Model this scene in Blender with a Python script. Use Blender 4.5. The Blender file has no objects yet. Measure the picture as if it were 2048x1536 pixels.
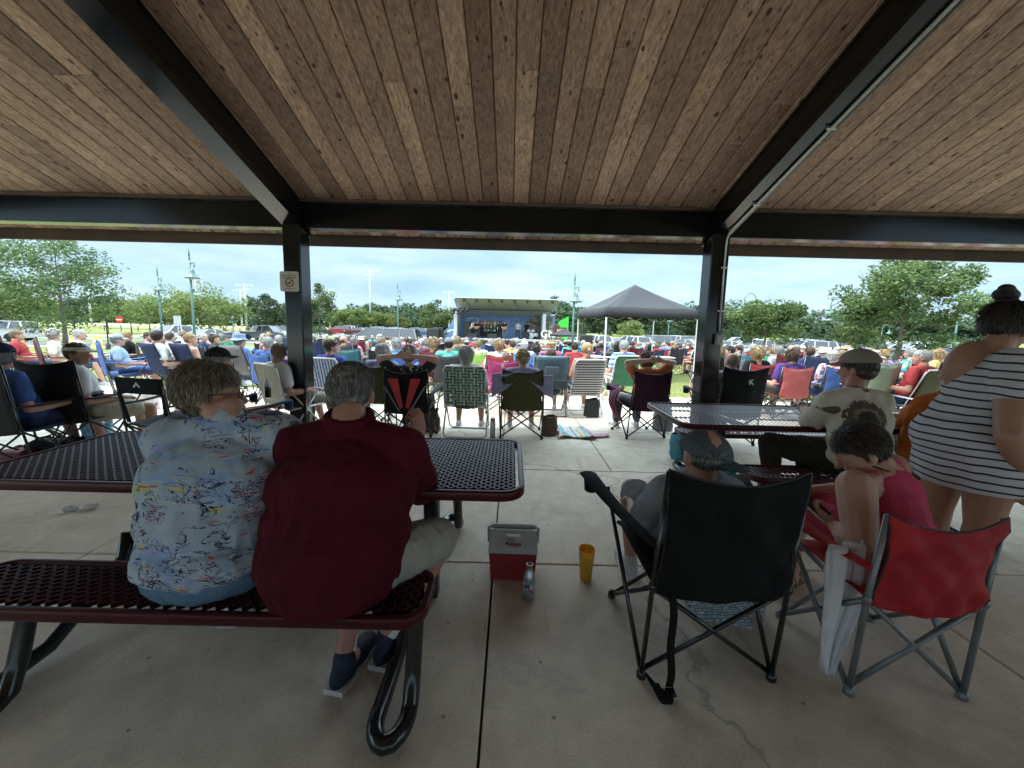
import bpy, bmesh, math, random
from mathutils import Vector, Matrix, noise
rnd = random.Random(7)
SC = bpy.context.scene
COL = SC.collection
V = Vector
PI = math.pi

# ---------- camera geometry (used to turn a spot of the photograph into a point on the ground) ----------
H = 1.46; F = 790.0; CX, CY = 1022.0, 745.0
PIT = math.radians(6.64); RHO = math.atan(.0235)
def ray(x, y):
    a = (x-CX)/F; b = (CY-y)/F
    c, s = math.cos(RHO), math.sin(RHO)
    a, b = a*c-b*s, a*s+b*c
    cp, sp = math.cos(PIT), math.sin(PIT)
    return V((a, cp+b*sp, -sp+b*cp))
def G(x, y, z=0.0):
    d = ray(x, y); t = (z-H)/d.z
    return V((d.x*t, d.y*t, z))
def D(x, y, Y):
    d = ray(x, y); t = Y/d.y
    return V((d.x*t, Y, H+d.z*t))
def gz(Y):
    if Y < 8.5: return 0.0
    if Y < 40: return -.04-(Y-8.5)*.03
    return -.985

# ---------- materials ----------
MATS = {}
def newmat(name):
    m = bpy.data.materials.new(name); m.use_nodes = True
    return m, m.node_tree.nodes, m.node_tree.links, m.node_tree.nodes['Principled BSDF']
def rgba(c): return (c[0], c[1], c[2], 1.0)
def mixc(N, L, fac, a, b, mode='MIX'):
    n = N.new('ShaderNodeMix'); n.data_type = 'RGBA'; n.blend_type = mode
    for sock, v in ((n.inputs[0], fac), (n.inputs[6], a), (n.inputs[7], b)):
        if hasattr(v, 'links'): L.new(v, sock)
        elif isinstance(v, (int, float)): sock.default_value = v
        else: sock.default_value = rgba(v)
    return n.outputs[2]
def mth(N, L, op, a, b=0.0, clamp=False):
    n = N.new('ShaderNodeMath'); n.operation = op; n.use_clamp = clamp
    for i, v in enumerate((a, b)):
        if hasattr(v, 'links'): L.new(v, n.inputs[i])
        else: n.inputs[i].default_value = v
    return n.outputs[0]
def ramp(N, L, fac, stops):
    n = N.new('ShaderNodeValToRGB'); e = n.color_ramp.elements
    while len(e) < len(stops): e.new(0.5)
    for i, (p, c) in enumerate(stops):
        e[i].position = p; e[i].color = rgba(c) if isinstance(c, (tuple, list)) else (c, c, c, 1)
    L.new(fac, n.inputs[0]); return n.outputs[0]
def coords(N, L, scale=(1, 1, 1), kind='Object', rot=(0, 0, 0), loc=(0, 0, 0)):
    t = N.new('ShaderNodeTexCoord'); m = N.new('ShaderNodeMapping')
    m.inputs['Scale'].default_value = scale; m.inputs['Rotation'].default_value = rot; m.inputs['Location'].default_value = loc
    L.new(t.outputs[kind], m.inputs[0]); return m.outputs[0]
def noi(N, L, vec, scale, detail=3.0, rough=.55, dist=0.0, color=False):
    n = N.new('ShaderNodeTexNoise'); n.inputs['Scale'].default_value = scale; n.inputs['Detail'].default_value = detail
    n.inputs['Roughness'].default_value = rough; n.inputs['Distortion'].default_value = dist
    if vec is not None: L.new(vec, n.inputs[0])
    return n.outputs[1 if color else 0]
def bump(N, L, h, B, strength=.3, dist=.01):
    b = N.new('ShaderNodeBump'); b.inputs['Strength'].default_value = strength; b.inputs['Distance'].default_value = dist
    L.new(h, b.inputs['Height']); L.new(b.outputs[0], B.inputs['Normal'])
def simple(name, col, rough=.6, metal=0.0, var=.12, vscale=6.0, bmp=0.0, bscale=60.0, spec=.5):
    if name in MATS: return MATS[name]
    m, N, L, B = newmat(name)
    v = coords(N, L)
    n = noi(N, L, v, vscale, 4)
    dark = tuple(max(0, c*(1-var)) for c in col); lite = tuple(min(1, c*(1+var)) for c in col)
    L.new(ramp(N, L, n, [(.3, dark), (.7, lite)]), B.inputs['Base Color'])
    B.inputs['Roughness'].default_value = rough; B.inputs['Metallic'].default_value = metal
    B.inputs['Specular IOR Level'].default_value = spec
    if bmp: bump(N, L, noi(N, L, v, bscale, 3), B, bmp, .004)
    MATS[name] = m; return m
def objcol(name, rough=.7, metal=0.0, var=.15, vscale=9.0, bmp=.2, bscale=40.0, spec=.3, coat=0.0, pattern=None):
    """material whose colour is the object's own colour"""
    if name in MATS: return MATS[name]
    m, N, L, B = newmat(name)
    oi = N.new('ShaderNodeObjectInfo'); v = coords(N, L)
    n = noi(N, L, v, vscale, 4)
    f = ramp(N, L, n, [(.3, 1-var), (.7, 1+0.0)])
    c = mixc(N, L, 1.0, oi.outputs['Color'], f, 'MULTIPLY')
    if pattern: c = pattern(N, L, c)
    L.new(c, B.inputs['Base Color'])
    B.inputs['Roughness'].default_value = rough; B.inputs['Metallic'].default_value = metal
    B.inputs['Specular IOR Level'].default_value = spec; B.inputs['Coat Weight'].default_value = coat
    if bmp: bump(N, L, noi(N, L, v, bscale, 4), B, bmp, .01)
    MATS[name] = m; return m

# ---------- mesh builder ----------
class MB:
    def __init__(s): s.v = []; s.f = []; s.m = []; s.mi = 0
    def add(s, vs, fs):
        o = len(s.v); s.v.extend([tuple(p) for p in vs])
        for f in fs: s.f.append(tuple(i+o for i in f)); s.m.append(s.mi)
    def box(s, c, size, rot=None, bev=0.0):
        x, y, z = size[0]/2, size[1]/2, size[2]/2
        c = V(c)
        if bev:
            b = min(bev, x*.9, y*.9, z*.9); vs = []; 
            for sx in (-1, 1):
                for sy in (-1, 1):
                    for sz in (-1, 1):
                        vs += [V((sx*x, sy*(y-b), sz*(z-b))), V((sx*(x-b), sy*y, sz*(z-b))), V((sx*(x-b), sy*(y-b), sz*z))]
            bm = bmesh.new()
            for p in vs: bm.verts.new(p)
            bmesh.ops.convex_hull(bm, input=bm.verts)
            bm.verts.index_update()
            pts = [v.co.copy() for v in bm.verts]; fs = [tuple(v.index for v in f.verts) for f in bm.faces]
            bm.free()
        else:
            pts = [V((a*x, b*y, d*z)) for a in (-1, 1) for b in (-1, 1) for d in (-1, 1)]
            fs = [(0, 1, 3, 2), (4, 6, 7, 5), (0, 4, 5, 1), (2, 3, 7, 6), (0, 2, 6, 4), (1, 5, 7, 3)]
        if rot is not None: pts = [rot @ p for p in pts]
        s.add([p+c for p in pts], fs); return s
    def hull(s, pts):
        bm = bmesh.new()
        for p in pts: bm.verts.new(p)
        bmesh.ops.convex_hull(bm, input=bm.verts); bm.verts.index_update()
        s.add([v.co.copy() for v in bm.verts], [tuple(v.index for v in f.verts) for f in bm.faces]); bm.free(); return s
    def tube(s, pts, r, n=8, closed=False, caps=True, flat=1.0):
        pts = [V(p) for p in pts]; k = len(pts)
        rs = r if isinstance(r, (list, tuple)) else [r]*k
        vs = []; prev = None
        for i, p in enumerate(pts):
            if closed: t = pts[(i+1) % k]-pts[i-1]
            else: t = pts[min(i+1, k-1)]-pts[max(i-1, 0)]
            t.normalize()
            if prev is None:
                a = V((0, 0, 1)) if abs(t.z) < .9 else V((1, 0, 0))
                u = t.cross(a).normalized()
            else:
                u = (prev-t*prev.dot(t))
                u = u.normalized() if u.length > 1e-6 else t.orthogonal().normalized()
            prev = u; w = t.cross(u)
            for j in range(n):
                a = 2*PI*j/n
                vs.append(p+(u*math.cos(a)+w*math.sin(a)*flat)*rs[i])
        fs = []
        for i in range(k if closed else k-1):
            for j in range(n):
                a = i*n+j; b = i*n+(j+1) % n; c = ((i+1) % k)*n+(j+1) % n; d = ((i+1) % k)*n+j
                fs.append((a, b, c, d))
        if caps and not closed:
            fs.append(tuple(range(n-1, -1, -1))); fs.append(tuple((k-1)*n+j for j in range(n)))
        s.add(vs, fs); return s
    def ell(s, c, r, rot=None, nu=14, nv=9):
        c = V(c)
        if isinstance(r, (int, float)): r = (r, r, r)
        vs = [V((0, 0, r[2]))]
        for i in range(1, nv):
            t = PI*i/nv
            for j in range(nu):
                a = 2*PI*j/nu
                vs.append(V((r[0]*math.sin(t)*math.cos(a), r[1]*math.sin(t)*math.sin(a), r[2]*math.cos(t))))
        vs.append(V((0, 0, -r[2])))
        fs = [(0, 1+j, 1+(j+1) % nu) for j in range(nu)]
        for i in range(nv-2):
            for j in range(nu):
                a = 1+i*nu+j; b = 1+i*nu+(j+1) % nu
                fs.append((a, a+nu, b+nu, b))
        l = len(vs)-1; o = 1+(nv-2)*nu
        fs += [(o+j, l, o+(j+1) % nu) for j in range(nu)]
        if rot is not None: vs = [rot @ p for p in vs]
        s.add([p+c for p in vs], fs); return s
    def cap(s, p0, p1, r0, r1=None, flat=1.0, side=None, n=12):
        """tapered capsule; flat squashes it across 'side'"""
        p0, p1 = V(p0), V(p1); r1 = r0 if r1 is None else r1
        t = (p1-p0); L_ = t.length; t = t.normalized() if L_ > 1e-6 else V((0, 0, 1))
        if side is None: u = t.orthogonal().normalized()
        else:
            u = V(side)-t*V(side).dot(t); u = u.normalized() if u.length > 1e-6 else t.orthogonal().normalized()
        w = t.cross(u); rings = []
        for i in range(1, 4): a = PI/2*i/4; rings.append((p0-t*r0*math.cos(a), r0*math.sin(a)))
        rings.append((p0, r0)); rings.append((p1, r1))
        for i in range(3, 0, -1): a = PI/2*i/4; rings.append((p1+t*r1*math.cos(a), r1*math.sin(a)))
        vs = [p0-t*r0]
        for c, r in rings:
            for j in range(n):
                a = 2*PI*j/n; vs.append(c+u*math.cos(a)*r+w*math.sin(a)*r*flat)
        vs.append(p1+t*r1); fs = [(0, 1+(j+1) % n, 1+j) for j in range(n)]
        for i in range(len(rings)-1):
            for j in range(n):
                a = 1+i*n+j; b = 1+i*n+(j+1) % n; fs.append((a, b, b+n, a+n))
        l = len(vs)-1; o = 1+(len(rings)-1)*n
        fs += [(o+j, o+(j+1) % n, l) for j in range(n)]
        s.add(vs, fs); return s
    def lathe(s, prof, c=(0, 0, 0), n=20, rot=None):
        vs = []; c = V(c)
        for r, z in prof:
            for j in range(n):
                a = 2*PI*j/n; p = V((r*math.cos(a), r*math.sin(a), z))
                if rot is not None: p = rot @ p
                vs.append(p+c)
        fs = []
        for i in range(len(prof)-1):
            for j in range(n):
                a = i*n+j; b = i*n+(j+1) % n; fs.append((a, b, b+n, a+n))
        if prof[0][0] > 1e-5: fs.append(tuple(range(n-1, -1, -1)))
        if prof[-1][0] > 1e-5: fs.append(tuple((len(prof)-1)*n+j for j in range(n)))
        s.add(vs, fs); return s
    def grid(s, fn, nu, nv, wrap=False):
        vs = [fn(i/(nu-(0 if wrap else 1)), j/(nv-1)) for j in range(nv) for i in range(nu)]
        fs = []
        for j in range(nv-1):
            for i in range(nu if wrap else nu-1):
                a = j*nu+i; b = j*nu+(i+1) % nu; fs.append((a, b, b+nu, a+nu))
        s.add(vs, fs); return s
    def sheet(s, fn, nu, nv, th):
        """grid given a thickness"""
        P = [[V(fn(i/(nu-1), j/(nv-1))) for i in range(nu)] for j in range(nv)]
        top = []; bot = []
        for j in range(nv):
            for i in range(nu):
                du = P[j][min(i+1, nu-1)]-P[j][max(i-1, 0)]; dv = P[min(j+1, nv-1)][i]-P[max(j-1, 0)][i]
                n = du.cross(dv); n = n.normalized() if n.length > 1e-9 else V((0, 0, 1))
                top.append(P[j][i]+n*th/2); bot.append(P[j][i]-n*th/2)
        o = nu*nv; fs = []
        for j in range(nv-1):
            for i in range(nu-1):
                a = j*nu+i; fs.append((a, a+1, a+1+nu, a+nu)); fs.append((o+a, o+a+nu, o+a+1+nu, o+a+1))
        for i in range(nu-1):
            fs.append((i, o+i, o+i+1, i+1)); a = (nv-1)*nu+i; fs.append((a, a+1, o+a+1, o+a))
        for j in range(nv-1):
            a = j*nu; fs.append((a, a+nu, o+a+nu, o+a)); a = j*nu+nu-1; fs.append((a, o+a, o+a+nu, a+nu))
        s.add(top+bot, fs); return s
    def prism(s, poly, d0, d1, axis='Y'):
        """2D outline extruded along an axis"""
        n = len(poly)
        def P(a, b, d): return {'Y': (a, d, b), 'X': (d, a, b), 'Z': (a, b, d)}[axis]
        vs = [P(a, b, d0) for a, b in poly]+[P(a, b, d1) for a, b in poly]
        fs = [tuple(range(n)), tuple(range(2*n-1, n-1, -1))]+[(i, (i+1) % n, (i+1) % n+n, i+n) for i in range(n)]
        s.add(vs, fs); return s
    def mesh(s, name, mats=(), smooth=False, fix=True):
        me = bpy.data.meshes.new(name); me.from_pydata(s.v, [], s.f)
        for m in (mats if isinstance(mats, (list, tuple)) else [mats]): me.materials.append(m)
        me.polygons.foreach_set('material_index', s.m)
        if smooth: me.polygons.foreach_set('use_smooth', [True]*len(me.polygons))
        if fix:
            bm = bmesh.new(); bm.from_mesh(me); bmesh.ops.recalc_face_normals(bm, faces=bm.faces); bm.to_mesh(me); bm.free()
        me.update(); return me
    def build(s, name, mats, parent=None, smooth=False, fix=True, color=None):
        return link(name, s.mesh(name, mats, smooth, fix), parent, color)
def link(name, me, parent=None, color=None, mat=None):
    o = bpy.data.objects.new(name, me); COL.objects.link(o)
    if parent is not None: o.parent = parent
    if mat is not None: o.matrix_local = mat
    if color is not None: o.color = rgba(color)
    return o
LABELS = {}
def tag(o, label=None, cat=None, group=None, kind=None):
    if label: o['label'] = label
    if cat: o['category'] = cat
    if group: o['group'] = group
    if kind: o['kind'] = kind
    return o
def thing(name, label, cat, loc=(0, 0, 0), rz=0.0, group=None):
    o = bpy.data.objects.new(name, None); COL.objects.link(o); o.empty_display_size = .1
    o.location = loc; o.rotation_euler = (0, 0, rz); return tag(o, label, cat, group)
def autosmooth(me, ang=40):
    me.polygons.foreach_set('use_smooth', [True]*len(me.polygons))
    try: me.set_sharp_from_angle(angle=math.radians(ang))
    except Exception: pass
def blob(mb, name, mats, voxel=.012, it=6, disp=None, smooth=True):
    """fuse the collected shapes into ONE continuous surface"""
    me0 = mb.mesh('tmp', mats)
    ob = bpy.data.objects.new('tmp', me0); COL.objects.link(ob)
    r = ob.modifiers.new('r', 'REMESH'); r.mode = 'VOXEL'; r.voxel_size = voxel; r.adaptivity = 0
    if it:
        k = ob.modifiers.new('s', 'SMOOTH'); k.iterations = it; k.factor = .5
    dg = bpy.context.evaluated_depsgraph_get(); ev = ob.evaluated_get(dg)
    me = bpy.data.meshes.new_from_object(ev, preserve_all_data_layers=False, depsgraph=dg)
    bpy.data.objects.remove(ob); bpy.data.meshes.remove(me0)
    me.name = name
    if not me.materials:
        for m in (mats if isinstance(mats, (list, tuple)) else [mats]): me.materials.append(m)
    if disp:
        ns = [v.normal.copy() for v in me.vertices]
        for v, n in zip(me.vertices, ns):
            v.co += n*disp(v.co, n)
    me.polygons.foreach_set('use_smooth', [smooth]*len(me.polygons)); me.update()
    return me
def folds(amp, sc=(14, 14, 5), seed=0.0):
    def f(co, n):
        p = V((co.x*sc[0]+seed, co.y*sc[1], co.z*sc[2]))
        a = noise.noise(p); b = noise.noise(p*2.3+V((3, 1, 7)))
        return amp*(1-2*abs(a))*.8+amp*.4*b-amp*.3
    return f
def frame(f, up=V((0, 0, 1))):
    f = V(f).normalized(); r = f.cross(up).normalized(); u = r.cross(f)
    return Matrix((r, f, u)).transposed()      # columns: right, forward, up
def text_mesh(txt, size, depth=.002, bold=0.0, spacing=1.0):
    c = bpy.data.curves.new('t', 'FONT'); c.body = txt; c.size = size; c.extrude = depth; c.offset = bold
    c.align_x = 'CENTER'; c.align_y = 'CENTER'; c.space_character = spacing; c.resolution_u = 3
    ob = bpy.data.objects.new('t', c); COL.objects.link(ob)
    dg = bpy.context.evaluated_depsgraph_get()
    me = bpy.data.meshes.new_from_object(ob.evaluated_get(dg), depsgraph=dg)
    bpy.data.objects.remove(ob); return me
def put_text(txt, size, mat, parent, matrix, name='lettering', depth=.002, bold=0.0, spacing=1.0):
    me = text_mesh(txt, size, depth, bold, spacing); me.materials.clear(); me.materials.append(mat)
    o = link(name, me, parent); o.matrix_local = matrix; return o
# upright text facing -Y: local x -> +X, local y -> +Z
FACE = Matrix.Rotation(PI/2, 4, 'X')
# ---------- the shared materials ----------
def m_concrete():
    m, N, L, B = newmat('concrete')
    v = coords(N, L)
    big = noi(N, L, v, .9, 5, .6); mid = noi(N, L, v, 7, 6, .65); fine = noi(N, L, v, 130, 4, .7)
    c = ramp(N, L, big, [(.25, (.57, .49, .385)), (.5, (.68, .60, .49)), (.75, (.77, .69, .58))])
    c = mixc(N, L, .55, c, ramp(N, L, mid, [(.3, (.70, .68, .65)), (.7, (1.12, 1.1, 1.08))]), 'MULTIPLY')
    c = mixc(N, L, .5, c, ramp(N, L, fine, [(.35, (.7, .7, .7)), (.62, (1.12, 1.12, 1.12))]), 'MULTIPLY')
    # rust-brown drips and dark spots
    st = noi(N, L, coords(N, L, (5, .35, 1)), 2.2, 3, .5)
    c = mixc(N, L, ramp(N, L, st, [(.66, 0.0), (.76, .32)]), c, (.24, .12, .05))
    sp = N.new('ShaderNodeTexVoronoi'); sp.inputs['Scale'].default_value = 7; L.new(v, sp.inputs[0])
    c = mixc(N, L, ramp(N, L, sp.outputs[0], [(.02, .75), (.075, 0.0)]), c, (.06, .05, .04))
    c = mixc(N, L, ramp(N, L, noi(N, L, v, 1.9, 6, .7, .4), [(.52, 0.0), (.72, .42)]), c, (.17, .145, .11))
    # hairline cracks
    cr = N.new('ShaderNodeTexVoronoi'); cr.feature = 'DISTANCE_TO_EDGE'; cr.inputs['Scale'].default_value = .17
    wv = N.new('ShaderNodeVectorMath'); wv.operation = 'MULTIPLY_ADD'
    L.new(noi(N, L, v, 1.6, 5, .6, 0, True), wv.inputs[0]); wv.inputs[1].default_value = (.9, .9, 0); L.new(v, wv.inputs[2]); L.new(wv.outputs[0], cr.inputs[0])
    c = mixc(N, L, ramp(N, L, cr.outputs[0], [(.0, .45), (.0022, 0.0)]), c, (.07, .06, .05))
    L.new(c, B.inputs['Base Color']); B.inputs['Roughness'].default_value = .72; B.inputs['Specular IOR Level'].default_value = .35
    bump(N, L, mth(N, L, 'ADD', fine, mth(N, L, 'MULTIPLY', mid, .6)), B, .35, .004)
    return m
def m_planks():
    m, N, L, B = newmat('ceiling_wood')
    at = N.new('ShaderNodeAttribute'); at.attribute_name = 'tone'
    v = coords(N, L)
    wv = N.new('ShaderNodeVectorMath'); wv.operation = 'ADD'
    mul = N.new('ShaderNodeVectorMath'); mul.operation = 'SCALE'; L.new(at.outputs['Color'], mul.inputs[0]); mul.inputs['Scale'].default_value = 37.0
    L.new(v, wv.inputs[0]); L.new(mul.outputs[0], wv.inputs[1])
    mp = N.new('ShaderNodeMapping'); mp.inputs['Scale'].default_value = (30, .8, 30); L.new(wv.outputs[0], mp.inputs[0])
    g = noi(N, L, mp.outputs[0], 1.6, 6, .6, .35)
    mp2 = N.new('ShaderNodeMapping'); mp2.inputs['Scale'].default_value = (2.2, .8, 2.2); L.new(wv.outputs[0], mp2.inputs[0])
    big = noi(N, L, mp2.outputs[0], 1.3, 4, .6)
    c = ramp(N, L, g, [(.27, (.155, .098, .068)), (.5, (.31, .208, .148)), (.73, (.47, .34, .25))])
    sx = N.new('ShaderNodeSeparateColor'); L.new(at.outputs['Color'], sx.inputs[0])
    c = mixc(N, L, 1.0, c, ramp(N, L, sx.outputs[0], [(0, (.62, .58, .55)), (.25, (.85, .81, .78)), (.7, (1.05, 1.02, 1.0)), (1, (1.35, 1.32, 1.27))]), 'MULTIPLY')
    c = mixc(N, L, .6, c, ramp(N, L, big, [(.3, (.7, .66, .62)), (.7, (1.15, 1.15, 1.15))]), 'MULTIPLY')
    # knots
    kn = N.new('ShaderNodeTexVoronoi'); kn.inputs['Scale'].default_value = 1.0; kn.inputs['Randomness'].default_value = 1.0
    mp3 = N.new('ShaderNodeMapping'); mp3.inputs['Scale'].default_value = (12, 5.5, 12); L.new(wv.outputs[0], mp3.inputs[0]); L.new(mp3.outputs[0], kn.inputs[0])
    sel = N.new('ShaderNodeSeparateColor'); L.new(kn.outputs['Color'], sel.inputs[0])
    szk = mth(N, L, 'MULTIPLY', mth(N, L, 'GREATER_THAN', sel.outputs[0], .5), mth(N, L, 'ADD', mth(N, L, 'MULTIPLY', sel.outputs[1], .20), .06))
    kd = mth(N, L, 'ADD', kn.outputs['Distance'], mth(N, L, 'MULTIPLY', mth(N, L, 'SUBTRACT', noi(N, L, wv.outputs[0], 40, 3), .5), .16))
    soft = ramp(N, L, mth(N, L, 'SUBTRACT', szk, kd), [(.0, 0.0), (.07, .95)])
    c = mixc(N, L, soft, c, (.03, .016, .01))
    k2 = N.new('ShaderNodeTexVoronoi'); k2.inputs['Scale'].default_value = 1.0
    mp4 = N.new('ShaderNodeMapping'); mp4.inputs['Scale'].default_value = (26, 9, 26); L.new(wv.outputs[0], mp4.inputs[0]); L.new(mp4.outputs[0], k2.inputs[0])
    s2 = N.new('ShaderNodeSeparateColor'); L.new(k2.outputs['Color'], s2.inputs[0])
    p2 = mth(N, L, 'SUBTRACT', mth(N, L, 'MULTIPLY', mth(N, L, 'GREATER_THAN', s2.outputs[0], .66), .21), k2.outputs['Distance'])
    c = mixc(N, L, ramp(N, L, p2, [(.0, 0.0), (.08, .85)]), c, (.035, .02, .012))
    # weathered splits
    stn = noi(N, L, coords(N, L, (1.5, .7, 1)), 2.0, 5, .6)
    c = mixc(N, L, ramp(N, L, stn, [(.55, 0.0), (.75, .45)]), c, (.11, .085, .07))
    L.new(c, B.inputs['Base Color']); B.inputs['Roughness'].default_value = .62; B.inputs['Specular IOR Level'].default_value = .3
    bump(N, L, g, B, .35, .004)
    return m
def m_grass():
    m, N, L, B = newmat('grass_ground')
    v = coords(N, L, kind='Object')
    a = noi(N, L, v, .35, 5, .6); b = noi(N, L, v, 9, 5, .7); d = noi(N, L, v, 60, 3, .7)
    c = ramp(N, L, a, [(.3, (.115, .145, .045)), (.5, (.165, .185, .065)), (.72, (.24, .235, .10))])
    c = mixc(N, L, .6, c, ramp(N, L, b, [(.3, (.55, .6, .5)), (.7, (1.25, 1.2, 1.1))]), 'MULTIPLY')
    c = mixc(N, L, .5, c, ramp(N, L, d, [(.3, (.5, .55, .4)), (.7, (1.3, 1.25, 1.2))]), 'MULTIPLY')
    L.new(c, B.inputs['Base Color']); B.inputs['Roughness'].default_value = .9; B.inputs['Specular IOR Level'].default_value = .1
    bump(N, L, mth(N, L, 'ADD', d, b), B, .6, .04)
    return m
def m_leaf(name, c0, c1, c2, trans=.35):
    m, N, L, B = newmat(name)
    at = N.new('ShaderNodeAttribute'); at.attribute_name = 'tone'
    oi = N.new('ShaderNodeObjectInfo')
    sx = N.new('ShaderNodeSeparateColor'); L.new(at.outputs['Color'], sx.inputs[0])
    c = ramp(N, L, sx.outputs[0], [(0, c0), (.5, c1), (1, c2)])
    hv = N.new('ShaderNodeHueSaturation'); L.new(c, hv.inputs['Color'])
    mm = N.new('ShaderNodeMath'); mm.operation = 'MULTIPLY_ADD'; L.new(oi.outputs['Random'], mm.inputs[0]); mm.inputs[1].default_value = .035; mm.inputs[2].default_value = .483
    L.new(mm.outputs[0], hv.inputs['Hue'])
    m2 = N.new('ShaderNodeMath'); m2.operation = 'MULTIPLY_ADD'; L.new(oi.outputs['Random'], m2.inputs[0]); m2.inputs[1].default_value = .4; m2.inputs[2].default_value = .8
    L.new(m2.outputs[0], hv.inputs['Value'])
    L.new(hv.outputs[0], B.inputs['Base Color']); B.inputs['Roughness'].default_value = .65; B.inputs['Specular IOR Level'].default_value = .12
    tr = N.new('ShaderNodeBsdfTranslucent'); L.new(hv.outputs[0], tr.inputs[0])
    mx = N.new('ShaderNodeMixShader'); mx.inputs[0].default_value = trans
    L.new(B.outputs[0], mx.inputs[1]); L.new(tr.outputs[0], mx.inputs[2]); L.new(mx.outputs[0], N['Material Output'].inputs[0])
    return m
CONC = m_concrete(); PLANK = m_planks(); GRASS = m_grass()
LEAF_A = m_leaf('leaf_mid', (.05, .08, .028), (.095, .14, .05), (.17, .215, .085))
LEAF_B = m_leaf('leaf_bright', (.085, .125, .035), (.155, .205, .06), (.25, .30, .11))
LEAF_C = m_leaf('leaf_dark', (.045, .07, .038), (.075, .11, .06), (.11, .15, .085), .2)  # leaf tones paled and greyed to stand in for haze over far trees
BARK = simple('bark', (.16, .13, .10), .9, var=.35, vscale=18, bmp=.8, bscale=30)
STEEL = simple('black_painted_steel', (.005, .006, .006), .15, 0, .3, 5, .03, 60, .45)
STEELG = simple('galvanised_conduit', (.42, .43, .42), .38, .8, .15, 30)
MAROON = simple('maroon_plastic_coating', (.055, .005, .009), .36, 0, .15, 30, .03, 200, .3)
TUBEBLK = simple('black_gloss_tube', (.012, .014, .014), .2, 0, .2, 12, .03, 60, .6)
TUBEGRY = simple('grey_powder_tube', (.19, .2, .2), .35, .3, .12, 20)
ALU = simple('aluminium_tube', (.6, .6, .58), .3, .85, .1, 20)
WHT = simple('white_enamel', (.72, .72, .7), .4, 0, .06, 8)
BLKPL = simple('black_plastic', (.015, .015, .016), .45, 0, .2, 20)
RUB = simple('rubber', (.02, .02, .02), .8, 0, .2, 30)
ASPH = simple('asphalt', (.13, .135, .14), .9, 0, .2, 1.5, .4, 90)
KERB = simple('pale_kerb_concrete', (.42, .40, .36), .85, 0, .12, 2, .3, 50)
TEALP = simple('pale_teal_paint', (.07, .14, .125), .45, 0, .1, 4)
CLOTH = objcol('woven_cloth', .85, 0, .2, 7, .35, 26, .15)
NYLON = objcol('chair_nylon', .75, 0, .22, 5, .35, 14, .15)
SKIN = objcol('skin', .5, 0, .14, 11, .12, 60, .4)
_b = SKIN.node_tree.nodes['Principled BSDF']; _b.inputs['Subsurface Weight'].default_value = .08; _b.inputs['Subsurface Radius'].default_value = (.02, .008, .004)
HAIR = objcol('hair', .5, 0, .35, 30, .6, 120, .4)
CARP = objcol('car_paint', .28, .15, .04, 2, 0, 10, .5, .7)
LEATH = objcol('shoe_material', .6, 0, .2, 20, .2, 80, .3)
GLASS = simple('dark_car_glass', (.02, .025, .03), .06, 0, .1, 2, spec=.8)
TYRE = RUB
RIM = simple('alloy_rim', (.45, .45, .46), .3, .8, .1, 10)
# ---------- people ----------
SK_LIGHT = (.50, .29, .21); SK_TAN = (.40, .21, .14); SK_RED = (.47, .24, .18)
def hand(mb, wr, d, palm, curl=.5, k=1.0, thumb=1, spread=.0215, fr=.0082):
    """five-fingered hand. d: direction of the palm, palm: direction the palm faces, curl 0 open .. 1.5 fist, thumb: side sign"""
    wr, d, palm = V(wr), V(d).normalized(), V(palm)
    palm = (palm-d*palm.dot(d)).normalized(); s = d.cross(palm)*thumb
    R = Matrix((s, d, palm)).transposed()
    mb.ell(wr+d*.047*k, (.043*k, .052*k, .016*k), R)
    mb.cap(wr-d*.02, wr+d*.03, .027*k, .026*k, .72, s)
    for i, (off, ln) in enumerate(((1.5, .92), (.5, 1.0), (-.5, .95), (-1.5, .76))):
        p = wr+d*(.085 if i != 3 else .076)*k+s*off*spread*k; a = curl*(1+.12*i)
        q = p; ang = a*.55
        for seg, L_ in ((0, .040), (1, .026), (2, .021)):
            dd = d*math.cos(ang)+palm*math.sin(ang)
            q2 = q+dd*L_*ln*k; mb.cap(q, q2, fr*(1.08-seg*.1)*k, fr*(.98-seg*.1)*k, n=8); q = q2; ang += a*.75
    t0 = wr+d*.022*k+s*.030*k; dd = (d*.62+s*(.75-.35*min(curl, 1))+palm*(.25+.4*curl)).normalized()
    t1 = t0+dd*.042*k; mb.cap(t0, t1, .0125*k, .0098*k, n=8)
    d2 = (dd*.6+d*.5+palm*.35*curl-s*.25*curl).normalized(); mb.cap(t1, t1+d2*.03*k, .0098*k, .008*k, n=8)
def head_prims(mb, c, R, k=1.0, ears=True, jowl=0.0):
    def T(x, y, z): return c+R @ V((x*k, y*k, z*k))
    e = lambda p, r: mb.ell(T(*p), tuple(q*k for q in r), R)
    e((0, -.012, .030), (.074, .092, .083)); e((0, .018, .004), (.067, .075, .082))
    e((0, .036, -.048), (.053+jowl, .052, .058)); e((0, .07, -.088), (.026, .022, .020))
    e((.034, .052, -.030), (.024, .026, .030)); e((-.034, .052, -.030), (.024, .026, .030))
    e((0, .082, .028), (.050, .013, .012))
    mb.cap(T(0, .088, .016), T(0, .113, -.026), .0085*k, .0125*k, n=8)
    e((.011, .102, -.029), (.009, .010, .008)); e((-.011, .102, -.029), (.009, .010, .008))
    e((0, .088, -.053), (.025, .010, .006)); e((0, .086, -.064), (.021, .011, .007))
    if ears:
        for sx in (-1, 1):
            mb.ell(T(sx*.077, -.006, -.008), (.011*k, .019*k, .031*k), R @ Matrix.Rotation(sx*-.25, 3, 'Z'))
            mb.ell(T(sx*.080, .002, -.030), (.007*k, .010*k, .012*k), R)
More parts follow.
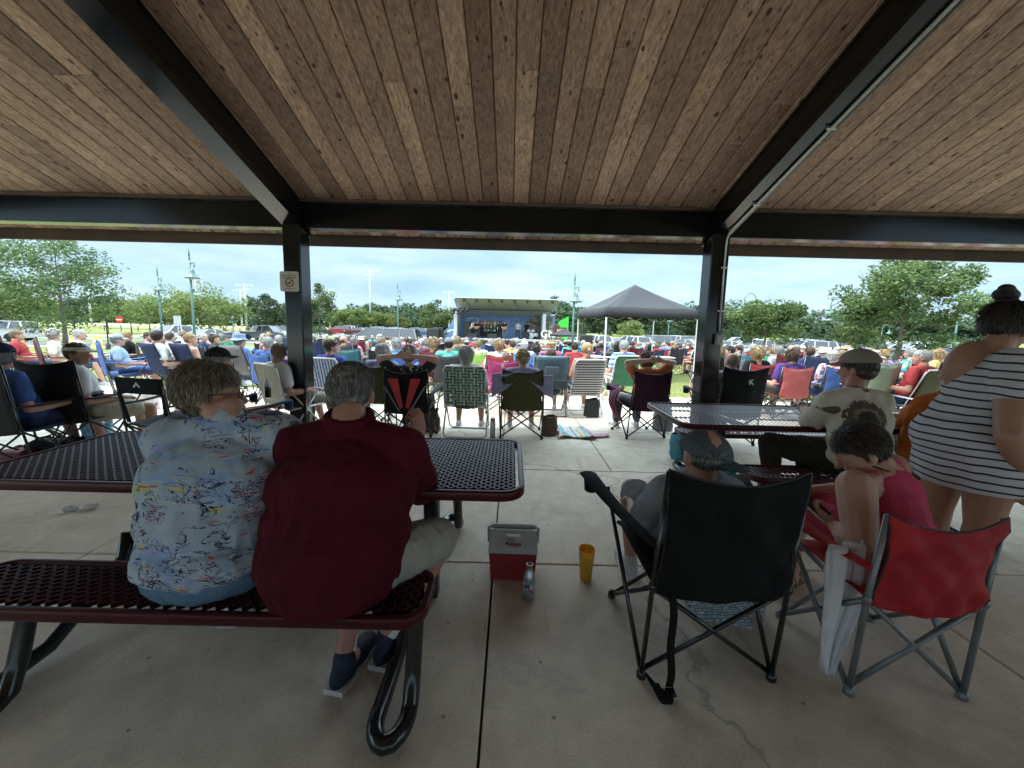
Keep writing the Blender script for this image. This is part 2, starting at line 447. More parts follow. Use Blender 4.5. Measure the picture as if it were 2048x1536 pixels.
def face_parts(o, c, R, k=1.0, iris=(.12, .2, .25)):
    """eyes, lids and lips as children"""
    ew = simple('eye_white', (.7, .68, .64), .2, 0, .03); ir = simple('iris_grey', iris, .15, 0, .2, 60); lip = simple('lip', (.42, .14, .12), .45, 0, .1)
    for sx in (-1, 1):
        m = MB(); m.ell(c+R @ V((sx*.031, .078, .006)), .0125*k, R, 12, 8); e = m.build('eye', ew, o, True)
        m = MB(); m.ell(c+R @ V((sx*.031, .0875, .006)), (.0062, .0042, .0062), R, 10, 6); m.build('iris', ir, e, True)
    m = MB(); m.ell(c+R @ V((0, .0965, -.053)), (.022*k, .006, .0045), R); m.ell(c+R @ V((0, .095, -.0615)), (.019*k, .0065, .005), R); m.build('mouth', lip, o, True)

def limb_body(mb, J, k=1.0, fat=1.0, leg_fat=1.0, arm_fat=1.0, hands=True):
    """torso, limbs from a dict of joints"""
    pel, ch, nk = V(J['pel']), V(J['chest']), V(J['neck'])
    fb = fat*.93
    rt = (V(J['shR'])-V(J['shL'])).normalized(); up = (nk-pel).normalized(); fw = up.cross(rt).normalized(); rt = fw.cross(up)
    R = Matrix((rt, fw, up)).transposed(); J['_R'] = R
    prt = (V(J['hipR'])-V(J['hipL'])).normalized(); pf = V((0, 0, 1)).cross(prt).normalized(); RP = Matrix((prt, pf, prt.cross(pf))).transposed(); J['_RP'] = RP
    mb.ell(ch, (.148*k*fb, .100*k*fb, .16*k), R); mb.ell(pel.lerp(ch, .5), (.140*k*fb, .105*k*fb, .15*k), R)
    mb.ell(pel, (.162*k*fb*J.get('pelw', 1.0), .115*k*fb, .112*k), RP)
    mb.cap(ch+up*.10*k, nk+up*.02*k, .066*k, .052*k)
    mb.cap(nk-up*.02*k, V(J['head'])-V((0, 0, .03)), .056*k*(fat*.5+.5), .052*k)
    for s in 'LR':
        sh, el, wr = V(J['sh'+s]), V(J['el'+s]), V(J['wr'+s])
        mb.cap(nk-up*.035*k, sh-up*.006, .040*k, .047*k); mb.cap(ch+up*.04*k, sh-up*.03*k, .060*k, .050*k)
        mb.cap(sh, sh.lerp(el, .5), .052*k*arm_fat, .047*k*arm_fat); mb.cap(sh.lerp(el, .5), el, .047*k*arm_fat, .038*k*arm_fat)
        mb.cap(el, el.lerp(wr, .35), .039*k*arm_fat, .040*k*arm_fat); mb.cap(el.lerp(wr, .35), wr, .040*k*arm_fat, .026*k)
        if hands:
            hd = V(J.get('hd'+s, (wr-el).normalized())); pm = V(J.get('pm'+s, (0, 0, -1)))
            hand(mb, wr, hd, pm, J.get('curl'+s, .5), k, J.get('th'+s, 1 if s == 'L' else -1))
        hp, kn, an, to = V(J['hip'+s]), V(J['kn'+s]), V(J['an'+s]), V(J['toe'+s])
        mb.cap(hp, hp.lerp(kn, .6), .092*k*leg_fat, .07*k*leg_fat); mb.cap(hp.lerp(kn, .6), kn, .07*k*leg_fat, .055*k*leg_fat)
        mb.cap(kn, kn.lerp(an, .35), .054*k*leg_fat, .056*k*leg_fat); mb.cap(kn.lerp(an, .35), an, .056*k*leg_fat, .034*k)
        mb.cap(an-V((0, 0, .02)), an.lerp(to, .9)-V((0, 0, .03)), .034*k, .028*k)
def shirt_prims(mb, J, k=1.0, fat=1.0, sleeve=.55, infl=.014, hem=.0, arm_fat=1.0, strap=False, belly=0.0, neck=.03):
    pel, ch, nk = V(J['pel']), V(J['chest']), V(J['neck']); R = J['_R']; RP = J['_RP']; up = R @ V((0, 0, 1)); fw = R @ V((0, 1, 0))
    i = infl
    mb.ell(ch-(up*.03 if strap else up*0), (.155*k*fat*(.90 if strap else 1)+i, .108*k*fat+i, .17*k), R)
    mb.ell(pel.lerp(ch, .5)+fw*belly*.4, (.150*k*fat+i, .115*k*fat+i+belly*.5, .17*k), R)
    pw = J.get('pelw', 1.0); mb.ell(pel+V((0, 0, .03)), ((.17*k*fat+i)*pw, .125*k*fat+i, .12*k+hem), RP)
    mb.cap(ch+up*.09*k, nk-up*neck*k, .075*k+i, .052*k+i)
    if not strap:
        sm = (V(J['shL'])+V(J['shR']))*.5; hwid = (V(J['shL'])-V(J['shR'])).length*.5
        mb.ell(sm-up*.085*k-fw*.012, (hwid*.99, .088*k*fat**.8+i, .125*k), R)
    for s in 'LR':
        sh, el = V(J['sh'+s]), V(J['el'+s]); wr = V(J['wr'+s])
        if strap:
            mb.cap(ch+up*.02*k, nk.lerp(sh, .50)-up*.004, .062*k+i, .030*k+i*.6); continue
        mb.cap(nk-up*.045*k, sh, .046*k+i, .050*k+i); mb.cap(ch+up*.05*k, sh-up*.03*k, .07*k+i, .055*k+i)
        if sleeve <= 1: mb.cap(sh, sh.lerp(el, sleeve), .052*k*arm_fat+i, .050*k*arm_fat+i*1.4)
        else:
            mb.cap(sh, el, .052*k*arm_fat+i, .042*k*arm_fat+i); mb.cap(el, el.lerp(wr, sleeve-1), .042*k+i, .036*k+i)
def pants_prims(mb, J, k=1.0, fat=1.0, leg_fat=1.0, length=.85, infl=.016):
    pel = V(J['pel']); RP = J['_RP']; i = infl
    mb.ell(pel-V((0, 0, .015)), ((.165*k*fat+i*.7)*J.get('pelw', 1.0), .122*k*fat+i*.7, .115*k), RP)
    for s in 'LR':
        hp, kn, an = V(J['hip'+s]), V(J['kn'+s]), V(J['an'+s])
        if length <= 1: mb.cap(hp, hp.lerp(kn, length), .092*k*leg_fat+i, .066*k*leg_fat+i*1.3)
        else:
            mb.cap(hp, kn, .092*k*leg_fat+i, .058*k*leg_fat+i); mb.cap(kn, kn.lerp(an, length-1), .058*k*leg_fat+i, .045*k+i)
def shoe_mb(an, to, k=1.0, w=.045):
    an, to = V(an), V(to); m = MB(); d = (to-an); d.z = 0; d.normalize(); g = min(to.z, an.z-.06)-.0
    base = V((an.x, an.y, g)); s = d.cross(V((0, 0, 1)))
    R = Matrix((s, d, V((0, 0, 1)))).transposed()
    m.ell(base-d*.015*k+V((0, 0, .045)), (w*.82*k, .065*k, .055*k), R); m.ell(base+d*.09*k+V((0, 0, .032)), (w*k, .09*k, .042*k), R); m.ell(base+d*.15*k+V((0, 0, .028)), (w*.95*k, .06*k, .034*k), R)
    m.cap(an-V((0, 0, .01)), base+V((0, 0, .05)), .042*k, .048*k)
    sole = MB()
    def pt(t, sg):
        y = -.075+t*.29; ww = w*(.78+.3*math.sin(t*PI*.9+.35))*(1 if t < .8 else 1-(t-.8)*2.2); return y, sg*ww
    o = [pt(t/9, 1) for t in range(10)]+[pt(t/9, -1) for t in range(9, -1, -1)]
    vs = []
    for zz in (0.002, .024):
        for y, x in o: vs.append(base+s*x*k+d*y*k+V((0, 0, zz)))
    n = len(o); sole.add(vs, [tuple(range(n)), tuple(range(2*n-1, n-1, -1))]+[(i, (i+1) % n, (i+1) % n+n, i+n) for i in range(n)])
    return m, sole

# hair, built in head space (x right, y forward, z up; head centre at the origin)
def strands(mb, n, style, seed=1, ln=(.03, .05), w=.004, lift=.012, curl=0.0, k=1.0):
    r = random.Random(seed)
    made = 0
    while made < n:
        a = r.uniform(0, 2*PI); zt = r.uniform(-1, 1); t = math.acos(zt)
        d = V((math.sin(t)*math.sin(a), math.sin(t)*math.cos(a), math.cos(t)))
        p = V((d.x*.084, -.012+d.y*.101, .026+d.z*.098))
        if not style(p, d): continue
        made += 1
        dn = V((d.x*.35+r.uniform(-.25, .25), -.35*max(0, d.z)+r.uniform(-.25, .25), -1))      # hair falls down and back
        dn = (dn-d*dn.dot(d)).normalized(); L_ = r.uniform(*ln); q = p-d*.004; pts = [q]
        for j in range(1, 4):
            q = q+(dn+d*(lift/ .03)*(1-j*.35)+V((r.uniform(-1, 1), r.uniform(-1, 1), r.uniform(-1, 1)))*curl).normalized()*L_/3; pts.append(q.copy())
        sd = dn.cross(d).normalized()*w*k
        vs = []
        for j, q in enumerate(pts): f = (1, 1, .75, .15)[j]; vs += [q-sd*f+d*.0, q+d*w*.35*f, q+sd*f]
        fs = []
        for j in range(3):
            b = j*3; fs += [(b, b+1, b+4, b+3), (b+1, b+2, b+5, b+4), (b+2, b, b+3, b+5)]
        mb.add([v*k for v in vs], fs)
def s_short(p, d): return (d.y < .55 or p.z > .065) and p.z > (-.045 if d.y < -.15 else .0) and not (d.y > .1 and p.z < .05 and abs(d.x) > .3 and d.y > .35)
def s_bob(p, d): return (d.y < .45 or p.z > .07) and p.z > -.06
def s_crown(p, d): return (d.y < .5 or p.z > .07) and p.z > .0
def s_fringe(p, d): return d.y < .2 and -.045 < p.z < .035
def hair_blob(style, k=1.0, voxel=.006):
    m = MB()
    if style in ('short', 'curly', 'bob', 'long', 'pony', 'bun'):
        g = .010 if style == 'curly' else .004 if style == 'short' else .007
        m.ell((0, -.016, .033), (.078+g, .094+g, .085+g)); m.ell((0, .03, .058), (.064+g, .055+g, .045+g))
        if style != 'bun' and style != 'pony': m.ell((0, -.045, -.012), (.070+g, .056+g, .050+g))
    if style == 'short':
        for sx in (-1, 1): m.ell((sx*.066, -.008, .012), (.016, .035, .03))
    if style == 'curly':
        r = random.Random(5)
        for i in range(60):
            a = r.uniform(0, 2*PI); z = r.uniform(-.45, 1); q = math.sqrt(max(0, 1-z*z)); y = q*math.cos(a)
            if y > .55 and z < .6: continue
            m.ell((q*math.sin(a)*.09, -.014+y*.104, .026+z*.098), r.uniform(.018, .027))
    if style == 'bob':
        m.ell((0, -.035, -.035), (.084, .066, .07)); m.ell((.066, -.005, -.03), (.024, .045, .075)); m.ell((-.066, -.005, -.03), (.024, .045, .075))
    if style == 'long':
        m.ell((0, -.04, -.04), (.082, .056, .08)); m.cap((0, -.062, -.03), (0, -.085, -.19), .066, .045, .5, (1, 0, 0))
        for sx in (-1, 1): m.cap((sx*.066, -.02, 0), (sx*.06, -.05, -.16), .026, .022)
    if style == 'pony': m.cap((0, -.10, .03), (.0, -.125, .0), .022, .026); m.cap((0, -.125, .0), (.0, -.115, -.15), .028, .012)
    if style == 'bun': m.ell((0, -.075, .132), (.048, .046, .034)); m.ell((.012, -.10, .150), (.03, .034, .026)); m.ell((0, -.06, .0), (.066, .05, .06))
    if style == 'bald':
        m.ell((0, -.035, -.005), (.075, .075, .040)); 
        for sx in (-1, 1): m.ell((sx*.066, -.012, .0), (.013, .03, .03))
    me = blob(m, 'hair', HAIR, voxel, 2 if style != 'curly' else 1, None)
    return me
def hat_mesh(kind):
    m = MB()
    if kind == 'cap':
        def f(u, v):
            a = u*2*PI; t = v*PI/2; r = math.sin(t)
            return V((.088*r*math.sin(a), -.008+.106*r*math.cos(a), .045+.088*math.cos(t)-(.0)))
        m.sheet(f, 25, 8, .004)
        def b(u, v):
            a = (u-.5)*2.1; rr = .10+v*.075*math.cos(a*.95)
            return V((math.sin(a)*(.088+v*.012), -.008+math.cos(a)*rr+.005, .05-v*.014-.016*(abs(math.sin(a))**2)))
        m.sheet(b, 13, 5, .005); m.ell((0, -.008, .134), .008)
    if kind in ('sunhat', 'bucket'):
        R_ = .17 if kind == 'sunhat' else .135
        def f(u, v):
            a = u*2*PI
            if v < .6: t = v/.6; r = .09*min(1, t*2.2)**.6; z = .135-.075*max(0, (t-.45)/.55)
            else: t = (v-.6)/.4; r = .09+(R_-.09)*t; z = .06-.03*t-.01*math.sin(a*3)*t
            return V((r*math.sin(a), -.01+r*1.15*math.cos(a), z))
        m.sheet(f, 29, 12, .005)
    if kind == 'visor':
        def f(u, v):
            a = u*2*PI; return V((.088*math.sin(a), -.008+.104*math.cos(a), .038+v*.035))
        m.sheet(f, 25, 3, .005)
        def b(u, v):
            a = (u-.5)*2.2; rr = .10+v*.09*math.cos(a*.95)
            return V((math.sin(a)*(.088+v*.012), -.008+math.cos(a)*rr+.005, .045-v*.02))
        m.sheet(b, 13, 5, .005)
    me = m.mesh('hat', CLOTH, True); return me

# --- seated figures for the audience: five poses, shared by everybody ---
def seated_joints(lean=-.10, yaw=0.0, arms='rest', seat=.39, knees=.30, feet=.56, hpitch=0.0, tuck=0.0):
    J = {}
    J['pel'] = (0, .14, seat+.09); J['chest'] = (0, .135+lean*.65, seat+.40); J['neck'] = (0, .13+lean, seat+.57)
    n = V(J['neck']); J['head'] = tuple(n+V((0, .035, .115)))
    J['shL'] = (-.178, .125+lean*.95, seat+.505); J['shR'] = (.178, .125+lean*.95, seat+.505)
    for s, q in (('L', -1), ('R', 1)):
        J['hip'+s] = (q*.095, .12, seat+.075); J['kn'+s] = (q*knees*.5, .12+.43, seat+.075); J['an'+s] = (q*knees*.55, feet+tuck, .085); J['toe'+s] = (q*knees*.6, feet+tuck+.15, .0)
        if arms == 'rest':
            J['el'+s] = (q*.27, .07+lean*.6, seat+.22); J['wr'+s] = (q*.27, .32, seat+.235); J['hd'+s] = (0, 1, -.1); J['pm'+s] = (0, 0, -1)
        if arms == 'lap':
            J['el'+s] = (q*.245, .10+lean*.5, seat+.22); J['wr'+s] = (q*.08, .34, seat+.20); J['hd'+s] = (-q*.5, .8, 0); J['pm'+s] = (0, 0, -1)
        if arms == 'behind':
            J['el'+s] = (q*.34, .06+lean, seat+.66); J['wr'+s] = (q*.09, -.07+lean, seat+.70); J['hd'+s] = (-q, 0, .1); J['pm'+s] = (0, 1, 0)
        if arms == 'crossed':
            J['el'+s] = (q*.235, .12+lean, seat+.22); J['wr'+s] = (-q*.05, .25+lean, seat+.28); J['hd'+s] = (-q, .1, 0); J['pm'+s] = (0, -1, 0)
    J['hf'] = (math.sin(yaw), math.cos(yaw), hpitch)
    return J
def clipz(me, z):
    bm = bmesh.new(); bm.from_mesh(me); r = bmesh.ops.bisect_plane(bm, geom=bm.verts[:]+bm.edges[:]+bm.faces[:], plane_co=(0, 0, z), plane_no=(0, 0, -1), clear_outer=True)
    bm.to_mesh(me); bm.free()
def full(J, k=1.0, fat=1.0, voxel=.012, sleeve=.6, strap=False, pl=.8, leg_fat=1.0, arm_fat=1.0, hands=True, mats=True, fold=.006, hem=0.0, belly=0.0, hk=1.0, ears=True, jowl=0.0, it=5, infl=.014, neck=.03):
    R = frame(J['hf']); hc = V(J['head'])
    m = MB(); limb_body(m, J, k, fat, leg_fat, arm_fat, hands); head_prims(m, hc, R, hk, ears, jowl)
    body = blob(m, 'person', SKIN, voxel, max(1, int(it*.5)))
    m = MB(); shirt_prims(m, J, k, fat, sleeve, infl, hem, arm_fat, strap, belly, neck); shirt = blob(m, 'shirt', CLOTH, voxel*1.1, it, folds(fold, seed=J['pel'][0]) if fold else None)
    m = MB(); pants_prims(m, J, k, fat, leg_fat, pl); pants = blob(m, 'trousers', CLOTH, voxel*1.2, it, folds(fold) if fold else None)
    Mh = Matrix.Translation(hc) @ (R*hk).to_4x4()
    return body, shirt, pants, Mh
POSES = []
for i, (kw, pl) in enumerate(((dict(lean=-.12, arms='rest'), .8), (dict(lean=-.06, yaw=.35, arms='lap', knees=.24), 1.85), (dict(lean=-.14, yaw=-.75, arms='rest', feet=.66), .8),
                        (dict(lean=-.10, yaw=.8, arms='lap', knees=.36), .75), (dict(lean=-.08, yaw=-.2, arms='crossed', knees=.3), 1.85), (dict(lean=-.12, arms='behind', knees=.3), 1.85))):
    J = seated_joints(**kw); r = full(J, voxel=.013, pl=pl, fat=(1, .92, 1.1, .95, 1.12, .9)[i], fold=.007)
    m = MB(); shirt_prims(m, J, 1, (1, .92, 1.1, .95, 1.12, .9)[i], .3, .012, 0, 1, True); sl = blob(m, 'shirt', CLOTH, .014, 5, folds(.005))
    sh = []
    for s in 'LR':
        a, b = shoe_mb(J['an'+s], J['toe'+s]); a.v += []; me = blob(a, 'shoe', LEATH, .011, 2); sh.append((me, b.mesh('sole', WHT)))
    POSES.append(dict(body=r[0], shirt=r[1], tank=sl, pants=r[2], M=r[3], shoes=sh, J=J))
HAIRS = {s: hair_blob(s, voxel=.007) for s in ('short', 'curly', 'bob', 'long', 'pony', 'bald')}
def with_strands(base, style, n, seed, **kw):
    m = MB(); me0 = HAIRS[base]
    m.v = [tuple(v.co*.985) for v in me0.vertices]; m.f = [tuple(p.vertices) for p in me0.polygons]; m.m = [0]*len(m.f)
    strands(m, n, style, seed, **kw)
    return m.mesh('hair', HAIR, True, False)
HAIRS['short'] = with_strands('short', s_short, 420, 1, ln=(.03, .05), w=.0045, lift=.006)
HAIRS['curly'] = with_strands('curly', s_short, 500, 2, ln=(.03, .05), w=.006, lift=.03, curl=1.0)
HAIRS['bob'] = with_strands('bob', s_bob, 420, 3, ln=(.05, .10), w=.006, lift=.01)
HAIRS['long'] = with_strands('long', s_bob, 500, 4, ln=(.06, .14), w=.006, lift=.012)
HAIRS['bald'] = with_strands('bald', s_fringe, 160, 5, ln=(.015, .03), w=.004, lift=.004)
HATS = {s: hat_mesh(s) for s in ('cap', 'sunhat', 'bucket', 'visor')}
HC = dict(white=(.62, .6, .57), grey=(.30, .285, .27), silver=(.45, .44, .42), brown=(.09, .05, .028), darkbrown=(.04, .025, .017), blonde=(.42, .27, .12), black=(.015, .013, .012), auburn=(.14, .05, .025), sandy=(.30, .20, .11))
def sitter(pos, rz, pose, label, shirt, hair, hcol, pants=(.05, .07, .12), skin=SK_LIGHT, hat=None, hatcol=None, k=1.0, tank=False, detail=2, group=None, shoe=(.5, .5, .5)):
    P = POSES[pose]
    b = link('person', P['body'], None, skin); b.location = pos; b.rotation_euler = (0, 0, rz); b.scale = (k, k, k)
    tag(b, label, 'person', group)
    link('tank_top' if tank else 'shirt', P['tank'] if tank else P['shirt'], b, shirt)
    if detail > 0: link('trousers', P['pants'], b, pants)
    if detail > 1:
        for me, so in P['shoes']:
            s = link('shoe', me, b, shoe); link('sole', so, s)
    if hair: link('hair', HAIRS[hair], b, HC[hcol] if isinstance(hcol, str) else hcol, P['M'])
    if hat: link('hat', HATS[hat], b, hatcol or (.3, .3, .3), P['M'])
    return b
# ---------- folding chairs ----------
def quad_chair(w=.54, dep=.48, seat=.42, top=.93, lean=-.10, arm=.62, r=.0095, cup=True, back_sag=.05, det=True, wr_=1.0, nb=13, pin=.08, flare=0.0):
    """quad-fold camp chair, rear feet at y=0, front feet at y=dep. returns a list of (name, builder, material slot)"""
    h = w/2; out = []
    RF = [V((s*h, 0, .012)) for s in (-1, 1)]; FF = [V((s*h, dep, .012)) for s in (-1, 1)]
    RT = [V((s*(h-.015), lean, top-.01)) for s in (-1, 1)]; RH = [V((s*(h-.004), lean*.45, seat)) for s in (-1, 1)]
    FH = [V((s*(h+.01), dep*.86, seat+.03)) for s in (-1, 1)]; AF = [V((s*(h+.055), dep*.98, arm+.01)) for s in (-1, 1)]; AB = [V((s*(h-.01), lean*.72, arm)) for s in (-1, 1)]
    legs = []
    for i in (0, 1):
        legs.append([RF[i], RH[i].lerp(RT[i], 0), RT[i]]); legs.append([RF[i], AF[i]])
        legs.append([FF[i], RH[i]]); legs.append([RF[i]+V((0, .012, .01)), RH[1-i]]); legs.append([FF[i]+V((0, -.01, .01)), FH[1-i]])
    for k_, p in enumerate(legs):
        m = MB(); m.tube(p, r, 8 if det else 6)
        if k_ % 5 in (0, 2): m.lathe([(.0, 0), (.020, 0), (.021, .012), (.016, .035), (0, .037)], (p[0].x, p[0].y, 0), 10)
        if k_ % 5 == 0: m.ell(p[1], (.018, .018, .024), None, 8, 6)
        out.append(('leg', m, 'f'))
    def sf(u, v):
        x = (u-.5)*2; e = (h-.01)+v*.014
        y = lean*.45+.01+v*(dep*.86-lean*.45); z = seat+.03*v-.055*(1-x*x)*(math.sin(PI*min(1, v*.9+.08))*.8+.2)
        return V((x*e, y, z))
    m = MB(); m.sheet(sf, 11, 9, .004); out.append(('seat', m, 'c'))
    def bf(u, v):
        x = (u-.5)*2; z0 = seat-.015; zt = top-.0; 
        ww = (h-.012)*(1-pin*math.sin(PI*min(1, max(0, (v+.02)))*1.0)**2*(1 if v < .9 else .6))
        z = z0+(zt-z0)*v-back_sag*(1-x*x)*v**3-.02*(1-x*x)*(1-v)
        y = lean*(.45+.55*v)-.01-.045*(1-x*x)*math.sin(PI*(.25+v*.6))+wr_*.014*noise.noise(V((x*2.2+v*1.5, v*5-x, w*9)))+wr_*.004*math.sin(x*9+v*14)*(1-v)
        return V((x*ww, y, z))
    m = MB(); m.sheet(bf, nb, nb-2, .004); out.append(('backrest', m, 'c'))
    m = MB(); rim = [bf(0, v/8) for v in range(9)]+[bf(u/8, 1) for u in range(1, 9)]+[bf(1, 1-v/8) for v in range(1, 9)]
    m.tube(rim, .0045, 5); out.append(('piping', m, 'b'))
    for i, s in ((0, -1), (1, 1)):
        def af(u, v, i=i, s=s):
            p = AB[i].lerp(AF[i]+V((s*flare, .10 if cup else .02, .035)), v); wd = .05+.04*v
            return p+V(((u-.5)*wd, 0, .012-.02*math.sin(PI*v)-.012*(2*u-1)**2))
        m = MB(); m.sheet(af, 5, 9, .005)
        if cup:
            p = AF[i]+V((s*flare*.8, .075, .02)); m.lathe([(.03, -.075), (.036, -.07), (.042, 0), (.038, -.002), (.032, -.066)], p, 12)
        out.append(('armrest', m, 'c'))
    return out
def rock_chair(w=.56, dep=.55, seat=.44, top=1.0, headrest=True):
    """hard-arm folding armchair with U legs"""
    h = w/2; out = []; r = .011
    for s in (-1, 1):
        m = MB(); m.tube([(s*h, .02, 0), (s*h, .30, seat), (s*h, .42, .65), (s*h, .36, .67), (s*h, -.02, .67)], r, 8); out.append(('leg', m, 'f'))
        m = MB(); m.tube([(s*h, dep, 0), (s*h, .10, seat), (s*h, -.10, top)], r, 8); out.append(('leg', m, 'f'))
        m = MB(); m.box((s*h, .19, .685), (.05, .42, .022), None, .01); out.append(('armrest', m, 'b'))
    for y_, z_ in ((dep, .012), (.02, .012), (-.10, top)):
        m = MB(); m.tube([(-h, y_, z_), (h, y_, z_)], r, 8); out.append(('crossbar', m, 'f'))
    m = MB(); m.sheet(lambda u, v: V(((u-.5)*(w-.02), .08+v*.42, seat+.01-.03*(1-(2*u-1)**2)*math.sin(PI*v))), 9, 7, .012); out.append(('seat', m, 'c'))
    m = MB(); m.sheet(lambda u, v: V(((u-.5)*(w-.02), .07-.17*v-.03*(1-(2*u-1)**2), seat+.03+v*(top-seat-.03))), 11, 9, .014); out.append(('backrest', m, 'c'))
    return out
def frame_back_chair(w=.56, dep=.52, seat=.43, top=.90):
    h = w/2; out = [q for q in quad_chair(w, dep, seat, top, -.10, .63, .010, cup=False) if q[0] not in ('backrest', 'piping')]
    m = MB(); m.sheet(lambda u, v: V(((u-.5)*(w-.02), -.085-.012*v-.02*(1-(2*u-1)**2), top-.15+.15*v)), 9, 5, .012); out.append(('backrest', m, 'c'))
    for s in (-1, 1):
        m = MB(); m.sheet(lambda u, v: V((s*(h-.045+u*.04)-s*.03*(1-v), -.045-.045*v, seat+.02+(top-seat-.16)*v)), 3, 7, .012); out.append(('back_strap', m, 'c'))
    return out
def web_chair(w=.56, dep=.52, seat=.40, top=.95, nw=7, nh=7, low=False):
    """aluminium lawn chair with woven straps"""
    h = w/2; r = .0115; out = []
    def ring(pts): return pts
    for (y0, y1) in ((.0, 1), (dep, 0)):
        m = MB()
        yb, yt = (y0, dep*.72) if y1 else (y0, dep*.12)
        m.tube([(-h, yt, seat+.2), (-h, yb, .05), (-h+.04, yb, .012), (h-.04, yb, .012), (h, yb, .05), (h, yt, seat+.2)], r, 8); out.append(('leg', m, 'f'))
    m = MB(); m.tube([(-h+.02, .02, seat), (-h+.02, -.10, top-.05), (-h+.05, -.112, top), (h-.05, -.112, top), (h-.02, -.10, top-.05), (h-.02, .02, seat)], r, 8); out.append(('back_frame', m, 'f'))
    m = MB(); m.tube([(-h+.02, .02, seat), (-h+.02, dep-.05, seat+.02), (h-.02, dep-.05, seat+.02), (h-.02, .02, seat)], r, 8); out.append(('seat_frame', m, 'f'))
    for s in (-1, 1):
        m = MB(); m.box((s*h, dep*.42, seat+.215), (.042, .38, .018), None, .008); m.tube([(s*h, .0, seat+.2), (s*(h-.02), -.06, seat+.2)], r*.8, 6); out.append(('armrest', m, 'w'))
    sw = (w-.06)/nw*.80
    for nm, P0, ux, uy in (('backrest', V((0, .01, seat+.03)), V((1, 0, 0)), V((0, -.118, top-seat-.03))), ('seat', V((0, .03, seat+.005)), V((1, 0, 0)), V((0, dep-.09, .02)))):
        n = ux.cross(uy).normalized(); L_ = uy.length; uyn = uy.normalized()
        m = MB(); m.mi = 0
        for i in range(nw):
            x = (i+.5)/nw-.5
            pts = []
            for j in range(nh*2+1):
                q = P0+ux*x*(w-.06)+uy*(j/(nh*2)); wv = math.sin(PI*(j-.5+i))*0 + ((1 if (i+j//2) % 2 else -1)*.003 if j % 2 else 0)
                pts.append(q+n*wv)
            m.mi = 0
            vs = []
            for q in pts: vs += [q-ux*sw/2, q+ux*sw/2]
            m.add(vs, [(2*j, 2*j+1, 2*j+3, 2*j+2) for j in range(len(pts)-1)])
        sh = L_/nh*.8
        for j in range(nh):
            y = (j+.5)/nh; vs = []
            for i in range(nw*2+1):
                wv = ((-1 if (i//2+j) % 2 else 1)*.0035 if i % 2 else 0)
                q = P0+ux*((i/(nw*2))-.5)*(w-.05)+uy*y+n*wv; vs += [q-uyn*sh/2, q+uyn*sh/2]
            m.mi = 1; m.add(vs, [(2*i, 2*i+1, 2*i+3, 2*i+2) for i in range(nw*2)])
        out.append((nm, m, 'web'))
    return out
def sling_chair(w=.54, dep=.50, seat=.34, top=.96):
    """beach chair: one-piece sling on a bent tube frame"""
    h = w/2; r = .0115; out = []
    m = MB(); m.tube([(-h, dep*.55, seat+.19), (-h, -.02, .05), (-h+.05, -.03, .012), (h-.05, -.03, .012), (h, -.02, .05), (h, dep*.55, seat+.19)], r, 8); out.append(('leg', m, 'f'))
    m = MB(); m.tube([(-h+.02, .05, seat+.05), (-h+.02, dep, .05), (-h+.05, dep+.01, .012), (h-.05, dep+.01, .012), (h-.02, dep, .05), (h-.02, .05, seat+.05)], r, 8); out.append(('leg', m, 'f'))
    m = MB(); m.tube([(-h+.015, .10, seat-.02), (-h+.015, -.12, top-.06), (-h+.06, -.14, top), (h-.06, -.14, top), (h-.015, -.12, top-.06), (h-.015, .10, seat-.02)], r, 8); out.append(('back_frame', m, 'f'))
    for s in (-1, 1):
        m = MB(); m.tube([(s*h, -.06, seat+.17), (s*h, dep*.8, seat+.20)], .014, 8, flat=1.0); out.append(('armrest', m, 'f'))
    m = MB(); m.sheet(lambda u, v: V(((u-.5)*(w-.06), .06-.195*v-.025*math.sin(PI*v), seat+.02+(top-seat-.03)*v)), 7, 19, .004); out.append(('backrest', m, 'c'))
    m = MB(); m.sheet(lambda u, v: V(((u-.5)*(w-.06), .06+(dep-.06)*v, seat+.02-.04*math.sin(PI*v))), 7, 7, .004); out.append(('seat', m, 'c'))
    return out
def pile_chair(): return quad_chair(det=False)
def meshes(parts): return [(n, m.mesh(n, [WHT]*(2 if sl == 'web' else 1), sl in 'c' or n in ('leg', 'crossbar', 'back_frame', 'seat_frame')), sl) for n, m, sl in parts]
CH = {'quad': meshes(quad_chair()), 'quadlow': meshes(quad_chair(top=.86, seat=.40, lean=-.12)), 'quadtall': meshes(quad_chair(w=.60, top=1.04, lean=-.16, arm=.64)), 'open': meshes(frame_back_chair()), 'rock': meshes(rock_chair()), 'web': meshes(web_chair()), 'sling': meshes(sling_chair())}
STRIPE = {}
def stripes_mat(name, c1, c2, scale, axis=2, duty=.5):
    m, N, L, B = newmat(name); v = coords(N, L); s = N.new('ShaderNodeSeparateXYZ'); L.new(v, s.inputs[0])
    f = mth(N, L, 'FRACT', mth(N, L, 'MULTIPLY', s.outputs[axis], scale)); f = mth(N, L, 'GREATER_THAN', f, duty)
    L.new(mixc(N, L, f, c1, c2), B.inputs['Base Color']); B.inputs['Roughness'].default_value = .8; return m
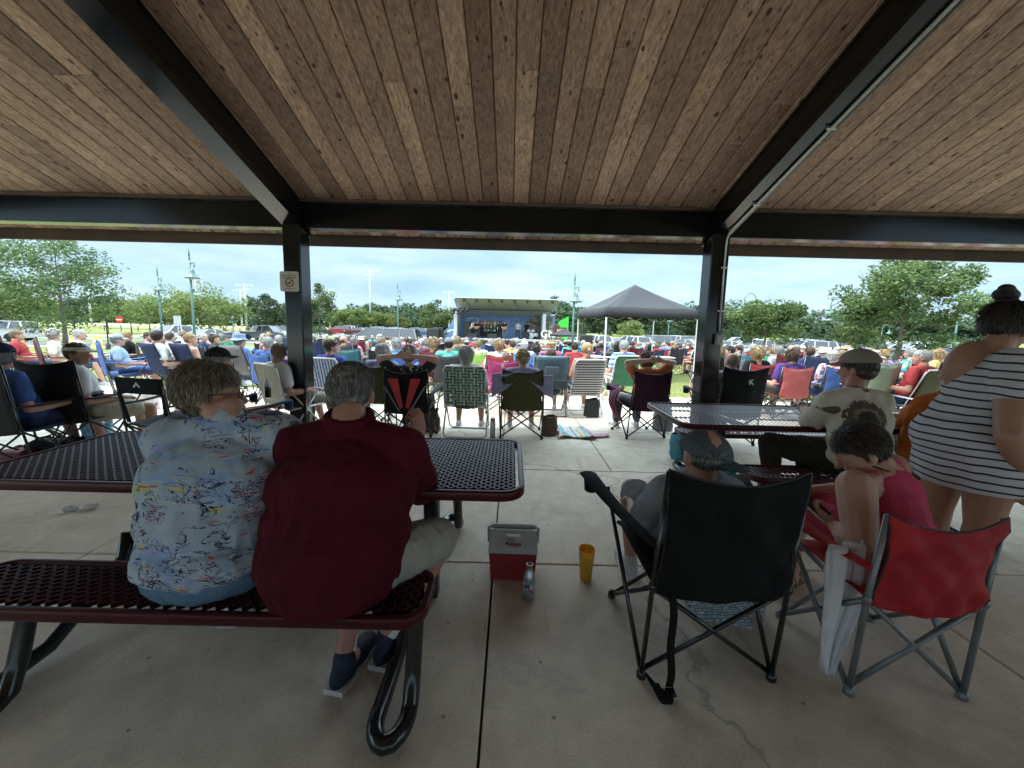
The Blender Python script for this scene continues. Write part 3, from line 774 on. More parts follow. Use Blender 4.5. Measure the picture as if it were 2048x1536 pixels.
def chair(kind, pos, rz, label, col, frame=None, group='folding chairs set out by the audience', cloth=None, web=None, merged=False, name='folding_chair'):
    """col: fabric colour; frame: frame material"""
    frame = frame or TUBEBLK
    if merged:
        key = (kind, frame.name)
        if key not in MERGED: MERGED[key] = merge_meshes(CH[kind], frame)
        o = link(name, MERGED[key], None, col); o.location = pos; o.rotation_euler = (0, 0, rz); return tag(o, label, 'chair', group)
    t = thing(name, label, 'chair', pos, rz, group); CHAIRS[label] = t
    for n, me, sl in CH[kind]:
        o = link(n, me, t, col)
        mats = {'f': [frame], 'b': [BLKPL], 'w': [WHT], 'c': [cloth or NYLON], 'web': list(web or (WHT, WHT))}[sl]
        for i, mt in enumerate(mats): o.material_slots[i].link = 'OBJECT'; o.material_slots[i].material = mt
    return t
MERGED = {}; CHAIRS = {}
def merge_meshes(parts, frame):
    m = MB(); mats = [frame, BLKPL, NYLON, WHT]
    for n, me, sl in parts:
        m.mi = {'f': 0, 'b': 1, 'c': 2, 'w': 3, 'web': 3}[sl]
        m.add([v.co.copy() for v in me.vertices], [tuple(p.vertices) for p in me.polygons])
    return m.mesh('folding_chair', mats, False, False)
# ---------- the pavilion ----------
# concrete slab: panels with real open joints
XJ = [-9.5, -7.1, -4.9, -2.6, -.08, 2.25, 4.7, 7.1, 9.5]; YJ = [-9, -6.5, -4.2, -2.0, .2, 2.3, 3.93, 5.5, 7.05, 8.5]
m = MB()
for i in range(len(XJ)-1):
    for j in range(len(YJ)-1):
        x0, x1, y0, y1 = XJ[i]+.005, XJ[i+1]-.005, YJ[j]+.004, YJ[j+1]-.004
        xs = [(x0, x1)]
        if XJ[i] == -.08 and YJ[j] in (3.93, 5.5): xs = [(x0, 1.06), (1.07, x1)]
        for a, b in xs: m.box(((a+b)/2, (y0+y1)/2, -.06), (b-a, y1-y0, .12), None, .006)
o = m.build('pavement', CONC); tag(o, 'grey concrete slab floor with saw-cut joints', kind='structure')
m = MB(); m.box((0, -.25, -.09), (18.9, 17.3, .10))
o = m.build('ground_under_slab', simple('joint_dirt', (.03, .026, .022), .95)); tag(o, kind='structure')

ZT = lambda Y: 2.88+.34*(4.8-Y)          # underside of the boards
RY = -1.2                                # ridge
TH = math.atan(.34)
pav = thing('pavilion', 'open pavilion with black steel frame and dark plank ceiling over the picnic tables', 'pavilion', (0, 0, 0))
def planks(side):
    m = MB(); tones = []; r = random.Random(3+side)
    x = -10.4; bw = .176
    while x < 10.4:
        y = RY; first = True
        L0 = r.uniform(.6, 3.4)
        while y < 5.52:
            y2 = min(5.52, y+(L0 if first else r.choice((2.4, 3.0, 3.6, 4.2)))); first = False
            if 5.52-y2 < .5: y2 = 5.52
            tone = (r.random(), r.random(), r.random()); dz = r.uniform(-.0012, .0012)
            ya, yb = y+.0015, y2-.0015
            def P(yy, xx, dn): 
                Z = ZT(yy)+dz
                if side: return V((xx, 2*RY-yy, Z+dn))
                return V((xx, yy, Z+dn))
            g = .0055
            vs = [P(ya, x+g, .006), P(ya, x+g*2.2, 0), P(ya, x+bw-g*2.2, 0), P(ya, x+bw-g, .006), P(yb, x+g, .006), P(yb, x+g*2.2, 0), P(yb, x+bw-g*2.2, 0), P(yb, x+bw-g, .006)]
            top = [P(ya, x+g*.2, .02), P(ya, x+bw-g*.2, .02), P(yb, x+g*.2, .02), P(yb, x+bw-g*.2, .02)]
            fs = [(0, 1, 5, 4), (1, 2, 6, 5), (2, 3, 7, 6), (8, 0, 4, 10), (3, 9, 11, 7), (9, 8, 10, 11), (0, 8, 9, 3, 2, 1), (4, 5, 6, 7, 11, 10)]
            n0 = len(m.v); m.add(vs+top, fs); tones += [tone]*12
            y = y2
        x += bw
    me = m.mesh('ceiling', PLANK, False, True)
    a = me.color_attributes.new('tone', 'FLOAT_COLOR', 'POINT')
    for i, t in enumerate(tones): a.data[i].color = (t[0], t[1], t[2], 1)
    return link('ceiling', me, pav)
planks(0); planks(1)
ROOFM = simple('roof_sheet', (.05, .05, .05), .6, .2)
for s in (0, 1):
    m = MB()
    def rp(y, z): return V((0, 2*RY-y if s else y, z))
    ys = (RY, 5.54)
    vs = [V((x, (2*RY-y if s else y), ZT(y)+dz)) for x in (-10.5, 10.5) for y in ys for dz in (.024, .10)]
    m.add(vs, [(0, 1, 3, 2), (4, 6, 7, 5), (0, 4, 5, 1), (2, 3, 7, 6), (0, 2, 6, 4), (1, 5, 7, 3)])
    m.build('roof', ROOFM, pav)
FASC = simple('fascia_brown', (.06, .036, .026), .6, 0, .3, 3)
for s in (0, 1):
    m = MB(); y = 5.56
    yy = 2*RY-y if s else y
    m.box((0, yy, ZT(5.54)-.045), (21, .035, .19), None, .004); m.build('fascia', FASC, pav)
PX = [-7.85, -2.605, 2.415, 7.66]
def postmesh(yc, top):
    m = MB(); m.box((0, yc, top/2), (.21, .23, top), None, .012); m.box((0, yc, .012), (.36, .38, .024), None, .004)
    for a in (-.14, .14):
        for b in (-.15, .15): m.lathe([(.014, .024), (.014, .045), (.0, .045)], (a, yc+b, 0), 6)
    return m
for i, x in enumerate(PX):
    for s in (0, 1):
        yc = 4.865 if not s else 2*RY-4.865
        m = postmesh(0, 2.60); p = m.build('post', STEEL, pav); p.location = (x, yc, 0)
    for s in (0, 1):      # rafter: box following the slope
        m = MB()
        ya, yb = RY, 5.02; hw = .105
        vs = []
        for xx in (x-hw, x+hw):
            for y in (ya, yb):
                for dz in (-.315, -.004): vs.append(V((xx, (2*RY-y if s else y), ZT(y)+dz)))
        m.add(vs, [(0, 1, 3, 2), (4, 6, 7, 5), (0, 4, 5, 1), (2, 3, 7, 6), (0, 2, 6, 4), (1, 5, 7, 3)])
        m.build('rafter', STEEL, pav)
for s in (0, 1):
    xs = [-10.3]+PX+[10.3]
    for i in range(len(xs)-1):
        a = xs[i]+(.107 if i else 0); b = xs[i+1]-(.107 if i < len(xs)-2 else 0); yc = 4.90
        m = MB(); m.box(((a+b)/2, (2*RY-yc if s else yc), 2.70), (b-a, .17, .28), None, .006)
        m.build('eave_beam', STEEL, pav)
    # small timber trim above the beam
    m = MB(); yy = 4.785; m.box((0, (2*RY-yy if s else yy), 2.862), (20.6, .045, .03)); m.build('cove_trim', FASC, pav)
m = MB()      # ridge beam
m.box((0, RY, ZT(RY)-.2), (20.6, .2, .3)); m.build('ridge_beam', STEEL, pav)
# conduit: along the right rafter, down the post, junction box
x = PX[2]
m = MB(); pts = []
for k in range(13):
    y = RY+.2+(4.60-RY-.2)*k/12; pts.append((x+.045, y, ZT(y)-.315-.018))
pts += [(x+.045, 4.68, 2.575), (x+.045, 4.715, 2.53), (x+.045, 4.728, 2.46), (x+.045, 4.73, 2.2), (x+.045, 4.73, 1.45)]
m.tube(pts, .0125, 8); c = m.build('conduit', STEELG, pav, True)
for yy in (.6, 1.5, 2.4, 3.3, 4.2):
    m = MB(); m.box((x+.045, yy, ZT(yy)-.325), (.07, .018, .03), Matrix.Rotation(-TH, 3, 'X')); m.build('clamp', STEELG, c)
for zz in (1.7, 2.2):
    m = MB(); m.box((x+.045, 4.735, zz), (.07, .02, .018)); m.build('clamp', STEELG, c)
m = MB(); m.box((x+.045, 4.715, 1.365), (.075, .06, .13), None, .006); m.box((x+.045, 4.682, 1.365), (.062, .008, .11), None, .003); m.build('junction_box', simple('painted_box', (.33, .34, .33), .5, .3), pav)
# strip light fixture seen as a paler plate on the rafter
m = MB(); yc = 3.9
vs = []
# no-smoking sign on the left post
sg = thing('no_smoking_sign', 'small beige no smoking sign screwed to the left steel post', 'sign', (PX[1]-.028+.0, 4.735, 1.925))
BEI = simple('sign_beige', (.50, .47, .38), .55, 0, .05); BLKI = simple('sign_black_ink', (.04, .035, .03), .6); REDI = simple('sign_dark_red', (.22, .03, .025), .5)
m = MB(); m.box((0, 0, 0), (.222, .006, .232), None, .02); m.v = [(a, b, c) for a, b, c in m.v]
def rrect(w, h, r, n=5):
    P = []
    for cx, cz, a0 in ((w/2-r, h/2-r, 0), (-w/2+r, h/2-r, PI/2), (-w/2+r, -h/2+r, PI), (w/2-r, -h/2+r, 1.5*PI)):
        for k in range(n+1): a = a0+PI/2*k/n; P.append((cx+r*math.cos(a), cz+r*math.sin(a)))
    return P
m = MB(); m.prism(rrect(.222, .232, .022), -.002, .004); m.build('plate', BEI, sg)
m = MB(); m.tube([(math.cos(a)*.046, -.0045, -.012+math.sin(a)*.046) for a in [2*PI*k/28 for k in range(28)]], .0045, 6, True); m.box((0, -.0055, -.012), (.086, .003, .008), Matrix.Rotation(-PI/4, 3, 'Y')); m.build('prohibition_ring', REDI, sg, True)
m = MB(); m.box((-.004, -.0042, -.022), (.05, .003, .009)); m.box((-.028, -.0042, -.005), (.003, .003, .02), Matrix.Rotation(.4, 3, 'Y')); m.build('cigarette', BLKI, sg)
r_s = random.Random(2)
for z, h_, x0_, x1_ in ((.072, .009, -.082, .082), (.046, .010, -.07, .07), (-.082, .006, -.06, .06)):      # print too small to read in the photograph
    m = MB(); x_ = x0_
    while x_ < x1_:
        w_ = r_s.uniform(.004, .009); m.box((x_+w_/2, -.0032, z+r_s.uniform(-.0008, .0008)), (w_, .0016, h_*r_s.uniform(.7, 1))); x_ += w_+r_s.choice((.002, .002, .002, .006))
    m.build('lettering', BLKI, sg)
for z in (.098, -.103):
    m = MB(); m.ell((0, -.004, z), (.006, .004, .006), None, 8, 6); m.build('screw', BLKPL, sg)

# ---------- picnic tables ----------
def rr_outline(x0, x1, y0, y1, r, n=6):
    P = []
    for cx, cy, a0 in ((x1-r, y1-r, 0), (x0+r, y1-r, PI/2), (x0+r, y0+r, PI), (x1-r, y0+r, 1.5*PI)):
        for k in range(n+1): a = a0+PI/2*k/n; P.append(V((cx+r*math.cos(a), cy+r*math.sin(a), 0)))
    return P
def inside(x, y, x0, x1, y0, y1, r):
    dx = max(x0+r-x, 0, x-(x1-r)); dy = max(y0+r-y, 0, y-(y1-r)); return x0 < x < x1 and y0 < y < y1 and math.hypot(dx, dy) < r
def expanded(x0, x1, y0, y1, z, r, sx=.040, sy=.019, w=.0046, t=.007):
    """expanded-metal sheet: every strand is real"""
    m = MB(); nx = int((x1-x0)/sx); ny = int((y1-y0)/sy)
    for j in range(ny+1):
        for i in range(nx+1):
            cx = x0+(i+.5*(j % 2))*sx; cy = y0+j*sy
            for qx in (-1, 1):
                a = V((cx, cy, z)); b = V((cx+qx*sx/2, cy+sy, z))
                if not (inside(a.x, a.y, x0, x1, y0, y1, r) and inside(b.x, b.y, x0, x1, y0, y1, r)): continue
                d = (b-a).normalized(); s = V((-d.y, d.x, 0))*w; u = V((0, 0, t))
                m.add([a-s-u, a+s-u, a+s*.8+u, a-s*.8+u, b-s-u, b+s-u, b+s*.8+u, b-s*.8+u], [(3, 2, 6, 7), (0, 3, 7, 4), (2, 1, 5, 6), (1, 0, 4, 5)])
    return m
def slotted(x0, x1, y0, y1, z, r, pitch=.036, w=.0085, t=.0015):
    m = MB(); n = int((x1-x0)/pitch)
    for i in range(n+1):
        x = x0+.012+i*pitch
        if x > x1-.01: break
        dx = max(x0+r-x, 0, x-(x1-r)); c = r-math.sqrt(max(0, r*r-dx*dx)) if dx > 0 else 0
        m.box((x, (y0+y1)/2, z), (w*2, y1-y0-2*c-.01, t*2), None, .003)
    for y in (y0+(y1-y0)/3, y0+(y1-y0)*2/3): m.box(((x0+x1)/2, y, z-.010), (x1-x0-.03, .022, .008))
    return m
def rim(x0, x1, y0, y1, z, r, hh=.032):
    m = MB(); P = rr_outline(x0, x1, y0, y1, r, 7); n = len(P); vs = []
    for p in P:
        q = V((((x0+x1)/2)-p.x, ((y0+y1)/2)-p.y, 0)); 
        cx = min(max(p.x, x0+r), x1-r); cy = min(max(p.y, y0+r), y1-r); nn = V((p.x-cx, p.y-cy, 0)); nn = nn.normalized() if nn.length > 1e-6 else q.normalized()*-1
        prof = [(0.010, .006), (.000, .0075), (-.012, .007), (-.012, -hh), (-.006, -hh-.004), (.008, -hh-.004), (.012, -hh+.002), (.013, 0)]
        for a, b in prof: vs.append(p+nn*a+V((0, 0, z+b)))
    k = 8; fs = []
    for i in range(n):
        for j in range(k):
            a = i*k+j; b = i*k+(j+1) % k; c = ((i+1) % n)*k+(j+1) % k; d = ((i+1) % n)*k+j; fs.append((a, b, c, d))
    m.add(vs, fs); return m
def picnic(label, x0, x1, y0, y1, kind, bin_=.33, near=(None, None), rx=(.35, .35)):
    t = thing('picnic_table', label, 'picnic table', ((x0+x1)/2, (y0+y1)/2, 0))
    cx, cy = (x0+x1)/2, (y0+y1)/2; X0, X1, Y0, Y1 = x0-cx, x1-cx, y0-cy, y1-cy
    fn = expanded if kind == 'expanded' else slotted
    tp = rim(X0, X1, Y0, Y1, .76, .09).build('tabletop_rim', MAROON, t, True)
    fn(X0+.01, X1-.01, Y0+.01, Y1-.01, .758, .08).build('tabletop', MAROON, t, False, False)
    for s in (-1, 1):
        b0, b1 = (Y0-bin_, Y0-bin_+.27) if s < 0 else (Y1+bin_-.27, Y1+bin_)
        rim(X0+rx[0], X1-rx[1], b0, b1, .46, .075).build('bench_rim', MAROON, t, True)
        (fn(X0+rx[0]+.01, X1-rx[1]-.01, b0+.01, b1-.01, .458, .065) if kind != 'expanded' else expanded(X0+rx[0]+.01, X1-rx[1]-.01, b0+.01, b1-.01, .458, .065, .046, .023, .0058, .007)).build('bench_seat', MAROON, t, False, False)
    for sx in (X0+.50, X1-.46):
        m = MB(); m.box((sx, 0, .375), (.075, .075, .735), None, .008); m.box((sx, 0, .735), (.06, Y1-Y0-.1, .03), None, .004); m.build('pedestal', TUBEBLK, t, True)
        for s in (-1, 1):    # bench arm: loop of bent pipe on the floor rising to the bench
            yb = Y0-bin_+.14 if s < 0 else Y1+bin_-.14
            pts = []
            for k in range(0, 9): a = PI*k/8; pts.append((sx-.055*math.cos(a), yb+s*(.10+.10*math.sin(a))-s*.0, .046+.0*k))
            q = [(sx-.055, s*.06, .36), (sx-.055, s*.10, .24), (sx-.055, s*(abs(yb)-.16), .05), (sx-.055, yb+s*.06, .042)]+pts+[(sx+.055, yb+s*.06, .06), (sx+.055, yb+s*.02, .16), (sx+.055, yb-s*.03, .34), (sx+.055, yb-s*.04, .43)]
            m = MB(); m.tube(q, .031, 12); m.build('leg', TUBEBLK, t, True)
            m = MB(); m.box((sx, yb, .437), (.14, .22, .012)); m.build('bench_bracket', TUBEBLK, t)
    return t
picnic('maroon picnic table of diamond mesh where a couple sits on the near bench', -2.40, .06, 1.60, 2.37, 'expanded', .36)
picnic('maroon picnic table with narrow slotted top beside the right steel post', 1.31, 3.78, 2.90, 3.76, 'slotted', .28, rx=(.40, .35))
# ---------- ground, grass, paths, parking ----------
def ground_sheet():
    m = MB(); xs = [-420, -200, -120, -80, -50, -35, -25, -18, -12, -9.52, -6, -3, 0, 3, 6, 9.52, 12, 18, 25, 35, 50, 80, 120, 200, 420]
    ys = [8.52, 9, 10, 12, 15, 18, 22, 26, 30, 35, 40, 46, 55, 65, 80, 100, 130, 180, 260, 420, 900]
    vs = [V((x, y, gz(y)-(.015 if y < 9 else 0)+(max(0, y-95)*.012 if x > 8 else 0))) for y in ys for x in xs]; n = len(xs)
    m.add(vs, [(j*n+i, j*n+i+1, (j+1)*n+i+1, (j+1)*n+i) for j in range(len(ys)-1) for i in range(n-1)])
    for sx in (-1, 1):
        xs2 = [9.52, 14, 25, 60, 420]; ys2 = [-60, -20, -9, 0, 8.52]
        vs = [V((sx*x, y, -.03)) for y in ys2 for x in xs2]
        m.add(vs, [(j*5+i, j*5+i+1, (j+1)*5+i+1, (j+1)*5+i) for j in range(4) for i in range(4)])
    m.add([V((-9.52, -60, -.03)), V((9.52, -60, -.03)), V((9.52, -9, -.03)), V((-9.52, -9, -.03))], [(0, 1, 2, 3)])
    me = m.mesh('lawn', GRASS, True, False)
    bm = bmesh.new(); bm.from_mesh(me); bmesh.ops.remove_doubles(bm, verts=bm.verts, dist=.001)
    for f in bm.faces:
        if f.normal.z < 0: f.normal_flip()
    bm.to_mesh(me); bm.free()
    tag(link('lawn', me), 'mown green lawn sloping to the stage', kind='structure')
ground_sheet()
def flat(name, poly, z, mat, label, th=.0):
    m = MB(); 
    m.add([V((x, y, gz(y)+z)) for x, y in poly], [tuple(range(len(poly)))]); me = m.mesh(name, mat, False, False)
    if me.polygons[0].normal.z < 0: me.flip_normals()
    return tag(link(name, me), label, kind='structure')
def strip(name, x0, x1, y0, y1, z, mat, label, n=10, skew=0):
    m = MB(); vs = []
    for j in range(n+1):
        y = y0+(y1-y0)*j/n
        for x in (x0, x1): vs.append(V((x, y+skew*x, gz(y+skew*x)+z)))
    m.add(vs, [(2*j, 2*j+1, 2*j+3, 2*j+2) for j in range(n)]); me = m.mesh(name, mat, False, False); me.update()
    return tag(link(name, me), label, kind='structure')
strip('car_park', 14, 150, 33, 78, .012, ASPH, 'asphalt car park behind the audience', 16)
strip('car_park', -60, 5, 66, 98, .012, ASPH, 'asphalt car park beyond the lawn', 8)
strip('service_road', -80, 0, 42, 47.5, .012, ASPH, 'asphalt service road', 6, 0)
strip('entrance_road', -90, -14, 27, 35, .012, ASPH, 'asphalt entrance road', 8)
strip('pavement_path', -90, -13.9, 25.6, 26.9, .014, KERB, 'pale concrete path beside the road', 4)
strip('kerb', -90, 0, 41.6, 41.95, .09, KERB, 'pale kerb', 2); strip('kerb', -90, 0, 47.6, 47.95, .09, KERB, 'pale kerb', 2)
strip('kerb', -60, 5, 65.4, 65.9, .1, KERB, 'pale kerb', 2); strip('path', -90, 0, 52, 54, .016, KERB, 'pale path', 2)
GRV = simple('dry_field', (.36, .32, .17), .95, 0, .25, .6)
strip('field', -160, 12, 104, 150, .02, GRV, 'dry yellow field before the wood', 6)
strip('reflector', -30, 30, -40, -9.2, .0, KERB, 'unseen pale plaza behind the pavilion', 2)  # pale ground added out of view to bounce light under the roof
# bay lines in the car park
m = MB()
for y in (36, 44, 54, 63):
    for x in range(17, 120, 3): m.add([V((x, y, gz(y)+.02)), V((x+.1, y, gz(y)+.02)), V((x+.1, y+5, gz(y+5)+.02)), V((x, y+5, gz(y+5)+.02))], [(0, 1, 2, 3)])
tag(m.build('road_markings', WHT, None, False, False), 'white parking bay lines', kind='structure')
# grass blades near the slab (real blades, so that the edge is not a flat sheet)
m = MB(); r = random.Random(11); tones = []
for i in range(16000):
    y = 8.55+8*r.random()**1.6; x = r.uniform(-8, 9.0)*(.55+y/16)
    z = gz(y)-.012; hgt = r.uniform(.03, .07); a = r.uniform(0, PI); w = r.uniform(.004, .009); lx, ly = r.uniform(-.03, .03), r.uniform(-.03, .03)
    m.add([V((x-w*math.cos(a), y-w*math.sin(a), z)), V((x+w*math.cos(a), y+w*math.sin(a), z)), V((x+lx, y+ly, z+hgt))], [(0, 1, 2)]); tones += [r.random()]*3
BLADE = m_leaf('grass_blade', (.09, .14, .03), (.16, .21, .05), (.28, .28, .10), .3)
me = m.mesh('grass', BLADE, False, False); a = me.color_attributes.new('tone', 'FLOAT_COLOR', 'POINT')
for i, t in enumerate(tones): a.data[i].color = (t, t, t, 1)
tag(link('grass', me), 'short grass blades along the slab edge', 'grass', kind='stuff')

# ---------- trees ----------
def leaf_cloud(m, tones, c, rad, n, size, r, shape=1.0, tone0=.5):
    for i in range(n):
        while True:
            p = V((r.uniform(-1, 1), r.uniform(-1, 1), r.uniform(-1, 1)))
            if .25 < p.length < 1: break
        p = V((p.x*rad[0], p.y*rad[1], p.z*rad[2]))+c
        u = V((r.uniform(-1, 1), r.uniform(-1, 1), r.uniform(-.6, .6))).normalized(); v = u.orthogonal(); v.rotate(Matrix.Rotation(r.uniform(0, 6.28), 3, u)) 
        v = v.normalized(); s = size*r.uniform(.6, 1.3)
        m.add([p-u*s, p-v*s*.45*shape, p+u*s, p+v*s*.45*shape], [(0, 1, 2, 3)]); t = min(1, max(0, tone0+r.gauss(0, .22))); tones += [t]*4
def make_tree(kind, h, w, seed, leafmat, n=2600, size=.16, trunk=.12, stem=.28, clumps=34, skinny=1.0, multi=1):
    r = random.Random(seed); T = MB(); Lf = MB(); tones = []
    th = h*stem; tips = []
    for k in range(multi):
        ox = (k-(multi-1)/2)*.25; dx = (k-(multi-1)/2)*.9
        top = V((dx+r.uniform(-.2, .2), r.uniform(-.2, .2), h*.9 if multi == 1 else h*.7))
        pts = [V((ox, 0, -.1)), V((ox+dx*.3, 0, th*.6)), V((ox+dx*.6, r.uniform(-.1, .1), th*1.1)), V((ox, 0, 0)).lerp(top, .7), top]
        T.tube(pts, [trunk*1.25/multi**.5, trunk/multi**.5, trunk*.85/multi**.5, trunk*.4, trunk*.1], 8)
        nb = 12 if kind != 'con' else 0
        for i in range(nb//multi+2 if nb else 0):
            t = r.uniform(.15, .85); base = pts[2].lerp(top, t)
            a = i*2.4+r.uniform(-.4, .4); L_ = w*.5*(1.05-.55*t)*r.uniform(.7, 1.1)
            e = base+V((math.cos(a)*L_, math.sin(a)*L_, L_*r.uniform(.15, .6))); mid = base.lerp(e, .5)+V((0, 0, -.06*L_))
            T.tube([base, mid, e], [trunk*.34*(1-t*.5), trunk*.2, trunk*.05], 5); tips += [mid.lerp(e, .4), e, e+V((r.uniform(-.3, .3), r.uniform(-.3, .3), .3))]
        tips.append(top)
    if kind == 'con':
        lv = int(clumps)
        for i in range(lv):
            z = h*(.05+.93*i/lv); rr = w*.5*(1-z/h)**.8+.05
            for k in range(max(3, int(7*(1-z/h)+3))):
                a = r.uniform(0, 6.28); q = rr*r.uniform(.45, 1.0)
                leaf_cloud(Lf, tones, V((math.cos(a)*q, math.sin(a)*q, z)), (rr*.3+.1, rr*.3+.1, h*.05), max(3, n//(lv*7)), size, r, .5, .45+.2*math.sin(a))
    else:
        for i in range(clumps):
            if i < len(tips): c = tips[i]
            else:
                a = r.uniform(0, 6.28); zt = r.uniform(0, 1); rr = w*.5*math.sqrt(max(.05, 1-(2*zt-.85)**2*.9))*r.uniform(.3, .95)
                if kind == 'cone': rr = w*.5*(1-zt*.85)*r.uniform(.4, 1)
                c = V((math.cos(a)*rr, math.sin(a)*rr, th+(h-th)*zt*.96))
            q = r.uniform(.55, 1.25)*w*.13*(skinny if r.random() < .5 else 1)
            up = (c.z-th)/(h-th)
            leaf_cloud(Lf, tones, c, (q*1.25, q*1.25, q*.75), int(n/clumps*r.uniform(.6, 1.4)), size, r, 1.0, r.uniform(.3, .7))
    cm = Lf.mesh('crown', leafmat, False, False); a = cm.color_attributes.new('tone', 'FLOAT_COLOR', 'POINT')
    flat_ = [];
    for t in tones: flat_ += [t, t, t, 1]
    a.data.foreach_set('color', flat_)
    return T.mesh('trunk', BARK, True), cm
TR = {}
def tree(key, pos, label, scale=1.0, rz=0.0, group=None, cat='tree', sx=None):
    tm, cm = TR[key]; t = thing('tree' if 'con' not in key else 'conifer_tree', label, cat, pos, rz, group)
    t.scale = (sx or scale, sx or scale, scale); link('trunk', tm, t); link('crown', cm, t); return t
TR['locust'] = make_tree('dec', 8.8, 7.6, 21, LEAF_A, 9000, .13, .17, .14, 110, 1.0)
TR['linden'] = make_tree('dec', 5.6, 4.9, 22, LEAF_A, 16000, .10, .13, .22, 64)
TR['broad'] = make_tree('dec', 8.0, 9.5, 23, LEAF_B, 7000, .19, .2, .2, 90, 1, 2)
TR['round'] = make_tree('dec', 6.0, 5.6, 24, LEAF_B, 3600, .2, .12, .2, 60)
TR['young'] = make_tree('dec', 6.2, 4.2, 25, LEAF_A, 4200, .13, .09, .22, 60)
TR['shelf'] = make_tree('dec', 5.0, 6.0, 26, LEAF_A, 9000, .15, .11, .3, 60)
TR['dark'] = make_tree('dec', 14, 13, 27, LEAF_C, 7000, .45, .35, .15, 90)
TR['dark2'] = make_tree('dec', 12, 14, 28, LEAF_C, 7000, .45, .35, .1, 90)
TR['con'] = make_tree('con', 5.0, 3.3, 29, LEAF_C, 3600, .2, .12, .1, 16)
def tz(x, Y): return gz(Y)+(max(0, Y-95)*.012 if x > 8 else 0)
def tree_at(key, px, Y, label, scale, rz=0.0, group=None, sx=None):
    x = D(px, 650, Y).x; return tree(key, (x, Y, tz(x, Y)), label, scale, rz, group, sx=sx)
tree_at('locust', 128, 30, 'tall airy honey locust tree on the lawn edge, its crown reaching the eave', .93, .5)
tree_at('locust', -75, 32, 'tall thin-leaved tree cut by the picture edge beside the entrance road', .95, 2.5)
for i, (px, Y, s, l) in enumerate(((25, 47, .95, 'bright green rounded tree behind the tall honey locust, nearest the picture edge'), (75, 49, .8, 'bright green rounded tree showing between the honey locust trunk and the picture edge'), (215, 58, .72, 'small bright tree right of the honey locust crown'), (262, 60, .8, 'bright tree behind the red round road sign'), (300, 66, .7, 'small bright tree behind the slender teal lamp by the road sign'))): tree_at('round', px, Y, l, s, i*1.3, 'trees along the entrance road')
tree_at('broad', 335, 48, 'spreading multi-stemmed tree behind the shorter bell lamp', .78, .3); tree_at('broad', 420, 46, 'wide multi-stemmed tree right of the tall bell lamp', .80, 2.1)
for i, (px, Y, s, k, l) in enumerate(((530, 120, .86, 'dark', 'large dark tree behind the thin white poles'), (590, 125, .62, 'dark2', 'low dark tree close to the steel post'), (505, 96, .55, 'con', 'slim pale conifer before the big dark tree'),
    (700, 150, .72, 'dark2', 'broad dark tree left of the ball field light'), (735, 155, .78, 'dark', 'tall dark tree directly behind the ball field light'), (780, 160, .65, 'dark2', 'dark tree right of the ball field light'), (820, 158, .66, 'dark', 'dark tree behind the slim teal lamp'), (862, 155, .64, 'dark2', 'dark tree behind the young tree at the stage steps'), (905, 160, .7, 'dark', 'dark tree top at the left end of the stage roof'))): tree_at(k, px, Y, l, s*(1.6 if k == 'con' else .86), i*1.1, 'dark trees at the edge of the wood')
tree_at('young', 640, 36, 'dense young tree right behind the left steel post', .93, 1.0, sx=.75)
for i, px in enumerate((672, 700, 722, 752, 780, 806)): tree_at('round', px, 102+i, ['light green tree first in the row behind the red car', 'light green tree second in the row, above the maroon cars', 'light green tree left of the ball field light foot', 'light green tree right of the ball field light foot', 'light green tree left of the slim teal lamp', 'small light tree right of the slim teal lamp, last in the row'][i], (.95, .98, 1.0, .9, .85, .7)[i], i*2.0, 'row of light green trees behind the car park')
tree_at('young', 874, 35, 'yellow-green young tree in front of the blue stage steps', .72, 2.0, sx=.72)
for i, (px, Y, s, k) in enumerate(((1105, 120, .95, 'dark'), (1140, 118, .8, 'dark2'), (1200, 120, .8, 'dark'), (1250, 122, .72, 'dark2'), (1300, 125, .68, 'dark'), (1350, 122, .72, 'dark2'), (1395, 120, .8, 'dark'), (1450, 118, .85, 'dark2'), (1495, 116, .8, 'dark'))):
    tree_at(k, px, Y, ['big tree just right of the stage roof', 'dark tree behind the tall bell lamp at the stage', 'dark tree behind the left side of the black canopy', 'dark tree seen under the peak of the black canopy', 'dark tree behind the back right leg of the black canopy', 'dark tree over the right valance of the black canopy', 'dark tree beside the right steel post, inner side', 'dark tree beside the right steel post, outer side', 'dark tree behind the hooked lamp next to the post'][i], s*.85, i*1.7, 'big trees beyond the right car park')
tree_at('round', 1262, 50, 'small light green tree framed by the legs of the black canopy', .58, .4)
tree_at('shelf', 1532, 31, 'flat-topped tree growing between parked cars left of the turned lamp', .86, .2)
tree_at('linden', 1800, 17.8, 'nearest full tree, its grey trunk standing among the audience left of the striped dress', .96, 1.2, sx=.9)
tree_at('linden', 1716, 34, 'smaller tree partly hidden behind the nearest full tree', .62, 2.2)
cx_ = [1462, 1480, 1500, 1518, 1580, 1608, 1632, 1660, 1688, 1712, 1760, 1830, 1868, 1900, 1935]
w_ = ['first', 'second', 'third', 'fourth', 'fifth', 'sixth', 'seventh', 'eighth', 'ninth', 'tenth', 'eleventh', 'twelfth', 'thirteenth', 'fourteenth', 'fifteenth']
for i, px in enumerate(cx_): tree_at('con', px, 92+rnd.uniform(-2, 2), 'dark conical evergreen, %s from the steel post in the row beyond the cars' % w_[i], (.95 if i < 10 else .62)*rnd.uniform(.85, 1.1), i, 'row of evergreens beyond the right car park')
cy_ = [1120, 1165, 1215, 1300, 1345]
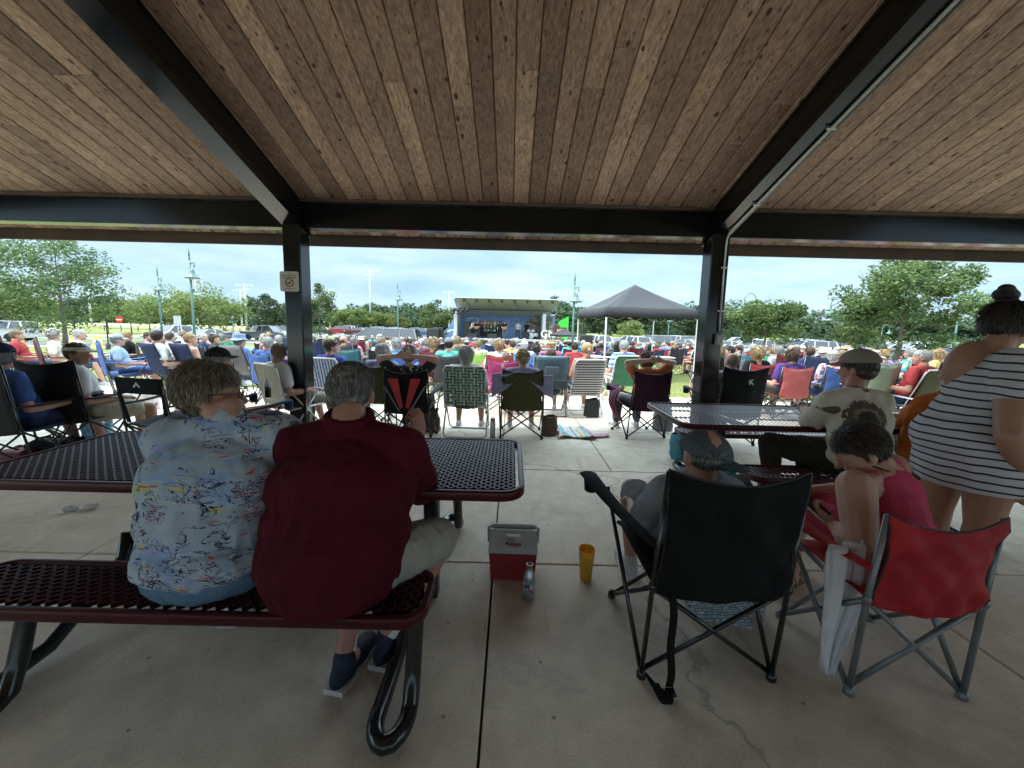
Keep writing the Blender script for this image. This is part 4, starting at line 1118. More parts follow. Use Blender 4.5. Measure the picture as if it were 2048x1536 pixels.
for i, px in enumerate(cy_): tree_at('con', px, 98, 'small evergreen, %s in the group left of the right steel post' % w_[i], .8*rnd.uniform(.85, 1.1), i+.5, 'evergreens seen under the canopy')
# the far wood: one mass
def far_wood():
    Lf = MB(); tones = []; r = random.Random(5)
    def run(x0, x1, Y, h, step, n, zoff=0):
        n = int(n)
        x = x0
        while x < x1:
            hh = h*(.75+.45*noise.noise(V((x*.03, Y, 0)))+r.uniform(0, .25)); z0 = tz(x, Y)
            t0 = r.uniform(.3, .7)
            for k in range(5): leaf_cloud(Lf, tones, V((x+r.uniform(-3, 3), Y+r.uniform(-4, 4), z0+hh*(k+.6)/5.4)), (5.0-k*.35, 4, hh*.17), n, .8, r, 1.3, t0)
            x += step
    run(-260, -20, 175, 10, 3.6, 70); run(-70, 40, 185, 11.5, 3.4, 90); run(30, 330, 150, 9.5, 3.4, 80); run(90, 400, 200, 14, 4.5, 60)
    cm = Lf.mesh('wood', LEAF_C, False, False); a = cm.color_attributes.new('tone', 'FLOAT_COLOR', 'POINT'); fl = []
    for t in tones: fl += [t, t, t, 1]
    a.data.foreach_set('color', fl); tag(link('treeline', cm), 'far dark wood along the horizon', 'wood', kind='stuff')
far_wood()
# ornamental grasses by the road
m = MB(); tones = []; r = random.Random(4); c0 = D(215, 650, 40)
for i in range(1400): leaf_cloud(m, tones, V((c0.x+r.uniform(-4.5, 4.5), 50+r.uniform(-.7, .7), gz(50)+.25)), (.3, .3, .35), 1, .28, r, .3, .8)
me = m.mesh('ornamental_grass', LEAF_B, False, False); a = me.color_attributes.new('tone', 'FLOAT_COLOR', 'POINT')
for i, t in enumerate(tones): a.data[i].color = (t, t, t, 1)
tag(link('ornamental_grass', me), 'bright ornamental grass bed beside the road', 'grass bed', kind='stuff')
# ---------- vehicles ----------
def car_meshes(kind):
    """side profiles: (y, z) with y forward; the car is about 4.7 m long"""
    if kind == 'sedan': L_, hb, ht, cab, w = 4.75, .95, 1.45, [(-1.75, .97), (-1.05, 1.42), (.35, 1.44), (1.25, .98)], .90
    if kind == 'suv': L_, hb, ht, cab, w = 4.7, 1.08, 1.72, [(-2.18, 1.08), (-1.95, 1.66), (.45, 1.72), (1.25, 1.10)], .93
    if kind == 'pickup': L_, hb, ht, cab, w = 5.5, 1.12, 1.85, [(-.75, 1.12), (-.6, 1.78), (.75, 1.82), (1.45, 1.14)], .96
    if kind == 'van': L_, hb, ht, cab, w = 5.1, 1.05, 1.75, [(-2.45, 1.05), (-2.25, 1.70), (.9, 1.74), (1.85, 1.06)], .97
    h = L_/2; o = {}
    wy = [-h+.95, h-.92]; wr = .34 if kind == 'sedan' else .37
    # lower body outline with wheel arches
    low = [(-h, .55), (-h+.04, .32), (wy[0]-wr-.08, .26)]
    for k in range(9): a = PI-PI*k/8; low.append((wy[0]+math.cos(a)*(wr+.06), .30+math.sin(a)*(wr+.05)))
    low += [(wy[0]+wr+.08, .24), (wy[1]-wr-.08, .24)]
    for k in range(9): a = PI-PI*k/8; low.append((wy[1]+math.cos(a)*(wr+.06), .30+math.sin(a)*(wr+.05)))
    low += [(wy[1]+wr+.08, .27), (h-.03, .34), (h, .58)]
    if kind == 'pickup': up = [(h-.06, .92), (h-.3, 1.04), (1.45, 1.12), (-.75, 1.13), (-.78, 1.10), (-h+.03, 1.10)]
    else: up = [(h-.08, hb-.26), (h-.35, hb-.13), (cab[3][0], hb), (cab[0][0], hb+.01), (-h+.04, hb-(.06 if kind == 'sedan' else .02))]
    prof = low+up
    m = MB(); n = len(prof)
    # cross-section: pinch at the sides (5 columns)
    cols = [(-w, .93, 0), (-w*.985, 1.0, 0), (w*.985, 1.0, 0), (w, .93, 0)]
    vs = []
    for x, s_, q in ((-w+.07, 1.0, 0), (-w, .96, 0), (w, .96, 0), (w-.07, 1.0, 0)):
        for y, z in prof:
            zz = .62+(z-.62)*s_ if z > .62 else z
            vs.append(V((x, y*(.985 if abs(x) == w else 1), zz)))
    fs = []
    for c_ in range(3):
        for i in range(n): a = c_*n+i; b = c_*n+(i+1) % n; fs.append((a, b, b+n, a+n))
    fs += [tuple(range(n)), tuple(range(4*n-1, 3*n-1, -1))]
    m.add(vs, fs)
    # roof and pillars
    (y0, z0), (y1, z1), (y2, z2), (y3, z3) = cab
    wi, wt = w-.03, w-.22
    ro = MB()
    def P(x, y, z): return V((x, y, z))
    roof = [P(s*wt, y, z) for s in (-1, 1) for y, z in ((y1, z1), (y2, z2))]
    m.hull([q+V((0, 0, d)) for q in roof for d in (-.02, .0)]+[P(0, (y1+y2)/2, max(z1, z2)+.035)])
    for s in (-1, 1):
        for (ya, za), (yb, zb), th in (((y0, z0), (y1, z1), .10), ((y3, z3), (y2, z2), .06)):
            m.tube([P(s*wi, ya, za-.03), P(s*wt, yb, zb-.02)], th*.6, 6)
        k = (0,) if kind == 'pickup' else ((-.35,) if kind == 'sedan' else (-.1, -1.25))
        for yy in k: m.tube([P(s*(wi), yy-.05, z3-.03), P(s*wt, yy-.1, z1-.02)], .045, 6)
    if kind == 'pickup':
        pass
    o['body'] = m
    g = MB(); g.hull([P(s*(wi-.015), y, z-.03) for s in (-1, 1) for y, z in ((y0+.03, z0), (y3-.03, z3))]+[P(s*(wt-.012), y, z-.012) for s in (-1, 1) for y, z in ((y1+.02, z1), (y2-.02, z2))]); o['window'] = g
    wh = []
    for y in wy:
        for s in (-1, 1):
            t = MB(); R = Matrix.Rotation(PI/2*s, 3, 'Y'); t.lathe([(.20, -.10), (wr-.03, -.11), (wr, -.07), (wr, .07), (wr-.03, .10), (.22, .11)], (s*(w-.12), y, wr), 18, R)
            rm = MB(); rm.lathe([(.0, .085), (.05, .085), (.06, .06), (.20, .085), (.235, .108), (.235, .02), (0, .02)], (s*(w-.12), y, wr), 10, R); wh.append((t, rm))
    o['wheels'] = wh
    hl = []
    for s in (-1, 1):
        a = MB(); a.box((s*(w-.2), h-.03, .74), (.30, .12, .13), None, .03); hl.append(('headlight', a))
        b = MB(); b.box((s*(w-.14), -h+.03, .86 if kind != 'sedan' else .78), (.16, .12, .22 if kind != 'sedan' else .13), None, .03); hl.append(('tail_light', b))
        c = MB(); c.box((s*(w+.07), y3-.35, z3+.03), (.14, .09, .11), None, .03); hl.append(('mirror', c))
    gr = MB(); gr.box((0, h-.005, .60), (w*1.1, .05, .16), None, .02); o['grille'] = gr
    o['lights'] = hl
    return o
HLM = simple('headlight_glass', (.6, .62, .64), .1, .3, .05); TLM = simple('tail_light_red', (.35, .01, .01), .25)
CARS = {}
for k in ('sedan', 'suv', 'pickup', 'van'):
    o = car_meshes(k); d = []
    bm_ = o['body'].mesh('body', CARP); autosmooth(bm_, 35)
    d.append(('body', bm_, None)); d.append(('window', o['window'].mesh('window', GLASS), None))
    for t, rm in o['wheels']: d.append(('wheel', t.mesh('wheel', TYRE, True), rm.mesh('rim', RIM)))
    for nme, b in o['lights']: d.append((nme, b.mesh(nme, {'headlight': HLM, 'tail_light': TLM, 'mirror': CARP}[nme]), None))
    d.append(('grille', o['grille'].mesh('grille', BLKPL), None)); CARS[k] = d
CC = dict(white=(.68, .68, .67), silver=(.42, .43, .44), grey=(.13, .135, .14), black=(.015, .016, .018), red=(.33, .012, .015), maroon=(.13, .015, .03), blue=(.03, .07, .2), navy=(.02, .03, .07), tan=(.35, .29, .2), gold=(.33, .25, .13), teal=(.05, .16, .17))
def vehicle(kind, px, Y, colour, rz, label, group='cars parked beyond the audience', full_=True):
    x = D(px, 655, Y).x; names = {'sedan': 'parked_car', 'suv': 'parked_car', 'pickup': 'pickup_truck', 'van': 'minivan'}
    t = thing(names[kind], label, {'sedan': 'car', 'suv': 'car', 'pickup': 'pickup truck', 'van': 'van'}[kind], (x, Y, gz(Y)+.02), rz, group)
    for n, me, sub in CARS[kind]:
        if not full_ and n in ('grille', 'mirror'): continue
        o = link(n, me, t, CC[colour])
        if sub: link('rim', sub, o)
    return t
R90 = -PI/2
# left and centre
vehicle('pickup', 533, 49.8, 'grey', R90, 'grey double-cab pickup truck in side view on the road left of the steel post', None)
vehicle('suv', 540, 58, 'silver', R90, 'silver car partly hidden behind the grey pickup truck', None); vehicle('suv', 571, 60, 'black', R90, 'dark car peeping out right of the grey pickup truck', None)
vehicle('suv', 345, 39, 'white', PI-.15, 'white van-like car behind the man in the white shirt, foot of the shorter bell lamp', None)
vehicle('sedan', 409, 40, 'silver', PI-.15, 'silver car behind the navy-shirted man at the foot of the tall bell lamp', None)
vehicle('suv', -8, 33, 'white', 1.9, 'white car cut by the picture edge behind the maroon chairs', None)
vehicle('van', 768, 27.5, 'grey', R90, 'dark grey minivan in side view just behind the audience, facing away from the stage', None).rotation_euler.z = PI/2
rw = [(678, 82, 'red', 'suv'), (640, 82, 'black', 'sedan'), (714, 81, 'maroon', 'sedan'), (737, 84, 'navy', 'sedan'), (752, 92, 'silver', 'suv'), (760, 80, 'silver', 'sedan'), (785, 83, 'silver', 'suv'), (812, 93, 'black', 'sedan'), (828, 84, 'grey', 'suv'), (842, 93, 'white', 'sedan'), (818, 82, 'silver', 'sedan'), (695, 94, 'white', 'suv'), (725, 95, 'grey', 'sedan'), (850, 82, 'blue', 'sedan'), (775, 95, 'tan', 'sedan')]
lb = ['bright red estate car parked facing left beyond the lawn', 'black car half hidden by the dense young tree', 'maroon sedan right of the bright red car', 'navy sedan right of the maroon sedan', 'silver car at the foot of the ball field light', 'low silver sedan parked behind the minivan bonnet', 'silver estate car above the minivan roof', 'black sedan in the back row above the minivan rear', 'grey car right of the slim teal lamp', 'white sedan in the back row near the yellow-green young tree', 'silver sedan behind the slim teal lamp', 'white car roof showing behind the bright red car', 'grey car roof showing behind the maroon sedan', 'blue sedan next to the yellow-green young tree', 'tan sedan in the back row right of the ball field light']
for (px, Y, c_, k), l in zip(rw, lb): vehicle(k, px, Y, c_, rnd.choice((R90, PI/2)) if px > 730 else PI/2, l, full_=False)
# right car park
rr = [(1165, 46, 'maroon', 'sedan', .3), (1128, 47, 'white', 'suv', .2), (1192, 44, 'white', 'suv', .3), (1225, 45, 'silver', 'sedan', .3), (1265, 43, 'white', 'suv', .35), (1330, 44, 'grey', 'pickup', 1.2), (1375, 46, 'silver', 'sedan', .5), (1392, 52, 'grey', 'suv', .5), (1305, 52, 'blue', 'suv', .5), (1348, 55, 'silver', 'suv', .4),
      (1455, 42, 'silver', 'sedan', 1.2), (1500, 40, 'white', 'suv', 1.25), (1562, 41, 'black', 'suv', 1.3), (1622, 40, 'silver', 'suv', 1.3), (1686, 41, 'red', 'sedan', 1.25), (1668, 50, 'grey', 'sedan', 1.25), (1728, 43, 'white', 'sedan', 1.3), (1748, 38, 'navy', 'pickup', 1.35), (1770, 52, 'silver', 'suv', 1.3), (1838, 38, 'white', 'suv', 1.4), (1875, 40, 'white', 'sedan', 1.4), (1905, 50, 'grey', 'sedan', 1.4), (1930, 44, 'black', 'suv', 1.4), (1812, 47, 'white', 'van', 1.35), (1535, 50, 'white', 'sedan', 1.3), (1598, 51, 'white', 'suv', 1.3), (1478, 52, 'white', 'suv', 1.3), (1640, 58, 'black', 'sedan', 1.3), (1715, 58, 'silver', 'suv', 1.3), (1780, 60, 'blue', 'sedan', 1.3), (1845, 58, 'grey', 'suv', 1.3), (1960, 42, 'silver', 'suv', 1.4), (2000, 47, 'white', 'pickup', 1.4)]
for i, (px, Y, c_, k, rz) in enumerate(rr):
    row = 'nearest' if Y < 42.5 else 'second' if Y < 49 else 'back'
    place = ('left of the canopy front leg' if px < 1180 else 'under the left half of the black canopy' if px < 1260 else 'under the right half of the black canopy' if px < 1400 else 'between the right post and the flat-topped tree' if px < 1532 else 'between the flat-topped tree and the hooked lamp' if px < 1690 else 'between the hooked lamp and the big lawn tree' if px < 1800 else 'right of the big lawn tree')
    vehicle(k, px, Y, c_, rz, '%s %s, %s parking row %s' % (c_, {'suv': 'estate car', 'sedan': 'sedan', 'pickup': 'pickup truck', 'van': 'van'}[k], row, place), full_=px > 1400)

# ---------- lamps and signs ----------
def bell_lamp(px, Y, ytop, label, side=1, hook=False, scale=1.0):
    base = D(px, 655, Y); g = gz(Y); top = D(px, ytop, Y).z; h = top-g
    t = thing('street_lamp', label, 'street lamp', (base.x, Y, g), 0, 'teal bell lamps')
    m = MB(); k = scale
    m.tube([(0, 0, 0), (0, 0, h*.3), (0, 0, h-(.9 if hook else .7)*k)], [.10*k, .075*k, .05*k], 8); m.lathe([(.17*k, 0), (.17*k, .25*k), (.11*k, .6*k), (.09*k, .7*k)], (0, 0, 0), 10)
    m.build('pole', TEALP, t, True)
    if hook:
        m = MB(); z0 = h-.9*k; R = .62*k; m.tube([(0, 0, z0-.1)]+[(side*(R-R*math.cos(a)), 0, z0+math.sin(a)*R*1.3) for a in [PI*q/10 for q in range(11)]]+[(side*2*R, 0, z0-.15*k)], .04*k, 6); m.build('arm', TEALP, t, True); lx, lz = side*2*R, z0-.75*k
    else:
        m = MB(); m.tube([(0, 0, h-.8*k), (0, 0, h-.35*k)], .045*k, 6); m.lathe([(.05*k, 0), (.03*k, .3*k), (.0, .55*k)], (0, 0, h-.45*k), 8); m.tube([(0, 0, h-.95*k), (.3*k, 0, h-.85*k), (.28*k, 0, h-1.15*k)], .035*k, 6); m.build('arm', TEALP, t, True); lx, lz = .14*k, h-1.85*k
    m = MB(); m.lathe([(.0, .62*k), (.09*k, .6*k), (.13*k, .42*k), (.17*k, .25*k), (.40*k, .06*k), (.44*k, .0), (.36*k, .02*k), (.1*k, .06*k)], (lx, 0, lz), 14); m.build('lamp_shade', TEALP, t, True)
    m = MB(); m.ell((lx, 0, lz), (.13*k, .13*k, .12*k), None, 10, 6); m.build('bulb', WHT, t, True)
    if not hook:
        m = MB(); m.box((.1*k, 0, h-2.6*k), (.22*k, .14*k, .22*k), None, .04); m.build('speaker_box', TEALP, t)
    return t
bell_lamp(388, 26, 498, 'tallest teal bell lamp left of the left steel post')
bell_lamp(323, 33, 535, 'second tallest teal bell lamp, left of the tallest one')
bell_lamp(299, 55, 598, 'small far teal bell lamp beside the red round road sign', 1)
bell_lamp(466, 60, 612, 'small far teal bell lamp in front of the wide tree')
bell_lamp(796, 44, 566, 'slim teal bell lamp rising behind the minivan')
bell_lamp(1146, 27, 548, 'teal bell lamp between the stage and the black canopy')
bell_lamp(1484, 42, 584, 'teal hooked lamp right beside the right steel post', 1, True)
bell_lamp(1684, 36, 592, 'teal hooked lamp bending left above the red car', -1, True)
bell_lamp(1913, 34, 586, 'teal hooked lamp right of the big lawn tree', 1, True)
bell_lamp(1765, 70, 648, 'short far hooked lamp behind the big lawn tree', 1, True); bell_lamp(1337, 60, 618, 'thin far lamp seen under the canopy right half')
PALEP = simple('pale_pole', (.45, .47, .47), .5, .2)
def field_light(px, Y, ytop, label, arms=2):
    x = D(px, 650, Y).x; g = gz(Y); h = D(px, ytop, Y).z-g
    t = thing('floodlight_pole', label, 'floodlight pole', (x, Y, g), 0, 'ball field floodlights')
    m = MB(); m.tube([(0, 0, 0), (0, 0, h)], [.28, .14], 8); m.build('pole', PALEP, t, True)
    m = MB()
    for i in range(arms): m.box((0, 0, h-.3-i*1.1), (4.4-i*2, .16, .16))
    m.build('crossarm', PALEP, t)
    for i in range(arms):
        w = 2.0-i
        for k in (-1, -.5, .5, 1): b = MB(); b.lathe([(.12, .3), (.36, -.12), (.3, -.16), (0, -.1)], (k*w, -.15, h-.55-i*1.1), 8, Matrix.Rotation(.5, 3, 'X')); b.build('floodlight', PALEP, t)
    return t
field_light(741, 105, 538, 'tall ball field floodlight pole above the middle of the car row')
field_light(660, 150, 578, 'far floodlight pole just right of the left steel post'); field_light(493, 100, 567, 'floodlight pole left of the left steel post in front of the dark tree')
field_light(183, 110, 538, 'floodlight pole behind the honey locust crown', 1); field_light(898, 150, 582, 'far floodlight pole left of the stage roof', 1)
field_light(484, 130, 578, 'thin pole beside the floodlight pole near the dark tree', 1); field_light(396, 140, 553, 'floodlight pole top above the wide trees', 1); field_light(539, 128, 600, 'thin pale pole in front of the gap between dark trees', 1)
def post_sign(px, Y, ytop, w, h, label, kind):
    x = D(px, 650, Y).x; g = gz(Y); zt = D(px, ytop, Y).z-g
    t = thing('road_sign', label, 'road sign', (x, Y, g), 0)
    m = MB(); m.box((0, 0, zt/2), (.06, .05, zt)); m.build('post', PALEP, t)
    if kind == 'no_entry':
        m = MB(); m.lathe([(w/2, -.01), (w/2, .01)], (0, -.04, zt-w/2), 24, Matrix.Rotation(PI/2, 3, 'X')); m.build('sign_plate', simple('sign_red', (.55, .02, .02), .5), t)
        m = MB(); m.box((0, -.056, zt-w/2), (w*.72, .006, w*.17)); m.build('sign_bar', WHT, t)
    else:
        m = MB(); m.box((0, -.04, zt-h/2), (w, .01, h), None, .01); m.build('sign_plate', simple('sign_back', (.55, .57, .58), .4, .4), t)
post_sign(240, 41, 632, .75, .75, 'round red no-entry sign with a white bar on a post by the road', 'no_entry'); post_sign(356, 33, 632, .62, .8, 'pale rectangular sign seen from behind between the two bell lamps', 'plain')
def bollard(px, Y, ytop, label):
    x = D(px, 650, Y).x; g = gz(Y); t = thing('bollard_light', label, 'bollard', (x, Y, g), 0, 'dark slim posts by the entrance road'); h = D(px, ytop, Y).z-g
    m = MB(); m.tube([(0, 0, 0), (0, 0, h)], .035, 8); m.build('pole', BLKPL, t); m = MB(); m.lathe([(.16, 0), (.1, .3), (.04, .45)], (0, 0, 0), 8); m.build('base', BLKPL, t)
bollard(149, 24, 638, 'dark slim post just right of the honey locust trunk'); bollard(213, 24, 636, 'dark slim post left of the red round road sign')
def barrier(px, Y, label):
    x = D(px, 650, Y).x; t = thing('traffic_cone', label, 'traffic cone', (x, Y, gz(Y)), 0, 'yellow cones on the road')
    m = MB(); m.lathe([(.28, 0), (.28, .04), (.19, .05), (.05, .75), (0, .76)], (0, 0, 0), 12); m.build('cone', simple('cone_yellow', (.75, .42, .04), .5), t); m = MB(); m.lathe([(.135, .32), (.10, .50)], (0, 0, 0), 12); m.v = [(a*1.06, b*1.06, c) for a, b, c in m.v]; m.build('band', WHT, t)
for px, l in ((38, 'yellow cone nearest the picture edge'), (140, 'yellow cone behind the honey locust trunk'), (188, 'left cone of the close yellow pair on the road'), (196, 'right cone of the close yellow pair on the road')): barrier(px, 27, l)
# rail fence far left
t = thing('rail_fence', 'long brown rail fence beyond the entrance road', 'fence', (0, 0, 0)); g = gz(70)
for zz in (.45, .95): m = MB(); m.box((-38, 70, g+zz), (70, .05, .07)); m.build('rail', FASC, t)
for i in range(24): m = MB(); m.box((-72+i*3, 70, g+.55), (.09, .09, 1.1)); m.build('post', FASC, t)
t = thing('low_barrier_fence', 'rusty low fence along the far edge of the car park', 'fence', (0, 0, 0)); g = gz(98)
m = MB(); m.box((-22, 99.5, g+.95), (60, .06, .5)); m.build('rail', simple('rust_rail', (.3, .13, .07), .8), t)
for i in range(21): m = MB(); m.box((-51+i*3, 99.6, g+.6), (.1, .1, 1.2)); m.build('post', FASC, t)

# ---------- the stage ----------
SY = 39.5; g = gz(SY); dk = .22
def SX(px): return D(px, 655, SY).x
x0, x1 = SX(909), SX(1118)
st = thing('mobile_stage', 'mobile concert stage with blue back wall and raised canopy roof', 'stage', (0, 0, 0))
STB = simple('stage_blue', (.13, .21, .40), .5, 0, .2, 1.2); STG = simple('stage_grey_panel', (.46, .47, .50), .5, .0, .1, 2); STW = simple('stage_white_trim', (.66, .67, .66), .45)
m = MB(); m.box(((x0+x1)/2, SY+1.6, dk-.06), (x1-x0, 4.2, .12)); m.build('deck', BLKPL, st)
m = MB(); m.box(((x0+x1)/2, SY-.52, dk-.03), (x1-x0+.1, .05, .10)); m.build('deck_edge', STW, st)
m = MB(); m.box(((x0+x1)/2, SY-.45, (g+dk)/2-.08), (x1-x0, .04, dk-g-.16)); m.build('skirt', BLKPL, st)
m = MB(); m.box(((x0+x1)/2, SY+3.0, dk+1.25), (x1-x0-.2, .08, 2.5)); m.build('back_wall', STB, st)
xm = SX(1045)
m, N_, L_, B_ = newmat('stage_mural'); v = coords(N_, L_); nn = noi(N_, L_, v, 1.3, 5, .65, 1.0)
L_.new(ramp(N_, L_, nn, [(.35, (.35, .36, .36)), (.48, (.16, .12, .08)), (.6, (.03, .03, .03)), (.7, (.3, .24, .15))]), B_.inputs['Base Color']); MUR = m
m = MB(); m.prism([(xm, dk), (x1-.35, dk), (x1-.35, dk+2.3), (xm+1.4, dk+2.35), (xm+.5, dk+1.9)], SY+2.88, SY+2.94); m.build('mural', MUR, st)
m = MB(); bx0, bx1 = SX(929), SX(951)
for a in (bx0, bx1): m.box((a, SY+2.93, dk+1.0), (.06, .05, 2.0))
m.box(((bx0+bx1)/2, SY+2.93, dk+2.02), (bx1-bx0+.06, .05, .06)); m.build('door_frame', STW, st)
# side columns
for px, nm in ((911, 0), (1082, 1)):
    m = MB(); m.box((SX(px)+(.0 if nm == 0 else .3), SY+1.4, dk+1.25), (.34, 3.0, 2.6), None, .02); m.build('side_column', STG, st)
# roof: sloped lower panel and raised front panel
z1, z2, z3 = 2.55, 3.15, 4.05
m = MB(); m.hull([V((x, y, z)) for x in (x0-.05, x1-.6) for y, z in ((SY+3.05, z1+.0), (SY+2.0, z2), (SY+2.0, z2+.08), (SY+3.05, z1+.1))]); m.build('lower_roof_panel', STG, st)
m = MB(); m.hull([V((x, y, z)) for x, in ((x0+.05,), (x1-.15,)) for y, z in ((SY+2.0, z2+.02), (SY-.9, z3), (SY-.9, z3+.1), (SY+2.0, z2+.12))]); m.build('roof_panel', STG, st)
m = MB(); m.box(((x0+x1)/2, SY-.95, z3+.08), (x1-x0, .08, .07)); m.build('roof_edge', STW, st)
m = MB(); m.box(((x0+x1)/2-.2, SY+2.0, z2-.02), (x1-x0-.7, .1, .06)); m.build('roof_seam', BLKPL, st)
m = MB(); m.box(((x0+x1)/2, SY+2.9, dk+2.56), (x1-x0-.3, .1, .07)); m.build('wall_top_trim', STW, st)
for xx in (x0+.1, x1-.2):
    m = MB(); m.tube([(xx, SY+2.6, 2.5), (xx, SY-.9, z3)], .06, 6); m.box((xx, SY-.95, z3+.1), (.3, .3, .3)); m.build('roof_ram', STG, st)
for i in range(8):
    xx = x0+1.0+i*(x1-x0-1.8)/7; m = MB(); m.lathe([(.09, .2), (.13, .0), (.12, -.12), (.02, -.1)], (xx, SY-.8, z3-.15), 8, Matrix.Rotation(-.5, 3, 'X')); m.build('stage_light', BLKPL, st)
    if i % 2 == 0: m = MB(); m.tube([(xx-.1, SY-.7, z3-.05), (xx+.5, SY+1.2, z2+.25)], .03, 5); m.build('roof_strut', BLKPL, st)
# cluster of lamps hanging at the left
tl = thing('light_cluster', 'cluster of black stage lights at the left side of the stage roof', 'stage light', (SX(924), SY-.7, 2.95))
for i in range(6): m = MB(); m.lathe([(.10, .18), (.16, .0), (.15, -.1), (.02, -.08)], (-.75+(i % 4)*.45, .0, -.0-(i//4)*.28), 8, Matrix.Rotation(-.6, 3, 'X')); m.build('lamp_head', BLKPL, tl)
m = MB(); m.tube([(-.9, 0, .1), (.8, 0, .2)], .035, 6); m.build('bar', BLKPL, tl)
# left skirt panel and steps
m = MB(); m.prism([(SX(868), g), (SX(905), g), (SX(905), 2.1), (SX(895), 1.2), (SX(868), .2)], SY+.5, SY+.6); m.build('side_drape', STB, st)
sp_ = thing('stage_steps', 'metal steps with white handrails at the left end of the stage', 'steps', (SX(893), SY-.6, g))
for i in range(6): m = MB(); m.box((-1.0+i*.28, 0, .12+i*.18), (.28, .9, .05)); m.build('step', STG, sp_)
for s in (-1, 1): m = MB(); m.tube([(-1.2, s*.45, .0), (-1.2, s*.45, .8), (.5, s*.45, 1.95), (.9, s*.45, 1.95), (.95, s*.45, 1.5), (.6, s*.45, 1.2)], .035, 6); m.build('handrail', WHT, sp_)
# the banner
bn = thing('banner', 'black banner with coloured letters hanging on the stage front', 'banner', (SX(977), SY+2.7, dk+.95)); bn.scale = (.72, .72, .72)
m = MB(); m.box((0, 0, .05), (3.0, .03, 2.1)); m.build('banner_cloth', simple('banner_black', (.012, .012, .013), .8), bn)
cl_ = [(.3, .02, .02), (.38, .18, .02), (.03, .18, .06), (.32, .05, .03), (.42, .3, .03), (.03, .12, .24)]
for i, ch_ in enumerate('SHELBY'):
    mt = simple('tile_%d' % i, cl_[i], .6); b = MB(); b.box((-1.22+i*.49, -.03, .82), (.46, .02, .50)); tl_ = b.build('tile', mt, bn)
    put_text(ch_, .52, WHT, tl_, Matrix.Translation((-1.22+i*.49, -.045, .82)) @ FACE, 'letter', .003, .0)
for i, ch_ in enumerate('FURT'): put_text(ch_, .56, simple('letter_cream', (.7, .62, .45), .6) if i != 1 else simple('letter_orange', (.7, .22, .03), .6), bn, Matrix.Translation((-.8+i*.5, -.02, .28)) @ FACE, 'letter', .003, .012)
for i, ch_ in enumerate('CADA'): put_text(ch_, .46, WHT if i != 2 else simple('letter_green', (.05, .35, .1), .6), bn, Matrix.Translation((-.7+i*.46, -.02, -.22)) @ FACE, 'letter', .003, .01)
# right hand banner wall
rb = thing('side_banner', 'bright green and white side panel with big lettering right of the stage', 'banner', (SX(1109), SY-.3, g)); rb.scale = (.86, .86, .9)
GRN = simple('banner_green', (.06, .55, .05), .6)
m = MB(); m.prism([(.6, .4), (1.55, .4), (1.55, 3.95), (.6, 3.5), (-.4, 2.5), (-.4, 1.4)], .0, .06); m.build('green_panel', GRN, rb)
m = MB(); m.prism([(-1.35, .9), (.7, .9), (.9, 2.4), (.3, 3.2), (-.7, 2.7), (-1.35, 2.2)], -.10, -.06); m.build('picture_panel', MUR, rb)
put_text('GN', 1.15, WHT, rb, Matrix.Translation((-.75, -.13, 1.95)) @ FACE, 'lettering', .004, .02)
m = MB(); m.box((.62, -.16, 2.35), (1.5, .04, .75)); q = m.build('word_panel', simple('banner_brown', (.12, .03, .02), .6), rb)
put_text('HIF', .50, simple('letter_cream', (.7, .62, .45), .6), q, Matrix.Translation((.62, -.2, 2.35)) @ FACE, 'lettering', .003, .015)
# speakers and band gear
def amp(px, Y, z, w, h, label, name='loudspeaker'):
    t = thing(name, label, 'loudspeaker', (D(px, 655, Y).x, Y, z)); m = MB(); m.box((0, 0, h/2), (w, .6, h), None, .03); m.build('cabinet', BLKPL, t)
    m = MB(); m.box((0, -.31, h/2), (w*.86, .02, h*.86), None, .01); m.build('grille_cloth', simple('speaker_grille', (.03, .03, .03), .9), t)
amp(934, SY+.6, dk, .75, 1.65, 'left black speaker in front of the white stage door'); amp(944, SY+.7, dk, .75, 1.5, 'right black speaker in front of the white stage door')
amp(867, 33, gz(33), 1.0, 1.9, 'left black speaker tower behind the yellow-green young tree'); amp(877, 33.5, gz(33), .8, 2.0, 'right black speaker tower behind the yellow-green young tree')
amp(1169, 20, gz(20)+.9, .32, .62, 'left half of the black speaker pair under the canopy edge'); amp(1178.5, 20, gz(20)+.9, .30, .62, 'right half of the black speaker pair under the canopy edge')
for px, l in ((985, 'wide amplifier in front of the coloured banner'), (945, 'low wedge monitor at the stage front left')): amp(px, SY-.2, dk, 1.0, .45, l, 'stage_monitor')
dr = thing('drum_kit', 'white drum kit on the right side of the stage', 'drum kit', (SX(1063), SY+1.5, dk))
for x, y, z, rr_, hh, rot in ((0, -.2, .35, .33, .4, 1), (-.55, 0, .45, .24, .35, 0), (.55, 0, .45, .24, .35, 0), (-.2, 0, .85, .17, .22, 0), (.25, 0, .85, .17, .22, 0)):
    m = MB(); m.lathe([(rr_, -hh/2), (rr_, hh/2)], (x, y, z), 14, Matrix.Rotation(PI/2, 3, 'X') if rot else None); m.build('drum', WHT, dr)
for x, z in ((-.8, 1.2), (.8, 1.25), (.3, 1.35)): m = MB(); m.lathe([(.0, .03), (.25, .0)], (x, .1, z), 14); m.tube([(x, .1, z), (x, .1, 0)], .015, 5); m.build('cymbal', simple('brass', (.5, .36, .12), .3, .9), dr)
kb = thing('bass_drum', 'large dark drum standing beside the white drum kit', 'drum', (SX(1052), SY+.8, dk)); m = MB(); m.lathe([(.42, -.2), (.42, .2)], (0, 0, .42), 16, Matrix.Rotation(PI/2, 3, 'X')); m.build('shell', BLKPL, kb)
